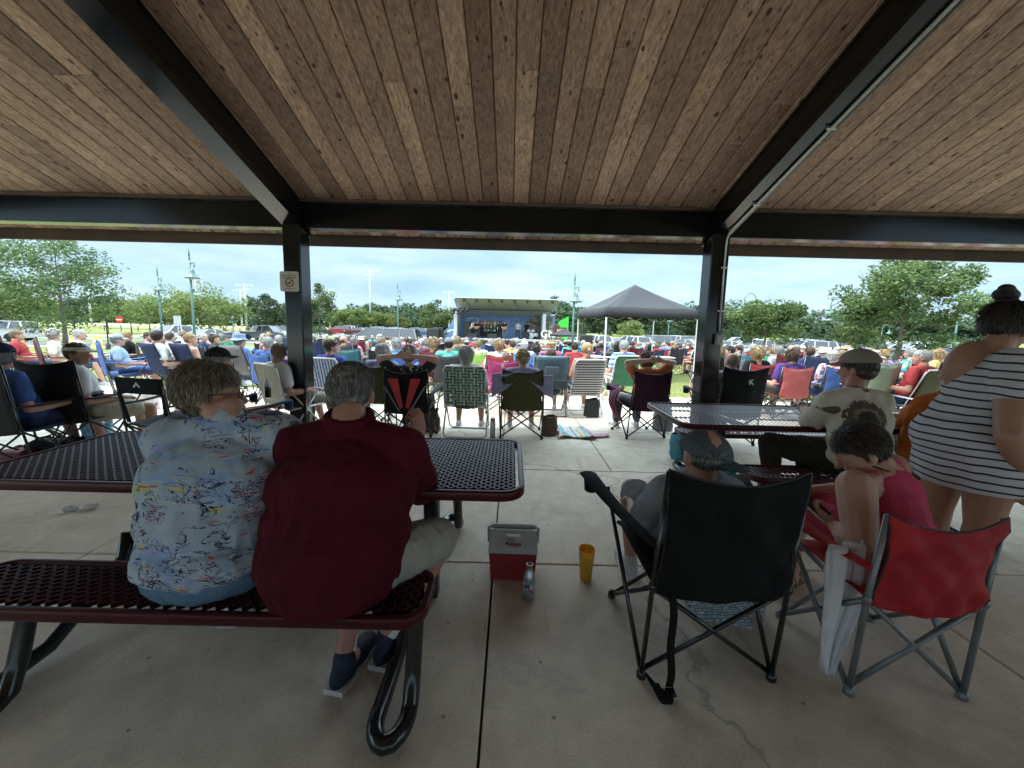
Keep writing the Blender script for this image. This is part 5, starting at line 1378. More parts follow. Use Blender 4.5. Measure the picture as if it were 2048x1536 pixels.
for px, l in ((973, 'microphone stand between the guitar player and the banner'), (1030, 'microphone stand at the empty middle of the stage'), (1020, 'microphone stand left of the grey-shirted musician'), (1100, 'tall black pole in front of the side banner')):
    t = thing('microphone_stand', l, 'microphone stand', (SX(px), SY, dk)); m = MB(); m.tube([(0, 0, 0), (0, 0, 1.5), (.15, 0, 1.75)], .02, 5); m.build('pole', BLKPL, t); m = MB(); m.ell((.17, 0, 1.78), .05, None, 8, 6); m.build('microphone', BLKPL, t)
# musicians (standing figures, seen small)
def standing_joints(arms='down', bend=0.0):
    J = dict(pel=(0, 0, .95), chest=(0, .02+bend*.6, 1.27), neck=(0, .02+bend, 1.47), head=(0, .04+bend*1.2, 1.60), shL=(-.18, .01+bend, 1.41), shR=(.18, .01+bend, 1.41), hf=(0, 1, -.15-bend))
    for s, q in (('L', -1), ('R', 1)):
        J['hip'+s] = (q*.09, 0, .90); J['kn'+s] = (q*.12, .03, .48); J['an'+s] = (q*.14, -.02, .08); J['toe'+s] = (q*.17, .13, 0)
        if arms == 'down': J['el'+s] = (q*.27, .0+bend, 1.13); J['wr'+s] = (q*.28, .08+bend, .90)
        else: J['el'+s] = (q*.28, .04+bend, 1.14); J['wr'+s] = (-q*.02+q*.16, .28+bend, 1.1+(.1 if s == 'L' else -.02)); J['hd'+s] = (-q*.6, .6, 0)
    return J
SB = []
for a, bd in (('down', 0), ('guitar', .06), ('guitar', .28)):
    J = standing_joints(a, bd); r_ = full(J, voxel=.016, sleeve=.6, pl=1.9, fold=.006, hands=False); sh = [shoe_mb(J['an'+s], J['toe'+s])[0] for s in 'LR']; SB.append((r_, [blob(q, 'shoe', LEATH, .014, 2) for q in sh]))
def stander(pos, rz, pose, label, shirt, pants, hair, hcol, skin=SK_LIGHT, hat=None, hatcol=None, k=1.0, guitar=None, group=None):
    r_, sh = SB[pose]; b = link('person', r_[0], None, skin); b.location = pos; b.rotation_euler = (0, 0, rz); b.scale = (k, k, k); tag(b, label, 'person', group)
    link('shirt', r_[1], b, shirt); link('trousers', r_[2], b, pants)
    for s in sh: link('shoe', s, b, (.04, .04, .04))
    if hair: link('hair', HAIRS[hair], b, HC[hcol], r_[3])
    if hat: link('hat', HATS[hat], b, hatcol, r_[3])
    if guitar:
        g_ = thing('guitar', guitar, 'guitar', (0, 0, 0)); M_ = Matrix.Translation(pos) @ Matrix.Rotation(rz, 4, 'Z'); g_.matrix_world = M_
        m = MB(); m.ell((.05, .26, 1.02), (.20, .04, .15)); m.ell((-.12, .27, 1.08), (.14, .035, .11)); m.build('guitar_body', simple('guitar_wood', (.35, .14, .04), .3), g_, True)
        m = MB(); m.box((-.55, .28, 1.24), (.75, .025, .045), Matrix.Rotation(.32, 3, 'Y')); m.build('neck', BLKPL, g_)
    return b
stander((SX(942), SY+.1, dk), PI+.9, 2, 'musician in a pale shirt bending over in front of the stage door', (.6, .42, .4), (.04, .04, .05), 'short', 'darkbrown')
stander((SX(954), SY, dk), PI, 1, 'guitarist in dark clothes left of the coloured banner', (.015, .015, .018), (.03, .035, .05), 'short', 'darkbrown', guitar='guitar held by the dark-clothed guitarist left of the banner')
stander((SX(1000.5), SY, dk), PI+.2, 0, 'musician in black standing at the banner edge with a black hat', (.015, .015, .018), (.015, .015, .02), 'long', 'black', hat='cap', hatcol=(.02, .02, .02))
stander((SX(1009), SY-.1, dk), PI, 1, 'tall musician in black shirt and grey trousers right of the banner', (.015, .015, .018), (.12, .13, .12), 'short', 'black', k=1.03, guitar='guitar held by the tall musician in grey trousers')
stander((SX(1036), SY+.5, dk), PI, 0, 'musician in a light grey shirt and jeans near the drum kit', (.36, .36, .35), (.05, .06, .09), 'short', 'sandy')
stander((SX(1090), SY-1.6, gz(38)), PI/2, 0, 'person in turquoise leggings beside the small black tent', (.55, .57, .57), (.03, .3, .32), 'pony', 'brown', k=1.15)
stander((SX(1055), SY+2.0, dk), PI, 0, 'drummer half hidden behind the white drum kit', (.02, .02, .025), (.02, .02, .02), 'short', 'darkbrown')

# ---------- pop-up canopies ----------
CANV = simple('canopy_cloth', (.016, .0155, .017), .75, 0, .18, 1.2, .15, 3)
def canopy(cx, cy, w, d, zbase, heave, hpk, val, label, ang=0.0, clothm=None):
    t = thing('canopy_tent', label, 'canopy tent', (cx, cy, zbase), ang)
    hw, hd = w/2, d/2; cs = [V((-hw, -hd, heave)), V((hw, -hd, heave)), V((hw, hd, heave)), V((-hw, hd, heave))]; ap = V((0, 0, hpk))
    for i in range(4):
        a, b = cs[i], cs[(i+1) % 4]
        def f(u, v):
            p = a.lerp(b, u).lerp(ap, v); p.z -= math.sin(PI*v)*.045*(1-abs(2*u-1))+.035*math.sin(PI*v) ; p.z -= .02*math.sin(PI*u)*(1-v); return p
        m = MB(); m.sheet(f, 9, 9, .006); m.build('roof_cloth', clothm or CANV, t, True)
        m = MB(); m.sheet(lambda u, v: a.lerp(b, u)+V((0, 0, -v*val-.02*math.sin(PI*u)*(1)-(.012*math.sin(u*18)*v)))+(a.lerp(b, u)*.004), 15, 3, .006); m.build('valance', clothm or CANV, t, True)
        m = MB(); m.box((a.x*.985, a.y*.985, heave/2), (.035, .035, heave)); m.box((a.x*.985, a.y*.985, .01), (.09, .09, .02)); m.build('leg', WHT, t)
        m = MB()
        for k in range(4):
            p = a.lerp(b, k/4)*.98; q = a.lerp(b, (k+1)/4)*.98; p.z = q.z = 0
            m.tube([p+V((0, 0, heave-.05)), q+V((0, 0, heave-.28))], .012, 5); m.tube([p+V((0, 0, heave-.28)), q+V((0, 0, heave-.05))], .012, 5)
        m.build('truss', WHT, t)
    return t
canopy(4.02, 13.3, 2.95, 2.75, gz(13)-.0, 2.24, 3.10, .27, 'black pop-up canopy tent with white legs in the middle of the audience', .14)
canopy(SX(1119), SY-3.4, 2.2, 2.2, gz(36), 1.72, 2.25, .16, 'small black canopy tent in front of the green side panel')
# tables under the canopy
for px, Y, w, l in ((1320, 13.4, .95, 'white folding table under the right side of the canopy'), (1232, 12.8, 1.5, 'folding table with sound equipment under the canopy')):
    t = thing('folding_table', l, 'table', (D(px, 655, Y).x, Y, gz(Y))); m = MB(); m.box((0, 0, .73), (w, .6, .04), None, .01); m.build('tabletop', WHT, t)
    for sx in (-1, 1):
        m = MB(); m.tube([(sx*w*.42, -.25, 0), (sx*w*.42, -.25, .71)], .013, 6); m.build('leg', BLKPL, t); m = MB(); m.tube([(sx*w*.42, .25, 0), (sx*w*.42, .25, .71)], .013, 6); m.build('leg', BLKPL, t)
t = thing('mixing_desk', 'black sound desk on the folding table under the canopy', 'mixing desk', (D(1232, 655, 12.8).x, 12.8, gz(12.8)+.75)); m = MB(); m.box((0, 0, .07), (.9, .45, .12), Matrix.Rotation(.15, 3, 'X'), .01); m.build('desk', BLKPL, t); m = MB(); m.box((.2, .1, .25), (.4, .04, .25), None, .01); m.build('screen', BLKPL, t)
# ---------- the audience ----------
def face_rz(x, Y, k=1.0): return math.atan2(x+.3, 40-Y)*k
PLAID_G = stripes_mat('web_green', (.02, .22, .12), (.62, .64, .6), 22, 0, .55); PLAID_D = stripes_mat('web_dark', (.02, .10, .06), (.45, .47, .43), 26, 2, .4)
WEB_B = stripes_mat('web_blue', (.04, .17, .45), (.62, .64, .64), 20, 0, .45); WEB_Y = stripes_mat('web_cream', (.55, .48, .30), (.62, .6, .52), 30, 0, .5)
NAVYW = stripes_mat('navy_white_stripe', (.02, .03, .06), (.66, .66, .64), 24, 2, .45)
def spot(px, Y): return V((D(px, 690, Y).x, Y, gz(Y)))
COLN = dict(red=(.45, .02, .025), maroon=(.16, .012, .025), navy=(.02, .035, .10), blue=(.035, .12, .42), royal=(.05, .06, .38), sky=(.07, .28, .55), teal=(.03, .20, .24), aqua=(.08, .50, .40), green=(.03, .17, .08), darkgreen=(.02, .06, .03), lime=(.32, .50, .05), olive=(.09, .085, .03), black=(.012, .012, .014), grey=(.20, .20, .21), lightgrey=(.38, .38, .39), white=(.66, .66, .65), cream=(.58, .53, .42), pink=(.55, .03, .22), rose=(.60, .22, .28), coral=(.60, .10, .10), orange=(.60, .15, .03), salmon=(.60, .26, .18), yellow=(.60, .45, .08), purple=(.07, .03, .22), lilac=(.36, .33, .5), plum=(.055, .012, .035), brown=(.12, .07, .04), tan=(.38, .28, .18), slate=(.10, .16, .22), dustyblue=(.14, .27, .36), paleblue=(.28, .42, .60), palegreen=(.32, .42, .28), charcoal=(.05, .05, .055))
for k_ in COLN:
    c_ = COLN[k_]; g_ = sum(c_)/3; COLN[k_] = tuple(q*.78+(g_*.22) for q in c_)
def C_(n): return COLN[n]
def seat_person(px, Y, rz, pose, shirt, hair, hcol, lab, ch=None, chlab=None, chcol='navy', pants=(.05, .07, .12), hat=None, hatcol=None, tank=False, skin=SK_LIGHT, k=1.0, frame=None, cloth=None, web=None, shirtmat=None, shoe=(.5, .5, .5), dz=0.0, dch=(0, 0), rc=None):
    p = spot(px, Y); r = face_rz(p.x, Y)+rz
    o = None
    if lab:
        o = sitter(p+V((-math.sin(r)*.05, math.cos(r)*.05, dz)), r, pose, lab, C_(shirt) if isinstance(shirt, str) else shirt, hair, hcol, pants, skin, hat, hatcol, k, tank, 2, 'people seated in the front rows', shoe)
        if shirtmat:
            for c in o.children:
                if c.name.startswith('shirt'): c.material_slots[0].link = 'OBJECT'; c.material_slots[0].material = shirtmat
    if ch: chair(ch, p+V((dch[0], dch[1], 0)), r if rc is None else rc, chlab, C_(chcol), frame, 'folding chairs of the front rows', cloth, web)
    return o
POLO = stripes_mat('polo_stripes', (.10, .20, .45), (.55, .58, .62), 11, 2, .5)
def blotch(name, base, spots, sc=14, th=.56):
    m, N, L, B = newmat(name); v = coords(N, L); c = base
    for i, (cc, s_) in enumerate(spots):
        n = noi(N, L, coords(N, L, (1, 1, 1), 'Object', (0, 0, 0), (i*3.1, 0, 0)), sc*s_, 3, .5, .4); c = mixc(N, L, ramp(N, L, n, [(th, 0.0), (th+.03, 1.0)]), c, cc)
    L.new(c, B.inputs['Base Color']); B.inputs['Roughness'].default_value = .85; return m
FLORAL = blotch('floral_white', (.55, .55, .53), [((.45, .10, .12), 1.2), ((.08, .12, .3), .9)]); BW = blotch('black_star_print', (.015, .015, .018), [((.5, .5, .5), 1.3)], 14, .62)
TIED = blotch('tie_dye_green', (.05, .35, .25), [((.05, .12, .35), .7), ((.3, .5, .3), 1)], 9, .5); TIEP = blotch('tie_dye_pink', (.5, .2, .42), [((.55, .4, .55), .7)], 9, .5)
sp = seat_person
# --- left of the left post ---
sp(-22, 3.5, .05, 2, 'blue', 'short', 'grey', 'man in a navy cap and blue shirt reclining at the left picture edge', 'quadtall', 'grey camp chair with a dark red top band at the left picture edge', 'charcoal', (.05, .07, .16), 'cap', (.02, .025, .05), skin=SK_RED, rc=.0)
sp(120, 3.95, -.45, 3, 'white', 'short', 'brown', 'woman with short brown hair wearing a white sun visor and sunglasses', 'quadtall', 'big black camp chair holding the woman in the white visor', 'black', (.45, .42, .33), 'visor', (.55, .52, .42), tank=False, skin=SK_TAN, rc=.02)
chair('open', spot(294, 3.75), -.18, 'empty black director-style camp chair left of the woman in the printed shirt', C_('black'), None, 'folding chairs of the front rows')
sp(412, 3.6, -.45, 0, 'charcoal', 'short', 'grey', 'man in a black ball cap mostly hidden behind the woman in the printed shirt', 'quad', 'dark blue camp chair with a drink in its arm behind the printed shirt', 'navy', (.02, .03, .06), 'cap', (.02, .02, .022), skin=SK_LIGHT)
sp(545, 4.75, -.5, 2, 'white', 'short', 'sandy', 'older man in a white polo shirt turning right in a lawn chair', 'web', 'aluminium lawn chair with cream webbing beside the left post', 'white', (.35, .32, .25), skin=SK_RED, frame=ALU, web=(WEB_Y, WEB_Y))
sp(222, 7.3, -.5, 0, 'paleblue', 'short', 'grey', 'person in a pale blue shirt with a grey cap in the blue high-backed chair', 'quadtall', 'bright blue and grey high-backed camp chair with white peak emblem', 'blue', (.05, .08, .2), 'cap', (.3, .32, .33), k=.96)
sp(306, 7.2, -.25, 2, 'white', 'short', 'darkbrown', 'man in a white shirt with dark greying hair looking right', 'rock', 'navy padded chair of the man in the white shirt', 'navy', k=1.04)
sp(368, 7.3, -.2, 3, 'salmon', 'short', 'blonde', 'woman with short blonde hair and bare shoulders in front of the bell lamp', 'rock', 'navy padded chair of the woman with bare shoulders', 'navy', tank=True, k=1.0)
sp(470, 7.1, -.15, 0, 'blue', 'short', 'grey', 'man in a blue shirt with a blue and white patterned bucket hat', 'rock', 'grey rocking camp chair with a black back pocket', 'grey', hat='bucket', hatcol=(.25, .32, .45))
sp(528, 6.7, -.25, 2, 'blue', 'short', 'silver', 'man with close-cut silver hair beside the left post in a blue shirt', 'quad', 'blue camp chair left of the steel post', 'blue')
sp(22, 8.0, -.5, 0, 'red', 'short', 'sandy', 'person with sandy hair in the maroon chair nearest the picture edge', 'quadtall', 'maroon camp chair nearest the left picture edge', 'maroon', k=.97)
sp(98, 7.9, -.45, 2, 'cream', 'curly', 'grey', 'person with curly grey hair in the second maroon chair', 'quadtall', 'maroon camp chair with a white emblem behind the visor woman', 'maroon')
sp(140, 8.2, -.4, 1, 'white', 'short', 'white', 'person in a white patterned shirt leaning beyond the white visor', 'quad', 'black and white checked chair beyond the white visor', 'lightgrey', shirtmat=FLORAL)
sp(249, 9.8, -.6, 2, 'black', 'short', 'blonde', 'woman in black with short blonde hair between the blue chair and the white-shirted man', 'quad', 'black camp chair of the woman in black', 'black')
sp(286, 9.7, -.5, 3, 'rose', 'short', 'brown', 'brown-haired woman in rose beyond the left shoulder of the white-shirted man', 'quad', 'dark camp chair of the woman in rose', 'charcoal')
sp(333, 9.6, -.6, 2, 'white', 'short', 'brown', 'woman in a white top resting her arm right of the white-shirted man', 'quad', 'black camp chair of the woman in the white top', 'black')
sp(396, 10.2, -.6, 3, 'navy', 'short', 'white', 'white-haired man in a navy shirt at the foot of the tallest bell lamp', 'quad', 'black camp chair of the white-haired man in navy', 'black')
sp(417, 8.8, -.6, 3, 'charcoal', 'bob', 'brown', 'woman with brown wavy hair right above the black ball cap', 'quad', 'black camp chair of the woman with brown wavy hair', 'black')
sp(438, 10.3, -.5, 2, 'darkgreen', 'short', 'grey', 'man in dark green with greying hair looking right', 'quad', 'olive camp chair of the man in dark green', 'olive')
sp(456, 12.0, -.3, 0, 'tan', 'bald', 'grey', 'bald man far behind the bucket hat', 'quad', 'dark green camp chair of the far bald man', 'darkgreen')
sp(552, 10.0, -.4, 2, 'royal', 'short', 'silver', 'grey-haired person right beside the left post, far row', 'quad', 'black camp chair of the far grey-haired person', 'black')
# --- between the posts ---
sp(652, 5.7, -.2, 3, 'royal', 'short', 'brown', 'person with thick short brown hair in a violet-blue shirt beside the left post', 'web', 'lawn chair with blue and white webbing beside the left post', 'white', frame=ALU, web=(WEB_B, WEB_B), k=1.02)
chair('quadtall', spot(683, 9.0), .1, 'empty black high-backed chair behind the brown-haired person', C_('charcoal'), None, 'folding chairs of the front rows')
sp(703, 10.2, -.1, 0, 'rose', 'short', 'grey', 'grey-haired person between two black high-backed chairs', 'quadtall', 'second black high-backed chair above the teal headrest', 'plum')
sp(702, 6.9, -.15, 1, 'slate', None, 'grey', None, 'quadtall', 'teal reclining chair with a headrest above the maroon-shirted man', 'teal')
sp(757, 5.3, -.2, 3, 'lilac', 'short', 'white', 'white-haired woman in profile to the right behind the maroon-shirted man', 'quad', 'olive-yellow topped chair of the white-haired woman', 'olive', skin=SK_RED)
sp(815, 4.72, .05, 5, 'black', 'curly', 'grey', 'person with curly grey hair and a raised elbow in a black star print shirt', 'quad', 'black and red camp chair with a V-shaped back and red panels', 'black', (.02, .02, .03), shirtmat=BW)
sp(791, 7.6, .1, 0, 'sky', 'bob', 'silver', 'person with a pale grey bob in the blue chair', 'quad', 'bright blue camp chair between the white-haired and the curly-haired person', 'blue', k=1.0)
sp(761, 9.2, .1, 3, 'white', 'short', 'sandy', 'sandy-haired person behind the white-haired woman', 'quad', 'black camp chair behind the white-haired woman', 'black')
sp(864, 8.2, .0, 0, 'maroon', 'long', 'blonde', 'woman with long straight blonde hair behind the raised elbow', 'quad', 'dark red camp chair of the woman with long blonde hair', 'maroon')
sp(896, 7.3, .0, 0, 'aqua', 'short', 'darkbrown', 'man in a turquoise shirt and grey cap', 'quad', 'black camp chair with tan trim of the man in turquoise', 'charcoal', hat='cap', hatcol=(.16, .17, .2), k=1.02)
sp(931, 5.0, .0, 0, 'white', 'bob', 'silver', 'woman with a straight grey bob in the green plaid lawn chair', 'web', 'aluminium lawn chair with green and white plaid webbing', 'white', (.012, .012, .015), frame=ALU, web=(PLAID_G, PLAID_D), shoe=(.6, .6, .6), k=1.0)
sp(956, 9.2, .0, 0, 'cream', 'short', 'sandy', 'short-haired person in the lime green chair', 'quad', 'lime green camp chair behind the grey bob', 'lime')
sp(999, 7.6, .1, 0, 'white', 'bob', 'blonde', 'blonde person in white right behind the pink chair', 'quad', 'red and white camp chair behind the pink one', 'red')
sp(1013, 7.0, 0, 0, 'pink', 'short', 'sandy', 'small child whose head just tops the pink chair back', None, None, k=.84)
chair('quad', spot(1007, 6.5), .0, 'bright pink camp chair with a white emblem and a pink blanket', C_('pink'), None, 'folding chairs of the front rows')
sp(1047, 5.05, -.02, 0, 'lilac', 'curly', 'blonde', 'person with curly blonde hair and a lavender jacket over the shoulders', 'quad', 'olive green camp chair with the curly blonde person', 'olive', (.3, .2, .15), k=.97)
sp(1104, 6.35, .0, 0, 'dustyblue', 'short', 'brown', 'brown-haired person almost hidden by the dusty blue padded chair', 'rock', 'dusty blue padded armchair with a grey back pocket', 'dustyblue', k=.93, frame=TUBEGRY)
sp(1178, 6.4, .1, 0, 'salmon', 'pony', 'blonde', 'woman with a blonde ponytail and bare shoulders in the striped beach chair', 'sling', 'white-framed beach chair with navy and white stripes', 'white', tank=True, frame=WHT, cloth=NAVYW, skin=SK_TAN, k=1.03)
sp(1252, 7.6, .12, 0, 'paleblue', 'short', 'silver', 'man with silver hair in a blue and white striped polo shirt', 'sling', 'green sling chair behind the man in the striped polo shirt', 'green', frame=WHT, shirtmat=POLO, skin=SK_RED, k=1.05, pants=(.4, .37, .3))
sp(1303, 5.2, .1, 5, 'orange', 'bob', 'brown', 'woman in orange with both hands behind her brown hair', 'quad', 'dark plum camp chair with a maroon blanket over its left arm', 'plum', (.12, .12, .13), k=.98)
sp(1152, 9.0, .1, 0, 'red', 'short', 'darkbrown', 'dark-haired person in red left of the canopy leg', 'quad', 'red camp chair left of the canopy leg', 'red')
sp(1103, 8.4, .1, 2, 'coral', 'short', 'blonde', 'person with a visor and blonde hair behind the dusty blue chair', 'quad', 'blue camp chair behind the dusty blue armchair', 'royal', hat='visor', hatcol=(.5, .45, .3))
sp(1049, 9.0, .0, 0, 'white', 'short', 'white', 'person in a white cap above the curly blonde hair', 'quad', 'sky blue camp chair above the curly blonde hair', 'sky', hat='cap', hatcol=(.6, .6, .6))
sp(1024, 10.4, .0, 2, 'yellow', 'short', 'brown', 'brown-haired person in yellow behind the pink chair', 'quad', 'black camp chair of the person in yellow', 'black')
# --- right of the right post ---
sp(1480, 4.95, .0, 4, 'lightgrey', 'bald', 'grey', 'balding man in a grey shirt in the black chair beyond the slotted table', 'quadtall', 'black camp chair with a white emblem beyond the slotted table', 'black', skin=SK_RED, k=1.0)
sp(1523, 7.0, .0, 0, 'black', 'long', 'blonde', 'woman with long wavy blonde hair in the red chair', 'quad', 'red camp chair with a white emblem and a black back pocket', 'red')
sp(1444, 7.4, .0, 0, 'pink', 'long', 'sandy', 'long-haired person showing beside the right post', 'quadtall', 'black ribbed camp chair beside the right post', 'black')
sp(1466, 8.8, .1, 2, 'charcoal', 'short', 'black', 'dark-haired person in charcoal above the bald head', 'quad', 'grey camp chair above the bald head', 'grey')
sp(1592, 6.5, -.1, 0, 'purple', 'bob', 'brown', 'person with straight brown hair in a purple shirt', 'quad', 'coral red camp chair with red carry bags hanging from it', 'coral', (.09, .09, .07), k=1.0)
sp(1570, 8.3, -.1, 1, 'lightgrey', 'short', 'grey', 'man in pale grey reclining left of the purple shirt', 'quadtall', 'maroon and grey reclining camp chair', 'maroon')
sp(1628, 8.0, -.1, 0, 'navy', 'short', 'brown', 'person behind the navy chair with a cream hat slung on it', 'quadtall', 'navy and pale grey wide camp chair with a cream hat on it', 'navy')
sp(1598, 9.8, 0, 0, 'pink', 'short', 'auburn', 'auburn-haired person in pink above the brown-haired purple shirt', 'quad', 'maroon camp chair of the auburn-haired person', 'maroon')
sp(1553, 9.6, 0, 0, 'green', 'short', 'sandy', 'sandy-haired person in green right of the long blonde hair', 'quad', 'dark green camp chair right of the long blonde hair', 'green')
sp(1680, 6.6, -.2, 3, 'white', 'short', 'white', 'white-haired person with a beige visor in a floral shirt left of the turkey shirt', 'quad', 'bright blue camp chair partly hidden by the turkey-print shirt', 'blue', hat='visor', hatcol=(.45, .4, .3), shirtmat=FLORAL)
sp(1660, 8.6, -.1, 0, 'white', 'short', 'white', 'person in a white fluffy hat behind the sky blue chair', 'quad', 'sky blue round-edged camp chair', 'sky', hat='bucket', hatcol=(.55, .55, .53))
sp(1757, 6.3, .0, 0, 'lightgrey', 'short', 'white', 'person in a white sun hat right of the turkey-print shirt', 'quadtall', 'pale green camp chair right of the turkey-print shirt', 'palegreen', hat='sunhat', hatcol=(.58, .57, .54))
sp(1778, 8.6, 0, 0, 'pink', 'long', 'blonde', 'blonde girl in a pink tie-dye shirt left of the big tree trunk', 'quad', 'grey camp chair of the blonde girl', 'grey', shirtmat=TIEP)
sp(1834, 8.4, 0, 0, 'green', 'short', 'grey', 'person in a green tie-dye shirt right of the big tree trunk', 'quad', 'black camp chair of the green tie-dye shirt', 'black', shirtmat=TIED)
sp(1860, 6.0, .1, 2, 'red', 'short', 'silver', 'man with thin silver hair in a bright red shirt', 'sling', 'aluminium chair with an olive band across the red shirt', 'olive', (.04, .07, .2), frame=ALU, skin=SK_RED, k=1.05)
sp(1886, 8.2, .1, 2, 'yellow', 'long', 'blonde', 'blonde woman in yellow right behind the bright red shirt', 'quad', 'red camp chair behind the bright red shirt', 'red')
# --- the rest of the audience: rows on the lawn, every person and chair an object of its own ---
def rowname(Y): return 'nearest' if Y < 11.5 else 'second' if Y < 13.5 else 'third' if Y < 16 else 'fourth' if Y < 19 else 'fifth' if Y < 22.5 else 'far' if Y < 26.5 else 'farthest'
MARK = [(30, 'near the left picture edge'), (120, 'below the honey locust'), (200, 'by the yellow cones'), (290, 'below the no-entry sign'), (360, 'below the two bell lamps'), (440, 'below the wide trees'), (520, 'below the grey pickup'), (600, 'beside the left post'), (690, 'below the red car'), (760, 'by the minivan front'), (830, 'by the minivan rear'), (890, 'below the stage steps'), (945, 'below the stage door'), (995, 'below the coloured banner'), (1045, 'below the mid stage'), (1090, 'below the drum kit'), (1140, 'below the green panel'), (1200, 'by the canopy left legs'), (1270, 'under the canopy peak'), (1340, 'by the white folding table'), (1400, 'left of the right post'), (1480, 'right of the right post'), (1560, 'below the flat-topped tree'), (1640, 'below the silver estate car'), (1710, 'below the red parked car'), (1780, 'left of the big tree'), (1850, 'right of the big tree'), (1950, 'by the striped dress')]
def mark(px): return min(MARK, key=lambda q: abs(q[0]-px))[1]
used = set(); HN = ['short', 'short', 'curly', 'bob', 'short', 'long', 'bald', 'pony']; HCN = ['grey', 'silver', 'white', 'sandy', 'brown', 'blonde', 'grey', 'darkbrown', 'silver']
SHN = ['red', 'navy', 'white', 'blue', 'lightgrey', 'teal', 'rose', 'black', 'coral', 'pink', 'cream', 'green', 'lilac', 'sky', 'yellow', 'charcoal', 'purple', 'aqua', 'orange', 'salmon', 'paleblue', 'maroon', 'white', 'grey']
CHN = ['red', 'navy', 'black', 'blue', 'green', 'maroon', 'grey', 'black', 'royal', 'charcoal', 'red', 'navy', 'teal']
FCOL = {}
placed = []
r = random.Random(42)
def far_person(px, Y, **kw):
    p = spot(px, Y)
    for (q, y) in placed:
        if abs(q-p.x) < .62 and abs(y-Y) < .95: return
    placed.append((p.x, Y))
    for t in range(60):
        s = r.choice(SHN); hn = r.choice(HN); hc = r.choice(HCN); hat = r.choice([None]*5+['cap', 'sunhat', 'visor']); cn = r.choice(CHN)
        hd = {'short': 'short %s hair', 'curly': 'curly %s hair', 'bob': '%s bobbed hair', 'long': 'long %s hair', 'bald': 'thin %s hair', 'pony': '%s ponytail'}[hn] % hc
        key = (s, hn, hc, hat, rowname(Y), mark(px)); ck = (cn, rowname(Y), mark(px))
        if (s, hn, rowname(Y), mark(px)) in used: continue
        if ck in used and t < 40: continue
        used.add((s, hn, rowname(Y), mark(px))); break
    rz = face_rz(p.x, Y)+r.uniform(-.25, .25); k = r.uniform(.93, 1.07)
    hatl = {'cap': ' and cap', 'sunhat': ' and sun hat', 'visor': ' and visor', None: ''}[hat]
    o = sitter(p+V((-math.sin(rz)*.04, math.cos(rz)*.04, 0)), rz, r.choice((0, 0, 0, 1, 2, 3, 4)), '%s shirt, %s%s, %s lawn row %s' % (s, hd, hatl, rowname(Y), mark(px)), tuple(c*r.uniform(.85, 1.15) for c in COLN[s]), hn, hc, (.06, .07, .1), r.choice((SK_LIGHT, SK_RED, SK_TAN)), hat, r.choice(((.55, .54, .5), (.05, .06, .1), (.4, .3, .2), (.3, .3, .32))), k, r.random() < .2, 1 if Y < 13 else 0, 'people seated on the lawn')
    if Y < 20 or r.random() < .6:
        l = '%s chair under the %s shirt, %s lawn row %s' % (cn, s, rowname(Y), mark(px))
        chair(r.choice(('quad', 'quad', 'quadtall', 'quadlow')), p, rz, l, tuple(c*r.uniform(.8, 1.2) for c in COLN[cn]), r.choice((TUBEBLK, TUBEGRY)), 'folding chairs on the lawn', merged=True)
for Y in (10.0, 11.6, 13.2, 14.9, 16.8, 18.9, 21.2, 23.8, 26.8, 30.0):
    xa, xb = -.95*Y, 1.32*Y
    x = xa+r.uniform(0, 1)
    while x < xb:
        px = CX+x*F/Y
        gap = False
        if Y < 11 and 1110 < px < 1420: gap = True                      # open grass under and before the canopy
        if Y < 13.9 and 1180 < px < 1420: gap = True
        if px < 560 and Y > 13.5 : gap = True                            # the road side has fewer people
        if px < 300 and Y > 10.5: gap = r.random() < .5 or Y > 12
        if 690 < px < 840 and Y > 24: gap = True                       # the minivan
        if abs(px-1801) < 17 and Y < 20: gap = True
        if not gap and r.random() < (.86 if Y > 12 else .74): far_person(px, Y+r.uniform(-.35, .35))
        x += r.uniform(.72, 1.05)*(1 if Y < 18 else 1.08)
print('far people', len(placed))

# emblems and panels on chair backs
EMB = simple('emblem_white', (.62, .62, .62), .6); REDP = simple('red_panel', (.40, .02, .03), .6, 0, .2, 8)
def emb(key, txt, z, size, y=-.155, x=0.0, mat=None):
    for l, t in CHAIRS.items():
        if key in l: put_text(txt, size, mat or EMB, t, Matrix.Translation((x, y, z)) @ FACE, 'emblem', .002, .003)
emb('bright pink camp', 'K', .83, .07, -.185); emb('bright pink camp', 'K', .83, -.07, -.185, 0.0)
emb('black camp chair with a white emblem beyond', 'K', .86, .085, -.24, .02); emb('black camp chair with a white emblem beyond', 'K', .86, -.085, -.24, -.02)
def peak(key, z, y, s=.05, x=0.0):
    for l, t in CHAIRS.items():
        if key in l: m = MB(); m.prism([(x-s, z), (x-s*.1, z+s*1.1), (x+s*.9, z), (x+s*.5, z), (x-s*.1, z+s*.6), (x-s*.5, z)], y-.003, y+.001); m.build('emblem', EMB, t)
peak('empty black director', .815, -.118, .045); peak('bright blue and grey high', .92, -.245); peak('grey rocking camp', .80, -.125, .04); peak('maroon camp chair with a white emblem behind', .93, -.245, .04); peak('red camp chair with a white emblem and', .80, -.18, .035); pass
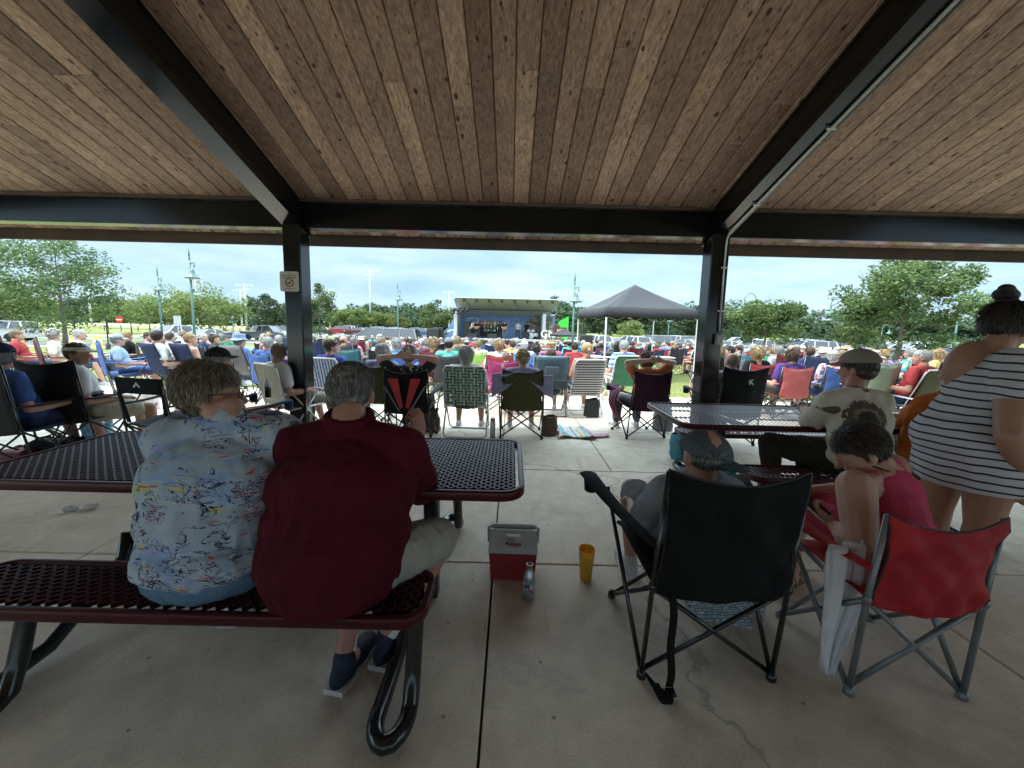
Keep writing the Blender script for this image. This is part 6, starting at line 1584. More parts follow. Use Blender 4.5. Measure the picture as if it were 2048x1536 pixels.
for l, t in CHAIRS.items():
    if 'V-shaped' in l:
        for s in (-1, 1): m = MB(); m.prism([(s*.19, .83), (s*.075, .83), (s*.015, .50), (s*.05, .47)], -.185, -.178); m.build('red_panel', REDP, t)
        for s in (-1, 1): m = MB(); m.tube([(s*.24, -.15, .74), (s*.06, -.17, .44)], .008, 6); m.build('back_strut', TUBEGRY, t)
    if 'grey rocking' in l or 'black back pocket' in l: m = MB(); m.box((0, -.135, .66), (.24, .02, .18), None, .01); m.build('back_pocket', BLKPL, t)
    if 'dusty blue padded' in l: m = MB(); m.box((0, -.13, .78), (.22, .02, .13), None, .01); m.build('back_pocket', simple('pocket_grey', (.10, .13, .15), .7), t); m = MB(); m.box((0, -.125, .56), (.50, .02, .14), None, .01); m.build('lower_panel', simple('pocket_grey2', (.05, .06, .07), .7), t)
# ---------- the people close to the camera ----------
def hero(label, J, k=1.0, fat=1.0, shirtm=None, shirtc=None, skin=SK_LIGHT, pantsc=(.05, .06, .1), pl=.8, sleeve=.6, strap=False, hairfn=None, voxel=.0058, leg_fat=1.0, arm_fat=1.0, belly=0.0, hem=0.0, hk=1.0, shoes=((.02, .025, .05), (.6, .6, .6)), face=False, jowl=0.0, fold=.007, infl=.014, shirtname='shirt', pantsname='trousers', it=9, sandals=False, neck=.03, cut=None, pinfl=.016):
    J = {a: (V(b) if isinstance(b, (tuple, list, V)) and len(b) == 3 else b) for a, b in J.items()}
    body, shirt, pants, Mh = full(J, k, fat, voxel, sleeve, strap, pl, leg_fat, arm_fat, True, True, fold, hem, belly, hk, True, jowl, it, infl, neck)
    if cut: clipz(shirt, cut)
    b = link('person', body, None, skin); tag(b, label, 'person')
    s = link(shirtname, shirt, b, shirtc or (.3, .3, .3))
    if shirtm: s.material_slots[0].link = 'OBJECT'; s.material_slots[0].material = shirtm
    link(pantsname, pants, b, pantsc)
    for q in 'LR':
        a, so = shoe_mb(J['an'+q], J['toe'+q], k)
        if sandals:
            m = MB(); an, to = J['an'+q], J['toe'+q]; d = (to-an); d.z = 0; d.normalize(); sd = d.cross(V((0, 0, 1))); base = V((an.x, an.y, to.z))
            for t in (.02, .06, .10, .14, .17): m.tube([base+d*t+sd*x*.045+V((0, 0, .012+.05*(1-t*3)*math.sqrt(max(0, 1-x*x))+.012)) for x in (-1, -.6, 0, .6, 1)], .006, 6)
            sh = m.build('sandal_straps', LEATH, b, True, color=shoes[0])
            m = MB(); R_ = Matrix((sd, d, V((0, 0, 1)))).transposed(); m.ell(base+d*.07+V((0, 0, .035)), (.038, .11, .03), R_); m.ell(base+V((0, 0, .05)), (.034, .05, .05), R_); link('foot', blob(m, 'foot', SKIN, .008, 3), b, skin)
        else: sh = link('shoe', blob(a, 'shoe', LEATH, .008, 3), b, shoes[0])
        link('sole', so.mesh('sole', LEATH), sh, shoes[1])
    return b, Mh, J
def hero_hair(b, Mh, base, style, n, seed, col, name='hair', mat=None, **kw):
    m = MB(); me0 = hair_blob(base, voxel=.005) if base else None
    if me0: m.v = [tuple(v.co) for v in me0.vertices]; m.f = [tuple(p.vertices) for p in me0.polygons]; m.m = [0]*len(m.f)
    strands(m, n, style, seed, **kw); o = link(name, m.mesh(name, mat or HAIR, True, False), b, col, Mh); return o
def streaky(name, c0, c1, c2):
    m, N, L, B = newmat(name); n = noi(N, L, coords(N, L, (60, 60, 14)), 1.6, 4, .6, .3)
    n2 = noi(N, L, coords(N, L), 12, 3)
    c = ramp(N, L, n, [(.3, c0), (.5, c1), (.72, c2)]); c = mixc(N, L, .5, c, ramp(N, L, n2, [(.3, (.6, .6, .6)), (.7, (1.2, 1.2, 1.2))]), 'MULTIPLY')
    L.new(c, B.inputs['Base Color']); B.inputs['Roughness'].default_value = .42; B.inputs['Specular IOR Level'].default_value = .45; bump(N, L, n, B, .6, .006); return m
HB = streaky('hair_dark_blonde', (.05, .038, .026), (.20, .155, .11), (.44, .37, .28)); HG = streaky('hair_salt_pepper', (.03, .03, .028), (.13, .125, .115), (.34, .33, .31)); HD = streaky('hair_dark', (.015, .01, .008), (.04, .028, .02), (.10, .075, .055))
# printed shirt: sketchy town scenes in navy, red and yellow on pale blue
def m_print():
    m, N, L, B = newmat('sketch_print_cloth'); c = None
    v = coords(N, L); base = ramp(N, L, noi(N, L, coords(N, L, (1, 1, 2.5)), 5, 3), [(.3, (.34, .42, .50)), (.7, (.47, .55, .61))])
    c = base
    def washes(col, sc, seed, lo, stretch): return mixc(N, L, ramp(N, L, noi(N, L, coords(N, L, stretch, 'Object', (0, 0, 0), (seed, seed*.7, 0)), sc, 4, .6, .6), [(lo, 0.0), (lo+.02, 1.0)]), c, col)
    c = washes((.60, .55, .12), 5.5, 4.3, .63, (1, 1, 2.6)); c = washes((.30, .42, .62), 6, 9.1, .57, (1, 1, 3.2)); c = washes((.55, .10, .09), 9, 2.2, .64, (1, 1, 5))
    # pen strokes: thin contour lines of a noise, stretched sideways
    def strokes(sc, seed, stretch, w, col, c):
        n = noi(N, L, coords(N, L, stretch, 'Object', (0, .15, 0), (seed, 0, seed)), sc, 5, .62, 1.2)
        d = mth(N, L, 'ABSOLUTE', mth(N, L, 'SUBTRACT', n, .5)); reg = noi(N, L, coords(N, L, (1, 1, 1), 'Object', (0, 0, 0), (seed*2, 0, 0)), 7.5, 2, .5)
        f = mth(N, L, 'MULTIPLY', mth(N, L, 'LESS_THAN', d, w), mth(N, L, 'GREATER_THAN', reg, .545)); return mixc(N, L, f, c, col)
    c = strokes(8, 1.0, (1, 1, 3.0), .012, (.03, .045, .12), c); c = strokes(13, 5.0, (1, 1, 1.5), .018, (.02, .025, .07), c)
    # little buildings: cells with window grids
    vo = N.new('ShaderNodeTexVoronoi'); vo.inputs['Scale'].default_value = 7.0; vo.inputs['Randomness'].default_value = .8; mpv = coords(N, L, (1, 0, 1.35)); L.new(mpv, vo.inputs[0])
    vo.distance = 'CHEBYCHEV'
    inb = mth(N, L, 'LESS_THAN', vo.outputs['Distance'], .27)
    br = N.new('ShaderNodeTexBrick'); br.inputs['Scale'].default_value = 30; br.inputs['Mortar Size'].default_value = .045; br.inputs['Color1'].default_value = (.02, .03, .09, 1); br.inputs['Color2'].default_value = (.33, .03, .05, 1); br.inputs['Mortar'].default_value = (.42, .46, .52, 1)
    s = N.new('ShaderNodeSeparateXYZ'); wv = N.new('ShaderNodeVectorMath'); wv.operation = 'MULTIPLY_ADD'; L.new(noi(N, L, v, 22, 3, .6, 0, True), wv.inputs[0]); wv.inputs[1].default_value = (.03, .03, .03); L.new(v, wv.inputs[2]); L.new(wv.outputs[0], s.inputs[0])
    cm = N.new('ShaderNodeCombineXYZ'); L.new(s.outputs[0], cm.inputs[0]); L.new(s.outputs[2], cm.inputs[1]); L.new(cm.outputs[0], br.inputs[0])
    sel = N.new('ShaderNodeSeparateColor'); L.new(vo.outputs['Color'], sel.inputs[0])
    keep = mth(N, L, 'MULTIPLY', inb, mth(N, L, 'GREATER_THAN', sel.outputs[0], .55)); brk = mth(N, L, 'GREATER_THAN', noi(N, L, v, 38, 4, .7), .49)
    c = mixc(N, L, mth(N, L, 'MULTIPLY', mth(N, L, 'MULTIPLY', keep, brk), .85), c, br.outputs[0])
    L.new(c, B.inputs['Base Color']); B.inputs['Roughness'].default_value = .9; B.inputs['Specular IOR Level'].default_value = .1
    bump(N, L, noi(N, L, coords(N, L, (1, 1, .6)), 9, 4), B, .4, .03); return m
def mleg(J, s, hip, kn, an, toe): J['hip'+s] = V(hip); J['kn'+s] = V(kn); J['an'+s] = V(an); J['toe'+s] = V(toe)

# 1. woman in the printed shirt
J = dict(pelw=.93, pel=(-1.13, 1.42, .555), chest=(-1.135, 1.47, .84), neck=(-1.11, 1.53, 1.085), head=D(418, 788, 1.57), shL=(-1.315, 1.50, .985), shR=(-.925, 1.57, .985), hf=(.93, .36, -.06),
         elL=(-1.41, 1.72, .80), wrL=(-1.18, 1.90, .83), elR=D(543, 968, 1.70), wrR=(-.93, 1.92, .84), hdL=(.7, .6, .1), pmL=(1, -.3, -.2), hdR=(-.5, .8, .2), pmR=(-1, -.2, 0), curlL=.8, curlR=.8)
mleg(J, 'L', (-1.30, 1.45, .55), (-1.33, 1.86, .56), (-1.33, 1.80, .09), (-1.34, 1.96, .0)); mleg(J, 'R', (-1.05, 1.45, .55), (-1.0, 1.88, .56), (-1.02, 1.84, .09), (-1.02, 2.0, .0))
b, Mh, J = hero('woman in a pale blue shirt printed with sketched town scenes, glasses, looking right', J, 1.06, 1.42, m_print(), None, SK_LIGHT, (.13, .24, .36), 1.9, 1.02, hk=1.1, face=True, jowl=.01, fold=.009, arm_fat=1.35, leg_fat=1.2, hem=-.02, it=20, infl=.024, pinfl=.012, shoes=((.5, .5, .5), (.6, .6, .6)))
hero_hair(b, Mh, 'short', s_short, 3600, 11, (.3, .2, .1), mat=HB, ln=(.03, .06), w=.003, lift=.013, curl=.30)
face_parts(b, J['head'], frame(J['hf']), 1.1)
m = MB(); R_ = Mh.to_3x3(); hc = Mh.translation
for sx in (-1, 1): m.tube([hc+R_ @ V((sx*.034+.026*math.cos(a), .106, .008+.020*math.sin(a))) for a in [2*PI*q/14 for q in range(14)]], .0022, 6, True); m.tube([hc+R_ @ V(p) for p in ((sx*.060, .104, .012), (sx*.078, .06, .012), (sx*.081, -.01, .006), (sx*.080, -.025, -.01))], .0024, 6)
m.tube([hc+R_ @ V(p) for p in ((-.010, .108, .010), (0, .112, .013), (.010, .108, .010))], .002, 6); m.build('glasses', simple('dark_glasses_frame', (.05, .02, .02), .3), b, True)

# 2. man in the maroon polo shirt
J = dict(pelw=.86, pel=(-.655, 1.40, .565), chest=(-.635, 1.46, .82), neck=(-.64, 1.54, 1.08), head=D(703, 786, 1.64), shL=(-.845, 1.52, .975), shR=(-.415, 1.52, .975), hf=(-.03, 1, -.12),
         elL=(-.86, 1.74, .80), wrL=(-.80, 1.98, .82), elR=D(842, 985, 1.74), wrR=D(838, 872, 1.76), hdL=(.2, 1, 0), pmL=(0, 0, -1), hdR=(-.12, .05, 1), pmR=(-.75, .6, 0), curlR=1.35, curlL=.5, thR=-1)
mleg(J, 'L', (-.74, 1.42, .56), (-.68, 1.84, .56), (-.655, 1.47, .11), (-.62, 1.66, .0)); mleg(J, 'R', (-.50, 1.42, .555), (-.285, 1.71, .50), (-.52, 1.585, .11), (-.48, 1.77, .0))
PM = simple('maroon_polo', (.075, .006, .014), .85, 0, .18, 6, .3, 160, .15)
b, Mh, J = hero('grey-haired man in a maroon polo shirt seen from behind, right fist raised to his chin', J, 1.06, 1.62, PM, None, SK_RED, (.40, .38, .33), .86, .80, hk=1.1, fold=.009, arm_fat=1.15, leg_fat=1.05, hem=.12, it=26, infl=.022, cut=.472, shoes=((.02, .025, .05), (.62, .62, .6)), pantsname='shorts')
hero_hair(b, Mh, 'short', s_short, 3000, 12, (.2, .2, .2), mat=HG, ln=(.022, .035), w=.0026, lift=.004, curl=.12)
m = MB(); hd = J['neck']
m.tube([hd+V((math.cos(a)*.082, .0+math.sin(a)*.080, -.005+.018*math.sin(a-.3))) for a in [2*PI*q/20 for q in range(20)]], [.020]*20, 8, True, flat=1.7)
m.build('collar', PM, b, True)
for q, s in (('L', -1), ('R', 1)):
    m = MB(); a = J['an'+q]; m.cap(a-V((0, 0, .02)), a+(J['kn'+q]-a)*.24, .038, .042); m.build('sock', simple('white_sock', (.6, .6, .58), .9), b, True)

# 3. man slumped in the black camp chair
J = dict(pel=(.87, 1.86, .50), chest=(.86, 1.72, .70), neck=(.85, 1.67, .84), head=V((.845, 1.665, .925)), shL=(.70, 1.71, .745), shR=(1.01, 1.71, .745), hf=(-.25, 1, -.12),
         elL=(.635, 1.84, .51), wrL=(.68, 2.08, .52), elR=(1.12, 1.80, .55), wrR=(1.03, 2.05, .52), hdL=(.3, 1, 0), hdR=(-.3, 1, 0), curlL=.6, curlR=.6)
mleg(J, 'L', (.77, 1.88, .49), (.745, 2.30, .50), (.745, 2.24, .10), (.735, 2.38, .0)); mleg(J, 'R', (.97, 1.88, .49), (1.02, 2.30, .50), (1.0, 2.30, .10), (1.02, 2.44, .0))
b, Mh, J = hero('man in a grey cap slumped in the black camp chair, grey shorts and white sneakers', J, 1.0, 1.1, None, (.30, .32, .36), SK_RED, (.20, .22, .24), .8, .7, voxel=.0075, shoes=((.55, .55, .55), (.65, .65, .65)), pantsname='shorts', leg_fat=1.1)
hero_hair(b, Mh, 'bald', s_fringe, 300, 13, (.1, .1, .1), mat=HG, ln=(.015, .03), w=.003, lift=.003)
cp = MB()
def f(u, v):
    a = u*2*PI; t = v*PI/2; r = math.sin(t); return V((.092*r*math.sin(a), -.008+.110*r*math.cos(a), .032+.100*math.cos(t)))
cp.sheet(f, 33, 10, .004)
def bb(u, v):
    a = (u-.5)*2.0; rr = .105+v*.075*math.cos(a*.95); return V((math.sin(a)*(.090+v*.01), -.008+math.cos(a)*rr, .036-v*.012-.016*math.sin(a)**2))
cp.sheet(bb, 13, 5, .005); cp.ell((0, -.008, .134), .009)
for k in range(6): cp.tube([f((k+.5)/6, v/8)*1.012 for v in range(9)], .0015, 4)
capm = simple('worn_grey_cap', (.085, .10, .105), .9, 0, .3, 16, .3, 120, .1)
o = cp.build('cap', capm, b, True); o.matrix_local = Matrix.Translation(Mh.translation+V((0, -.008, -.022))) @ frame(V((1, -.45, -.25))).to_4x4()
m = MB(); m.ell((0, -.075, .040), (.035, .042, .026)); q = m.build('cap_opening', simple('scalp_skin', (.25, .12, .09), .6), b, True); q.matrix_local = o.matrix_local.copy()

# 4. woman in the pink tank top
J = dict(pel=(1.80, 1.75, .505), chest=(1.845, 1.85, .70), neck=D(1763, 935, 1.86), head=D(1722, 900, 1.90), shL=(1.60, 1.75, .765), shR=(1.99, 1.99, .775), hf=(-.80, .30, -.62),
         elL=D(1722, 1098, 1.62), wrL=D(1668, 1050, 1.80), elR=(1.93, 2.15, .56), wrR=(1.70, 2.18, .56), hdL=(-.35, .8, .35), pmL=(.6, .2, .4), hdR=(-.9, -.1, .2), pmR=(-.3, -.6, .5), curlL=.9, curlR=.9)
mleg(J, 'L', (1.73, 1.82, .47), (1.63, 2.20, .46), (1.66, 2.15, .08), (1.60, 2.12, .0)); mleg(J, 'R', (1.88, 1.88, .47), (1.74, 2.28, .48), (1.74, 2.25, .08), (1.66, 2.22, .0))
PK = simple('pink_knit', (.50, .065, .13), .9, 0, .16, 7, .3, 200, .1)
b, Mh, J = hero('woman in a pink tank top with short dark hair bending over her phone', J, 1.03, 1.15, PK, None, SK_LIGHT, (.42, .05, .10), .92, .5, True, hk=1.12, face=True, arm_fat=1.45, sandals=True, shoes=((.36, .24, .16), (.30, .2, .13)), pantsname='shorts', shirtname='tank_top', leg_fat=1.05, fold=.004, infl=.010)
link('hair_base', hair_blob('short', voxel=.005), b, (.04, .03, .025), Mh).name = 'hair'
hero_hair(b, Mh, 'short', s_short, 3000, 14, (.04, .03, .02), name='hair_top', mat=HD, ln=(.03, .055), w=.003, lift=.006, curl=.15)
face_parts(b, J['head'], frame(J['hf']), 1.12)
m = MB(); hd = J['neck']; m.tube([hd+V((math.cos(a)*.074, math.sin(a)*.070, -.005-.02*math.cos(a))) for a in [2*PI*q/18 for q in range(18)]], .005, 6, True); m.build('lanyard', BLKPL, b, True)
ph = thing('phone', 'phone held low in the hands of the woman in pink', 'phone', J['wrL']+V((-.035, .09, .05))); m = MB(); m.box((0, 0, 0), (.075, .15, .009), Matrix.Rotation(.6, 3, 'X') @ Matrix.Rotation(.5, 3, 'Z'), .004); m.build('case', WHT, ph)
m = MB(); m.box((0, 0, 0), (.068, .14, .002), Matrix.Rotation(.6, 3, 'X') @ Matrix.Rotation(.5, 3, 'Z')); q = m.build('screen', simple('phone_screen', (.03, .04, .05), .1), ph); q.location = (0, -.003, .0065)

# 5. man in the turkey-print shirt on the far bench
J = dict(pel=(2.50, 2.74, .565), chest=(2.49, 2.76, .84), neck=(2.47, 2.82, 1.07), head=D(1716, 740, 2.86), shL=(2.285, 2.79, .985), shR=(2.665, 2.81, .985), hf=(-.45, .9, -.08),
         elL=D(1622, 845, 2.98), wrL=D(1604, 812, 3.22), elR=(2.78, 3.0, .83), wrR=(2.66, 3.2, .80), hdL=(.3, .9, .2), pmL=(0, 0, -1), curlL=.7, hdR=(-.5, .8, 0), curlR=.6)
mleg(J, 'L', (2.37, 2.80, .56), (2.10, 3.10, .58), (2.28, 3.30, .10), (2.22, 3.44, .0)); mleg(J, 'R', (2.60, 2.80, .55), (2.36, 3.12, .56), (2.62, 3.22, .10), (2.60, 3.38, .0))
TK = D(1740, 838, 2.62); TB = D(1752, 775, 2.64); TN = D(1690, 826, 2.62)
def m_turkey():
    m, N, L, B = newmat('turkey_print_cloth'); v = coords(N, L); base = ramp(N, L, noi(N, L, v, 6, 3), [(.3, (.53, .48, .38)), (.7, (.64, .59, .48))]); c = base
    def blob_(cx, cz, rx, rz, c, col, th):
        mpn = N.new('ShaderNodeVectorMath'); mpn.operation = 'SUBTRACT'; L.new(v, mpn.inputs[0]); mpn.inputs[1].default_value = (cx, 0, cz); s = N.new('ShaderNodeSeparateXYZ'); L.new(mpn.outputs[0], s.inputs[0])
        d = mth(N, L, 'ADD', mth(N, L, 'POWER', mth(N, L, 'ABSOLUTE', mth(N, L, 'DIVIDE', s.outputs[0], rx)), 2.0), mth(N, L, 'POWER', mth(N, L, 'ABSOLUTE', mth(N, L, 'DIVIDE', s.outputs[2], rz)), 2.0))
        nn = noi(N, L, v, 26, 5, .75, .8); f = mth(N, L, 'LESS_THAN', mth(N, L, 'ADD', d, mth(N, L, 'MULTIPLY', nn, 2.2)), th+.45); return mixc(N, L, mth(N, L, 'MULTIPLY', f, .9), c, col), d
    c, _ = blob_(TK.x, TK.z, .115, .105, c, (.05, .042, .033), 1.75); c, _ = blob_(TK.x, TK.z, .085, .075, c, (.26, .22, .17), 1.45); c, _ = blob_(TK.x, TK.z-.01, .065, .055, c, (.03, .026, .02), 1.6)
    c, _ = blob_(TN.x, TN.z, .045, .026, c, (.05, .04, .03), 1.7); c, _ = blob_(TB.x, TB.z, .10, .026, c, (.06, .05, .04), 1.45); c, _ = blob_(TB.x+.05, TB.z-.02, .05, .04, c, (.10, .07, .05), 1.4)
    L.new(c, B.inputs['Base Color']); B.inputs['Roughness'].default_value = .9; return m
b, Mh, J = hero('man in a cream shirt printed with a turkey, beige cap, elbow on the slotted table', J, 1.05, 1.2, m_turkey(), None, SK_RED, (.035, .03, .022), 1.95, .95, voxel=.0085, hk=1.1, shoes=((.10, .07, .05), (.4, .35, .28)), arm_fat=1.1, fold=.009, infl=.022, leg_fat=1.1)
hero_hair(b, Mh, 'short', s_short, 700, 15, (.08, .07, .06), mat=HD, ln=(.015, .03), w=.003, lift=.004)
me = HATS['cap'].copy(); o = link('cap', me, b, (.30, .28, .23), Mh); o.matrix_local = Mh @ Matrix.Scale(1.06, 4)
m = MB(); m.tube([J['wrL']+V((math.cos(a)*.034, .0, math.sin(a)*.034)) for a in [2*PI*q/12 for q in range(12)]], .008, 6, True); m.build('watch', STEELG, b, True)
# 6. man in orange
J = dict(pel=(3.02, 2.76, .565), chest=(3.06, 2.78, .84), neck=(3.20, 2.84, 1.06), head=(3.26, 2.88, 1.19), shL=(2.99, 2.82, .965), shR=(3.36, 2.80, .965), hf=(-.1, 1, -.1),
         elL=D(1812, 852, 3.02), wrL=(2.72, 3.22, .80), elR=(3.40, 3.0, .82), wrR=(3.25, 3.2, .80), hdL=(-.3, .9, 0), pmL=(0, 0, -1), hdR=(-.5, .8, 0), curlL=.5)
mleg(J, 'L', (2.90, 2.80, .56), (2.84, 3.18, .57), (2.95, 3.25, .10), (2.95, 3.42, .0)); mleg(J, 'R', (3.13, 2.80, .56), (3.16, 3.2, .57), (3.2, 3.28, .10), (3.22, 3.44, .0))
b, Mh, J = hero('man in an orange shirt on the same bench, half hidden by the striped dress', J, 1.04, 1.15, None, (.52, .15, .03), SK_RED, (.34, .30, .22), .95, .9, voxel=.010, shoes=((.2, .15, .1), (.3, .3, .3)), infl=.02, fold=.01, pantsname='shorts')
link('hair', HAIRS['short'], b, HC['brown'], Mh)
# 7. standing woman in the striped dress
J = dict(pel=(2.50, 2.06, .90), chest=(2.53, 2.08, 1.18), neck=D(1978, 712, 2.08), head=D(2014, 652, 2.08), shL=(2.61, 2.25, 1.36), shR=(2.45, 1.92, 1.34), hf=(.95, .15, -.25),
         elL=(2.80, 2.33, 1.12), wrL=(2.98, 2.25, 1.02), elR=D(2020, 872, 1.80), wrR=D(2056, 955, 1.86), hdL=(.8, .2, -.2), hdR=(.4, .2, -.8), curlL=.5, curlR=.5)
mleg(J, 'L', (2.47, 2.16, .87), (2.52, 2.22, .48), (2.50, 2.24, .09), (2.62, 2.33, .0)); mleg(J, 'R', (2.47, 1.96, .87), (2.50, 1.98, .48), (2.46, 1.98, .09), (2.60, 2.02, .0))
def m_stripe():
    m, N, L, B = newmat('striped_jersey'); v = coords(N, L); s = N.new('ShaderNodeSeparateXYZ'); L.new(v, s.inputs[0])
    w = mth(N, L, 'ADD', s.outputs[2], mth(N, L, 'MULTIPLY', noi(N, L, v, 3.5, 2), .035)); f = mth(N, L, 'FRACT', mth(N, L, 'MULTIPLY', w, 25.0)); f = mth(N, L, 'LESS_THAN', f, .24)
    c = mixc(N, L, f, (.50, .50, .52), (.012, .015, .035)); c = mixc(N, L, .35, c, ramp(N, L, noi(N, L, v, 160, 2), [(.3, (.7, .7, .7)), (.7, (1.1, 1.1, 1.1))]), 'MULTIPLY')
    L.new(c, B.inputs['Base Color']); B.inputs['Roughness'].default_value = .9; return m
SJ = m_stripe()
J = {a: (V(q) if isinstance(q, (tuple, list)) and len(q) == 3 else q) for a, q in J.items()}
m = MB(); limb_body(m, J, 1.03, 1.30, 1.25, 1.35); head_prims(m, J['head'], frame(J['hf']), 1.08)
R_ = J['_R']; m.ell(J['chest'], (.195, .140, .17), R_); m.ell(J['chest']+R_ @ V((0, -.055, .105)), (.105, .128, .160), R_)
body = blob(m, 'person', SKIN, .009, 5)
b = link('person', body, None, SK_TAN); tag(b, 'standing woman in a white dress with thin navy stripes, dark hair in a bun', 'person')
m = MB(); R_ = J['_R']; fw = R_ @ V((0, 1, 0)); up = R_ @ V((0, 0, 1))
m.ell(J['chest']-up*.0+fw*.0, (.225, .165, .185), R_); m.ell(J['pel'].lerp(J['chest'], .5)+fw*.03, (.235, .235, .19), R_); m.ell(J['pel']+V((0, 0, .02))-fw*.02, (.25, .25, .19), J['_RP']); m.ell(J['pel']+V((0, 0, -.12)), (.25, .245, .22), J['_RP'])
m.ell(J['pel']+V((0, 0, -.24)), (.235, .215, .16), J['_RP'])
for s in 'LR': m.cap(J['neck']-up*.045, J['sh'+s], .058, .068); m.cap(J['chest']+up*.05, J['sh'+s]-up*.02, .10, .075); m.cap(J['sh'+s], J['sh'+s].lerp(J['el'+s], .42), .078, .082)
d = blob(m, 'dress', SJ, .010, 9, folds(.007, (9, 9, 4)))
# cut the hem level
bm = bmesh.new(); bm.from_mesh(d); bmesh.ops.bisect_plane(bm, geom=bm.verts[:]+bm.edges[:]+bm.faces[:], plane_co=(0, 0, .565), plane_no=(.05, 0, -1), clear_outer=True)
bm.to_mesh(d); bm.free()
link('dress', d, b)
link('hair_cap', hair_blob('bun', voxel=.007), b, (.012, .010, .009), Mh := Matrix.Translation(J['head']) @ (frame(J['hf'])*1.08).to_4x4()).name = 'hair'
hero_hair(b, Mh, None, s_crown, 900, 16, (.02, .015, .012), name='hair_strands', mat=HD, ln=(.05, .08), w=.003, lift=.003)

# ---------- the two camp chairs at the front ----------
def hero_chair(parts, pos, rz, label, fab, frm, rimm):
    t = thing('camp_chair', label, 'chair', pos, rz)
    for n, m, sl in parts:
        mm = {'f': frm, 'b': rimm, 'c': fab}[sl]; m.build(n, mm, t, True)
    return t
def nylon(name, col, rough=.55, sc=8):
    m, N, L, B = newmat(name); v = coords(N, L); n = noi(N, L, coords(N, L, (1, 1, .5)), sc, 5, .6, .8); w = noi(N, L, v, 420, 1)
    L.new(ramp(N, L, n, [(.3, tuple(c*.7 for c in col)), (.7, tuple(min(1, c*1.25) for c in col))]), B.inputs['Base Color']); B.inputs['Roughness'].default_value = rough; B.inputs['Specular IOR Level'].default_value = .25
    bump(N, L, mth(N, L, 'ADD', n, mth(N, L, 'MULTIPLY', w, .25)), B, .5, .012); return m
BN = nylon('black_polyester', (.0045, .0045, .005), .85)
parts = quad_chair(w=.55, dep=.50, seat=.44, top=.95, lean=-.10, arm=.62, r=.0105, back_sag=.050, wr_=1.6, nb=31, pin=.05, flare=.09)
bc = hero_chair(parts, (.856, 1.515, 0), 0, 'large black camp chair with a carrying strap hanging from its back', BN, TUBEBLK, BLKPL)
m = MB(); m.sheet(lambda u, v: V((-.205+.015*v+.006*math.sin(v*9)+(u-.5)*.030, -.075-.02*math.sin(v*PI), .44-v*.41)), 3, 14, .003)
m.sheet(lambda u, v: V((-.19-.06*v+(u-.5)*.034, -.080-.06*math.sin(v*PI), .03-.022*math.sin(v*PI)+.02*v)), 3, 8, .003)
m.tube([(-.267, 0, .03), (-.24, -.05, .012), (-.20, -.10, .010), (-.17, -.10, .014), (-.18, -.06, .05)], [.004, .014, .018, .014, .006], 8, flat=.3); m.build('carry_strap', BN, bc, True)
RN = nylon('red_mesh_fabric', (.36, .016, .022), .6)
parts = quad_chair(w=.455, dep=.43, seat=.43, top=.80, lean=-.045, arm=.56, r=.0115, back_sag=.055, cup=False, wr_=1.5, nb=31, pin=.10)
rc = hero_chair(parts, (1.640, 1.455, 0), -.02, 'low red camp chair with grey tubes behind the woman in pink', RN, TUBEGRY, BLKPL)
# towel over the red chair's left arm
tw = MB()
def tf(u, v):
    a = u-.5
    if v < .28:
        t = v/.28; p = V((1.50-.05*t+a*.20, 1.66-.09*t+a*.05, .42+.16*math.sin(t*PI/2)))
    else:
        t = (v-.28)/.72; w_ = 1-.86*t**2.2; p = V((1.445-.075*t+a*.23*w_+.015*math.sin(t*5), 1.565-.055*t+a*.07*w_, .585-.535*t+.05*a*(1-t)))
    f_ = min(1, v*3); return p+V((.004*math.sin(u*40), .018*math.sin(u*15+v*3)*f_+.008*math.sin(u*31+v*5)*f_, .004*math.sin(u*15)))
tw.sheet(tf, 45, 40, .007)
TW = simple('white_terry', (.72, .73, .75), .95, 0, .1, 12, .8, 320, .05); me = tw.mesh('towel', TW, True); tag(link('towel', me), 'white towel hanging over the left arm of the red chair', 'towel')

# ---------- things on the floor and tables ----------
ck = thing('cooler', 'small red cooler with a grey-white tent lid standing on the floor joint', 'cooler', (.037, 2.215, 0), -.02)
CR = simple('cooler_red', (.26, .02, .025), .45, 0, .1, 8); CWt = simple('cooler_lid_white', (.42, .41, .39), .45, 0, .08, 6)
m = MB(); m.hull([V((sx*(.137 if z > .1 else .125), sy*(.088 if z > .1 else .08), z)) for sx in (-1, 1) for sy in (-1, 1) for z in (.0, .165)]); m.build('tub', CR, ck)
m = MB(); w_ = .141; m.hull([V((sx*w_, sy*.091, .168)) for sx in (-1, 1) for sy in (-1, 1)]+[V((sx*w_, sy*.085, .20)) for sx in (-1, 1) for sy in (-1, 1)]+[V((sx*.135, sy*.038, .285)) for sx in (-1, 1) for sy in (-1, 1)]); m.build('lid', CWt, ck)
m = MB(); m.box((0, -.053, .262), (.082, .012, .026), Matrix.Rotation(.52, 3, 'X'), .005); m.build('push_button', simple('button_white', (.75, .75, .74), .35), ck)
m = MB(); m.tube([(-.143, 0, .19), (-.147, 0, .275), (-.12, 0, .292), (.12, 0, .292), (.147, 0, .275), (.143, 0, .19)], .009, 8); m.build('handle', CWt, ck, True)
LT = Matrix.Translation((0, -.075, .228)) @ Matrix.Rotation(PI/2-.50, 4, 'X')
put_text('Little', .020, CR, ck, LT @ Matrix.Translation((-.01, .013, .004)), 'lettering', .0006); put_text('Playmate', .026, CR, ck, LT @ Matrix.Translation((0, -.009, .004)), 'lettering', .0006, .0006); put_text('by Igloo', .010, CR, ck, LT @ Matrix.Translation((.015, -.024, .004)), 'lettering', .0006)
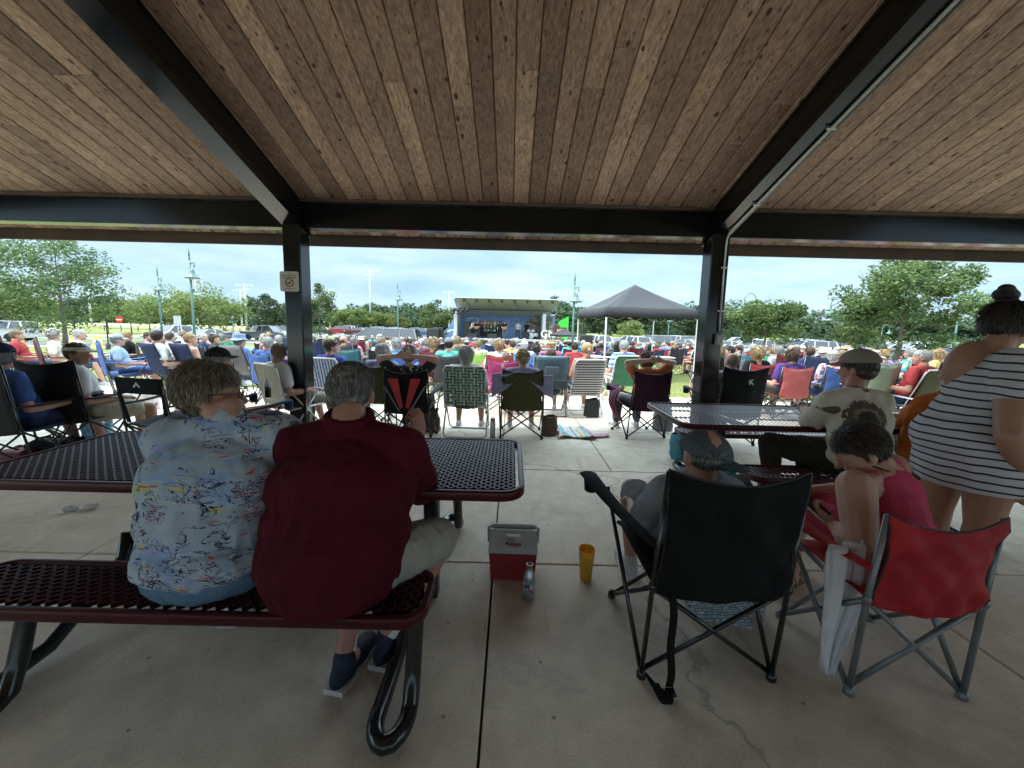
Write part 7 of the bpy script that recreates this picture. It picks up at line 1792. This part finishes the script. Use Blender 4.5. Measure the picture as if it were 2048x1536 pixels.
cup = thing('plastic_cup', 'tall yellow plastic cup on the concrete right of the cooler', 'cup', (.466, 2.165, 0))
m = MB(); m.lathe([(.0, .004), (.031, .004), (.032, .0), (.034, .002), (.0475, .185), (.050, .187), (.049, .190), (.0455, .188), (.0325, .010), (0, .010)], (0, 0, 0), 28)
YC, N_, L_, B_ = newmat('yellow_translucent_plastic'); B_.inputs['Base Color'].default_value = (.85, .42, .02, 1); B_.inputs['Roughness'].default_value = .3; B_.inputs['Transmission Weight'].default_value = .25; B_.inputs['Subsurface Weight'].default_value = .3
m.build('cup_wall', YC, cup, True)
bt = thing('drink_bottle', 'open silver aluminium bottle in front of the red cooler', 'bottle', (.125, 1.99, 0))
m = MB(); m.lathe([(.0, .002), (.030, .0), (.033, .006), (.033, .115), (.030, .135), (.020, .155), (.0165, .165), (.0165, .190), (.0185, .191), (.0185, .196), (.0145, .197), (.0135, .16), (0, .15)], (0, 0, 0), 24); BA = simple('brushed_bottle', (.42, .44, .45), .3, .85, .15, 20); m.build('bottle_body', BA, bt, True)
m = MB(); m.lathe([(.0334, .03), (.0334, .105)], (0, 0, 0), 24); m.build('printed_sleeve', simple('bottle_sleeve', (.40, .42, .44), .45, .4, .2, 30), bt, True)
put_text('M', .035, simple('bottle_mark', (.06, .08, .14), .5), bt, Matrix.Translation((-.012, -.0335, .085)) @ FACE, 'printed_mark', .0008, .001); m = MB(); m.box((.004, -.0335, .06), (.03, .003, .006), Matrix.Rotation(.5, 3, 'Y')); m.build('printed_stripe', simple('bottle_red_mark', (.4, .05, .05), .5), bt)
def bag(label, pos, size, mat, rz=0, handles=True, name='bag', slump=.1, hm=None, seed=1, cat='bag'):
    t = thing(name, label, cat, pos, rz); m = MB(); w, d, h = size
    def f(u, v):
        a = u*2*PI; c, s = math.cos(a), math.sin(a); e = .55; x = w/2*abs(c)**e*(1 if c > 0 else -1); y = d/2*abs(s)**e*(1 if s > 0 else -1)
        k = 1+.06*math.sin(v*PI)-.25*v*v*slump*4; n = noise.noise(V((x*9+seed, y*9, v*3)))*.03
        return V((x*k+n*c, y*k*(1-.5*v*slump*3)+n*s, h*v+.012*math.sin(a*3+seed)*v))
    m.grid(f, 29, 9); m.add([f(i/28, 0) for i in range(28)], [tuple(range(28))]); m.add([f(i/28, .93) for i in range(28)], [tuple(range(28))]); me = m.mesh('bag_body', mat, True); link('bag_body', me, t)
    if handles:
        for s in (-1, 1): m = MB(); m.tube([(-w*.22, s*d*.25, h*.9), (-w*.2, s*d*.2, h*1.15), (0, s*d*.1, h*1.32), (w*.2, s*d*.2, h*1.15), (w*.22, s*d*.25, h*.9)], .007, 6); m.build('handle', hm or mat, t, True)
    return t
def m_patch():
    m, N, L, B = newmat('patchwork_bag_print'); v = coords(N, L); br = N.new('ShaderNodeTexBrick'); br.inputs['Scale'].default_value = 16; br.inputs['Mortar Size'].default_value = .03; br.inputs['Color1'].default_value = (.30, .40, .46, 1); br.inputs['Color2'].default_value = (.62, .64, .62, 1); br.inputs['Mortar'].default_value = (.05, .07, .08, 1); br.offset = .3
    s = N.new('ShaderNodeSeparateXYZ'); L.new(v, s.inputs[0]); cm = N.new('ShaderNodeCombineXYZ'); L.new(mth(N, L, 'ADD', s.outputs[0], mth(N, L, 'MULTIPLY', s.outputs[1], .7)), cm.inputs[0]); L.new(mth(N, L, 'ADD', s.outputs[2], mth(N, L, 'MULTIPLY', s.outputs[0], -.25)), cm.inputs[1]); L.new(cm.outputs[0], br.inputs[0])
    c = mixc(N, L, ramp(N, L, noi(N, L, v, 9, 2), [(.62, 0.0), (.63, .6)]), br.outputs[0], (.40, .12, .05)); c = mixc(N, L, ramp(N, L, noi(N, L, v, 40, 3), [(.5, 0.0), (.6, .5)]), c, (.05, .10, .14)); L.new(c, B.inputs['Base Color']); B.inputs['Roughness'].default_value = .55; return m
bag('shopping bag with a blue and white patchwork print behind the black camp chair', (1.13, 1.93, 0), (.36, .22, .27), m_patch(), -.25, True, slump=.05, hm=WHT)
bag('teal and blue soft cooler bag on the floor at the end of the slotted table', (2.03, 4.35, 0), (.36, .26, .30), simple('teal_bag', (.02, .15, .19), .6, 0, .4, 8), .2, True, slump=.03, seed=3)
bag('turquoise patterned bag under the bench of the turkey-print shirt', (1.93, 3.55, 0), (.30, .2, .26), blotch('turq_pattern', (.05, .30, .33), [((.5, .6, .6), 1)], 12, .55), 0, True, seed=4)
bag('black pouch on the floor under the far bench', (2.83, 3.55, 0), (.26, .2, .14), BN, .3, False, seed=5)
bag('light blue checked tote bag under the big black chair at the left', (-4.55, 4.25, 0), (.34, .2, .32), blotch('blue_check', (.10, .32, .45), [((.4, .55, .6), 1.4)], 16, .5), -.3, True, seed=6)
bag('black bag lying under the big black chair at the left', (-4.75, 4.02, 0), (.45, .25, .18), BN, .2, True, seed=7)
bag('dark red bag on the concrete beside the far left table corner', (-4.95, 3.85, 0), (.30, .25, .12), simple('dark_red_bag', (.12, .01, .015), .7), 0, False, seed=8)
bag('white tote bag with red print beyond the visor woman', (-5.9, 6.3, 0), (.42, .22, .42), blotch('white_red_tote', (.6, .6, .58), [((.5, .03, .05), .7)], 9, .55), -.4, True, seed=9)
bag('brown paper-like bag beside the olive green chair', (.55, 5.28, 0), (.20, .18, .26), simple('brown_bag', (.12, .09, .06), .9, 0, .3, 14, .6, 20), 0, False, slump=.14, seed=10)
bag('dark backpack on the ground behind the striped beach chair', (1.35, 6.45, 0), (.24, .2, .30), simple('backpack_black', (.02, .022, .025), .7), 0, False, seed=11)
bag('large brown handbag between the black-red chair and the plaid chair', (-1.10, 5.35, 0), (.26, .2, .30), simple('brown_handbag', (.09, .045, .025), .5, 0, .3, 9), .1, True, seed=12)
bag('grey fringed bag standing behind the plum chair arm', (2.25, 5.7, 0), (.24, .2, .45), simple('grey_bag', (.22, .23, .24), .8), .1, True, seed=14)
for i, (x, y) in enumerate(((3.62, 6.30), (3.80, 6.28))):
    t = thing('carry_bag', ['left red chair bag hanging under the coral chair', 'right red chair bag hanging under the coral chair'][i], 'bag', (x, y, .05), 0, 'red chair bags'); m = MB(); m.cap((0, 0, .05), (.02*i, 0, .42), .055, .045, .6, (1, 0, 0)); m.build('bag_body', simple('red_carry_bag', (.42, .02, .03), .6, 0, .2, 10), t, True); m = MB(); m.tube([(0, 0, .42), (0, .02, .55)], .006, 5); m.build('cord', BLKPL, t)
al = thing('water_bottle', 'slim silver water bottle standing beside the plaid lawn chair', 'bottle', (-.225, 5.10, 0)); m = MB(); m.lathe([(0, 0), (.035, 0), (.036, .01), (.036, .20), (.030, .215), (.030, .225)], (0, 0, 0), 16); m.build('bottle_body', BA, al, True); m = MB(); m.lathe([(.031, .222), (.031, .25), (.0, .252)], (0, 0, 0), 14); m.tube([(-.02, 0, .25), (0, 0, .285), (.02, 0, .25)], .005, 5); m.build('cap', simple('peach_cap', (.5, .25, .2), .5), al, True)
# striped beach towel on the concrete
def m_bt():
    m, N, L, B = newmat('beach_towel_stripes'); v = coords(N, L); s = N.new('ShaderNodeSeparateXYZ'); L.new(v, s.inputs[0]); n = N.new('ShaderNodeTexWhiteNoise'); n.noise_dimensions = '1D'; L.new(mth(N, L, 'FLOOR', mth(N, L, 'MULTIPLY', s.outputs[0], 42)), n.inputs['W'])
    c = ramp(N, L, n.outputs[0], [(0, (.65, .63, .6)), (.45, (.62, .62, .6)), (.55, (.15, .45, .48)), (.7, (.6, .2, .28)), (.85, (.62, .5, .2)), (1, (.62, .61, .6))]); L.new(c, B.inputs['Base Color']); B.inputs['Roughness'].default_value = .95; return m
tw = MB(); tw.sheet(lambda u, v: V(((u-.5)*.50+.05*math.sin(v*4), (v-.5)*.55+.04*math.sin(u*5), .035+.022*noise.noise(V((u*6, v*6, 1)))+.012*math.sin(u*9+v*5))), 25, 25, .012)
me = tw.mesh('beach_towel', m_bt(), True); o = link('beach_towel', me); o.location = (.86, 5.35, .0); o.rotation_euler = (0, 0, .1); tag(o, 'folded beach towel with pastel stripes lying on the concrete', 'towel')
tw = MB(); tw.sheet(lambda u, v: V(((u-.5)*.30, (v-.5)*.22*(1-u*.6), .02+.02*noise.noise(V((u*7, v*7, 3))))), 15, 12, .010); me = tw.mesh('towel', simple('pink_towel', (.55, .32, .36), .95), True); o = link('towel', me); o.location = (1.20, 5.24, .0); tag(o, 'small pink cloth lying at the right end of the pastel beach towel', 'towel')
# crumpled napkins
for i, (x, y, s) in enumerate(((-3.30, 2.83, .05), (-3.19, 2.86, .06))):
    m = MB(); R0 = random.Random(i); m.ell((0, 0, .022), (s, s*.45, .02), Matrix.Rotation(.5, 3, 'Z'), 12, 7); m.v = [(a+R0.uniform(-.008, .008), b_+R0.uniform(-.008, .008), max(.001, c+R0.uniform(-.006, .008))) for a, b_, c in m.v]
    me = m.mesh('napkin', simple('paper_white', (.68, .68, .66), .9)); o = link('napkin', me); o.location = (x, y, 0); tag(o, ['left crumpled white napkin on the floor under the left table', 'right crumpled white napkin on the floor under the left table'][i], 'napkin', 'napkins on the floor')
# drink in front of the printed shirt
dc = thing('drink_cup', 'clear plastic cup of dark drink on the table between the couple', 'cup', (-.93, 2.02, .765)); m = MB(); m.lathe([(.0, .0), (.038, .0), (.052, .11), (.055, .112)], (0, 0, 0), 20); m.build('drink', simple('dark_drink', (.02, .012, .012), .1, 0, .1), dc, True)
m = MB(); m.lathe([(.053, .112), (.058, .116), (.058, .13), (.053, .135)], (0, 0, 0), 20); m.build('lid_rim', WHT, dc, True); m = MB(); m.tube([(0, 0, .11), (.02, -.01, .21)], .004, 6); m.build('straw', WHT, dc, True)
ckb = thing('cola_bottle', 'plastic bottle of dark cola in the chair arm beside the left post', 'bottle', (-2.68, 4.30, .62)); m = MB(); m.lathe([(.0, 0), (.030, 0), (.033, .01), (.033, .09), (.031, .12)], (0, 0, 0), 14); m.build('drink', simple('dark_drink', (.02, .012, .012), .1), ckb, True); m = MB(); m.lathe([(.031, .12), (.03, .15), (.013, .19), (.013, .21), (0, .21)], (0, 0, 0), 14); m.build('bottle_neck', simple('clear_plastic_pale', (.45, .45, .45), .15), ckb, True)
# blankets draped over chairs
tw = MB(); tw.sheet(lambda u, v: V((-.33-.10*math.sin(v*PI)+.03*math.sin(u*9), .02+u*.40, .66-.42*v**1.2+.03*math.sin(u*8+v*3))), 21, 17, .012); me = tw.mesh('blanket', simple('plum_blanket', (.085, .012, .035), .9, 0, .25, 9, .4, 30), True); p_ = spot(1303, 5.2); o = link('blanket', me); o.location = p_; tag(o, 'maroon blanket over the left arm of the dark plum chair', 'blanket')
tw = MB(); tw.sheet(lambda u, v: V((-.28+u*.50, -.16-.03*math.sin(v*PI), .52-.16*v+.05*math.sin(u*3)+.012*math.sin(u*14+v*4))), 25, 9, .014); me = tw.mesh('blanket', simple('pink_blanket', (.5, .03, .22), .9, 0, .2, 9), True); o = link('blanket', me); o.location = spot(1007, 6.5); tag(o, 'bright pink blanket bundled on the pink chair back', 'blanket')
tw = MB(); tw.sheet(lambda u, v: V(((u-.5)*.78, -.13+.07*abs(2*u-1)**2+.02*math.sin(v*3), .90-.05*abs(2*u-1)-.30*v*abs(2*u-1)**.7+.008*math.sin(u*20))), 29, 9, .014); me = tw.mesh('jacket', simple('lavender_jacket', (.30, .30, .44), .9, 0, .2, 9, .4, 40), True); o = link('jacket', me); o.location = spot(1047, 5.05); tag(o, 'lavender jacket draped over the olive chair back', 'jacket')
# ---------- sky, sun, camera ----------
SUN_EL, SUN_AZ = 60, 252      # degrees; azimuth measured from +Y clockwise
W = bpy.data.worlds.new('World'); SC.world = W; W.use_nodes = True
N = W.node_tree.nodes; L = W.node_tree.links; BG = N['Background']
sky = N.new('ShaderNodeTexSky'); sky.sky_type = 'NISHITA'; sky.sun_disc = False
sky.sun_elevation = math.radians(SUN_EL); sky.sun_rotation = math.radians(SUN_AZ); sky.air_density = 1.0; sky.dust_density = 2.2; sky.ozone_density = 1.2
tc = N.new('ShaderNodeTexCoord'); mp = N.new('ShaderNodeMapping'); mp.inputs['Scale'].default_value = (1.1, 1.1, 5.5); mp.inputs['Rotation'].default_value = (0, .05, .3); L.new(tc.outputs['Generated'], mp.inputs[0])
n1 = noi(N, L, mp.outputs[0], 1.35, 6, .55, .35); n2 = noi(N, L, mp.outputs[0], 3.4, 5, .6)
cl = ramp(N, L, n1, [(.36, .6), (.52, .85), (.66, 1.0)])
ccol = ramp(N, L, n2, [(.3, (5.4, 8.3, 10.8)), (.7, (8.7, 10.6, 11.9))])
skc = mixc(N, L, 1.0, sky.outputs[0], (.85, 1.0, 1.12), 'MULTIPLY')
mx = mixc(N, L, cl, skc, ccol)
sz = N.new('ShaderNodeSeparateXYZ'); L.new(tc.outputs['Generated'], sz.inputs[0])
# overcast gradient, with the unseen sky overhead boosted to brighten the pavilion interior
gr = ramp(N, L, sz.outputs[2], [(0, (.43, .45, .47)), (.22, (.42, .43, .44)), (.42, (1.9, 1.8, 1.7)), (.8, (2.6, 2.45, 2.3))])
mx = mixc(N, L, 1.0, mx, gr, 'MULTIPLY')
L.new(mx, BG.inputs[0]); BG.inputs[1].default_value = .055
sun = bpy.data.lights.new('sun', 'SUN'); sun.energy = 1.2; sun.angle = math.radians(22); sun.color = (1, .95, .87)
so = bpy.data.objects.new('sun', sun); COL.objects.link(so)
el, az = math.radians(SUN_EL), math.radians(SUN_AZ)
dirv = V((math.sin(az)*math.cos(el), math.cos(az)*math.cos(el), math.sin(el)))
so.rotation_euler = (-dirv).to_track_quat('-Z', 'Y').to_euler()
cam = bpy.data.cameras.new('camera'); co = bpy.data.objects.new('camera', cam); COL.objects.link(co)
cam.sensor_fit = 'HORIZONTAL'; cam.sensor_width = 36; cam.lens = F/2048*36
cam.shift_x = (1024-CX)/2048; cam.shift_y = -(768-CY)/2048
cam.clip_start = .05; cam.clip_end = 3000
f = V((0, math.cos(PIT), -math.sin(PIT))); u = V((0, math.sin(PIT), math.cos(PIT))); r_ = V((1, 0, 0))
# picture content turned clockwise: the camera is turned anticlockwise about its axis
c, s = math.cos(RHO), math.sin(RHO)
ru = u*c - r_*s*(-1)*(-1)
cx = r_*c+u*s; cy = u*c-r_*s
M = Matrix((cx, cy, -f)).transposed().to_4x4(); M.translation = V((0, 0, H)); co.matrix_world = M
SC.camera = co
SC.view_settings.view_transform = 'Standard'; SC.view_settings.look = 'None'; SC.view_settings.gamma = 1.0; SC.view_settings.exposure = 2.2
SC.cycles.max_bounces = 8; SC.cycles.diffuse_bounces = 5; SC.cycles.glossy_bounces = 3; SC.cycles.transparent_max_bounces = 6; SC.cycles.caustics_reflective = False; SC.cycles.caustics_refractive = False
SC.cycles.use_denoising = True; SC.cycles.sample_clamp_indirect = 6.0
SC.render.use_persistent_data = False
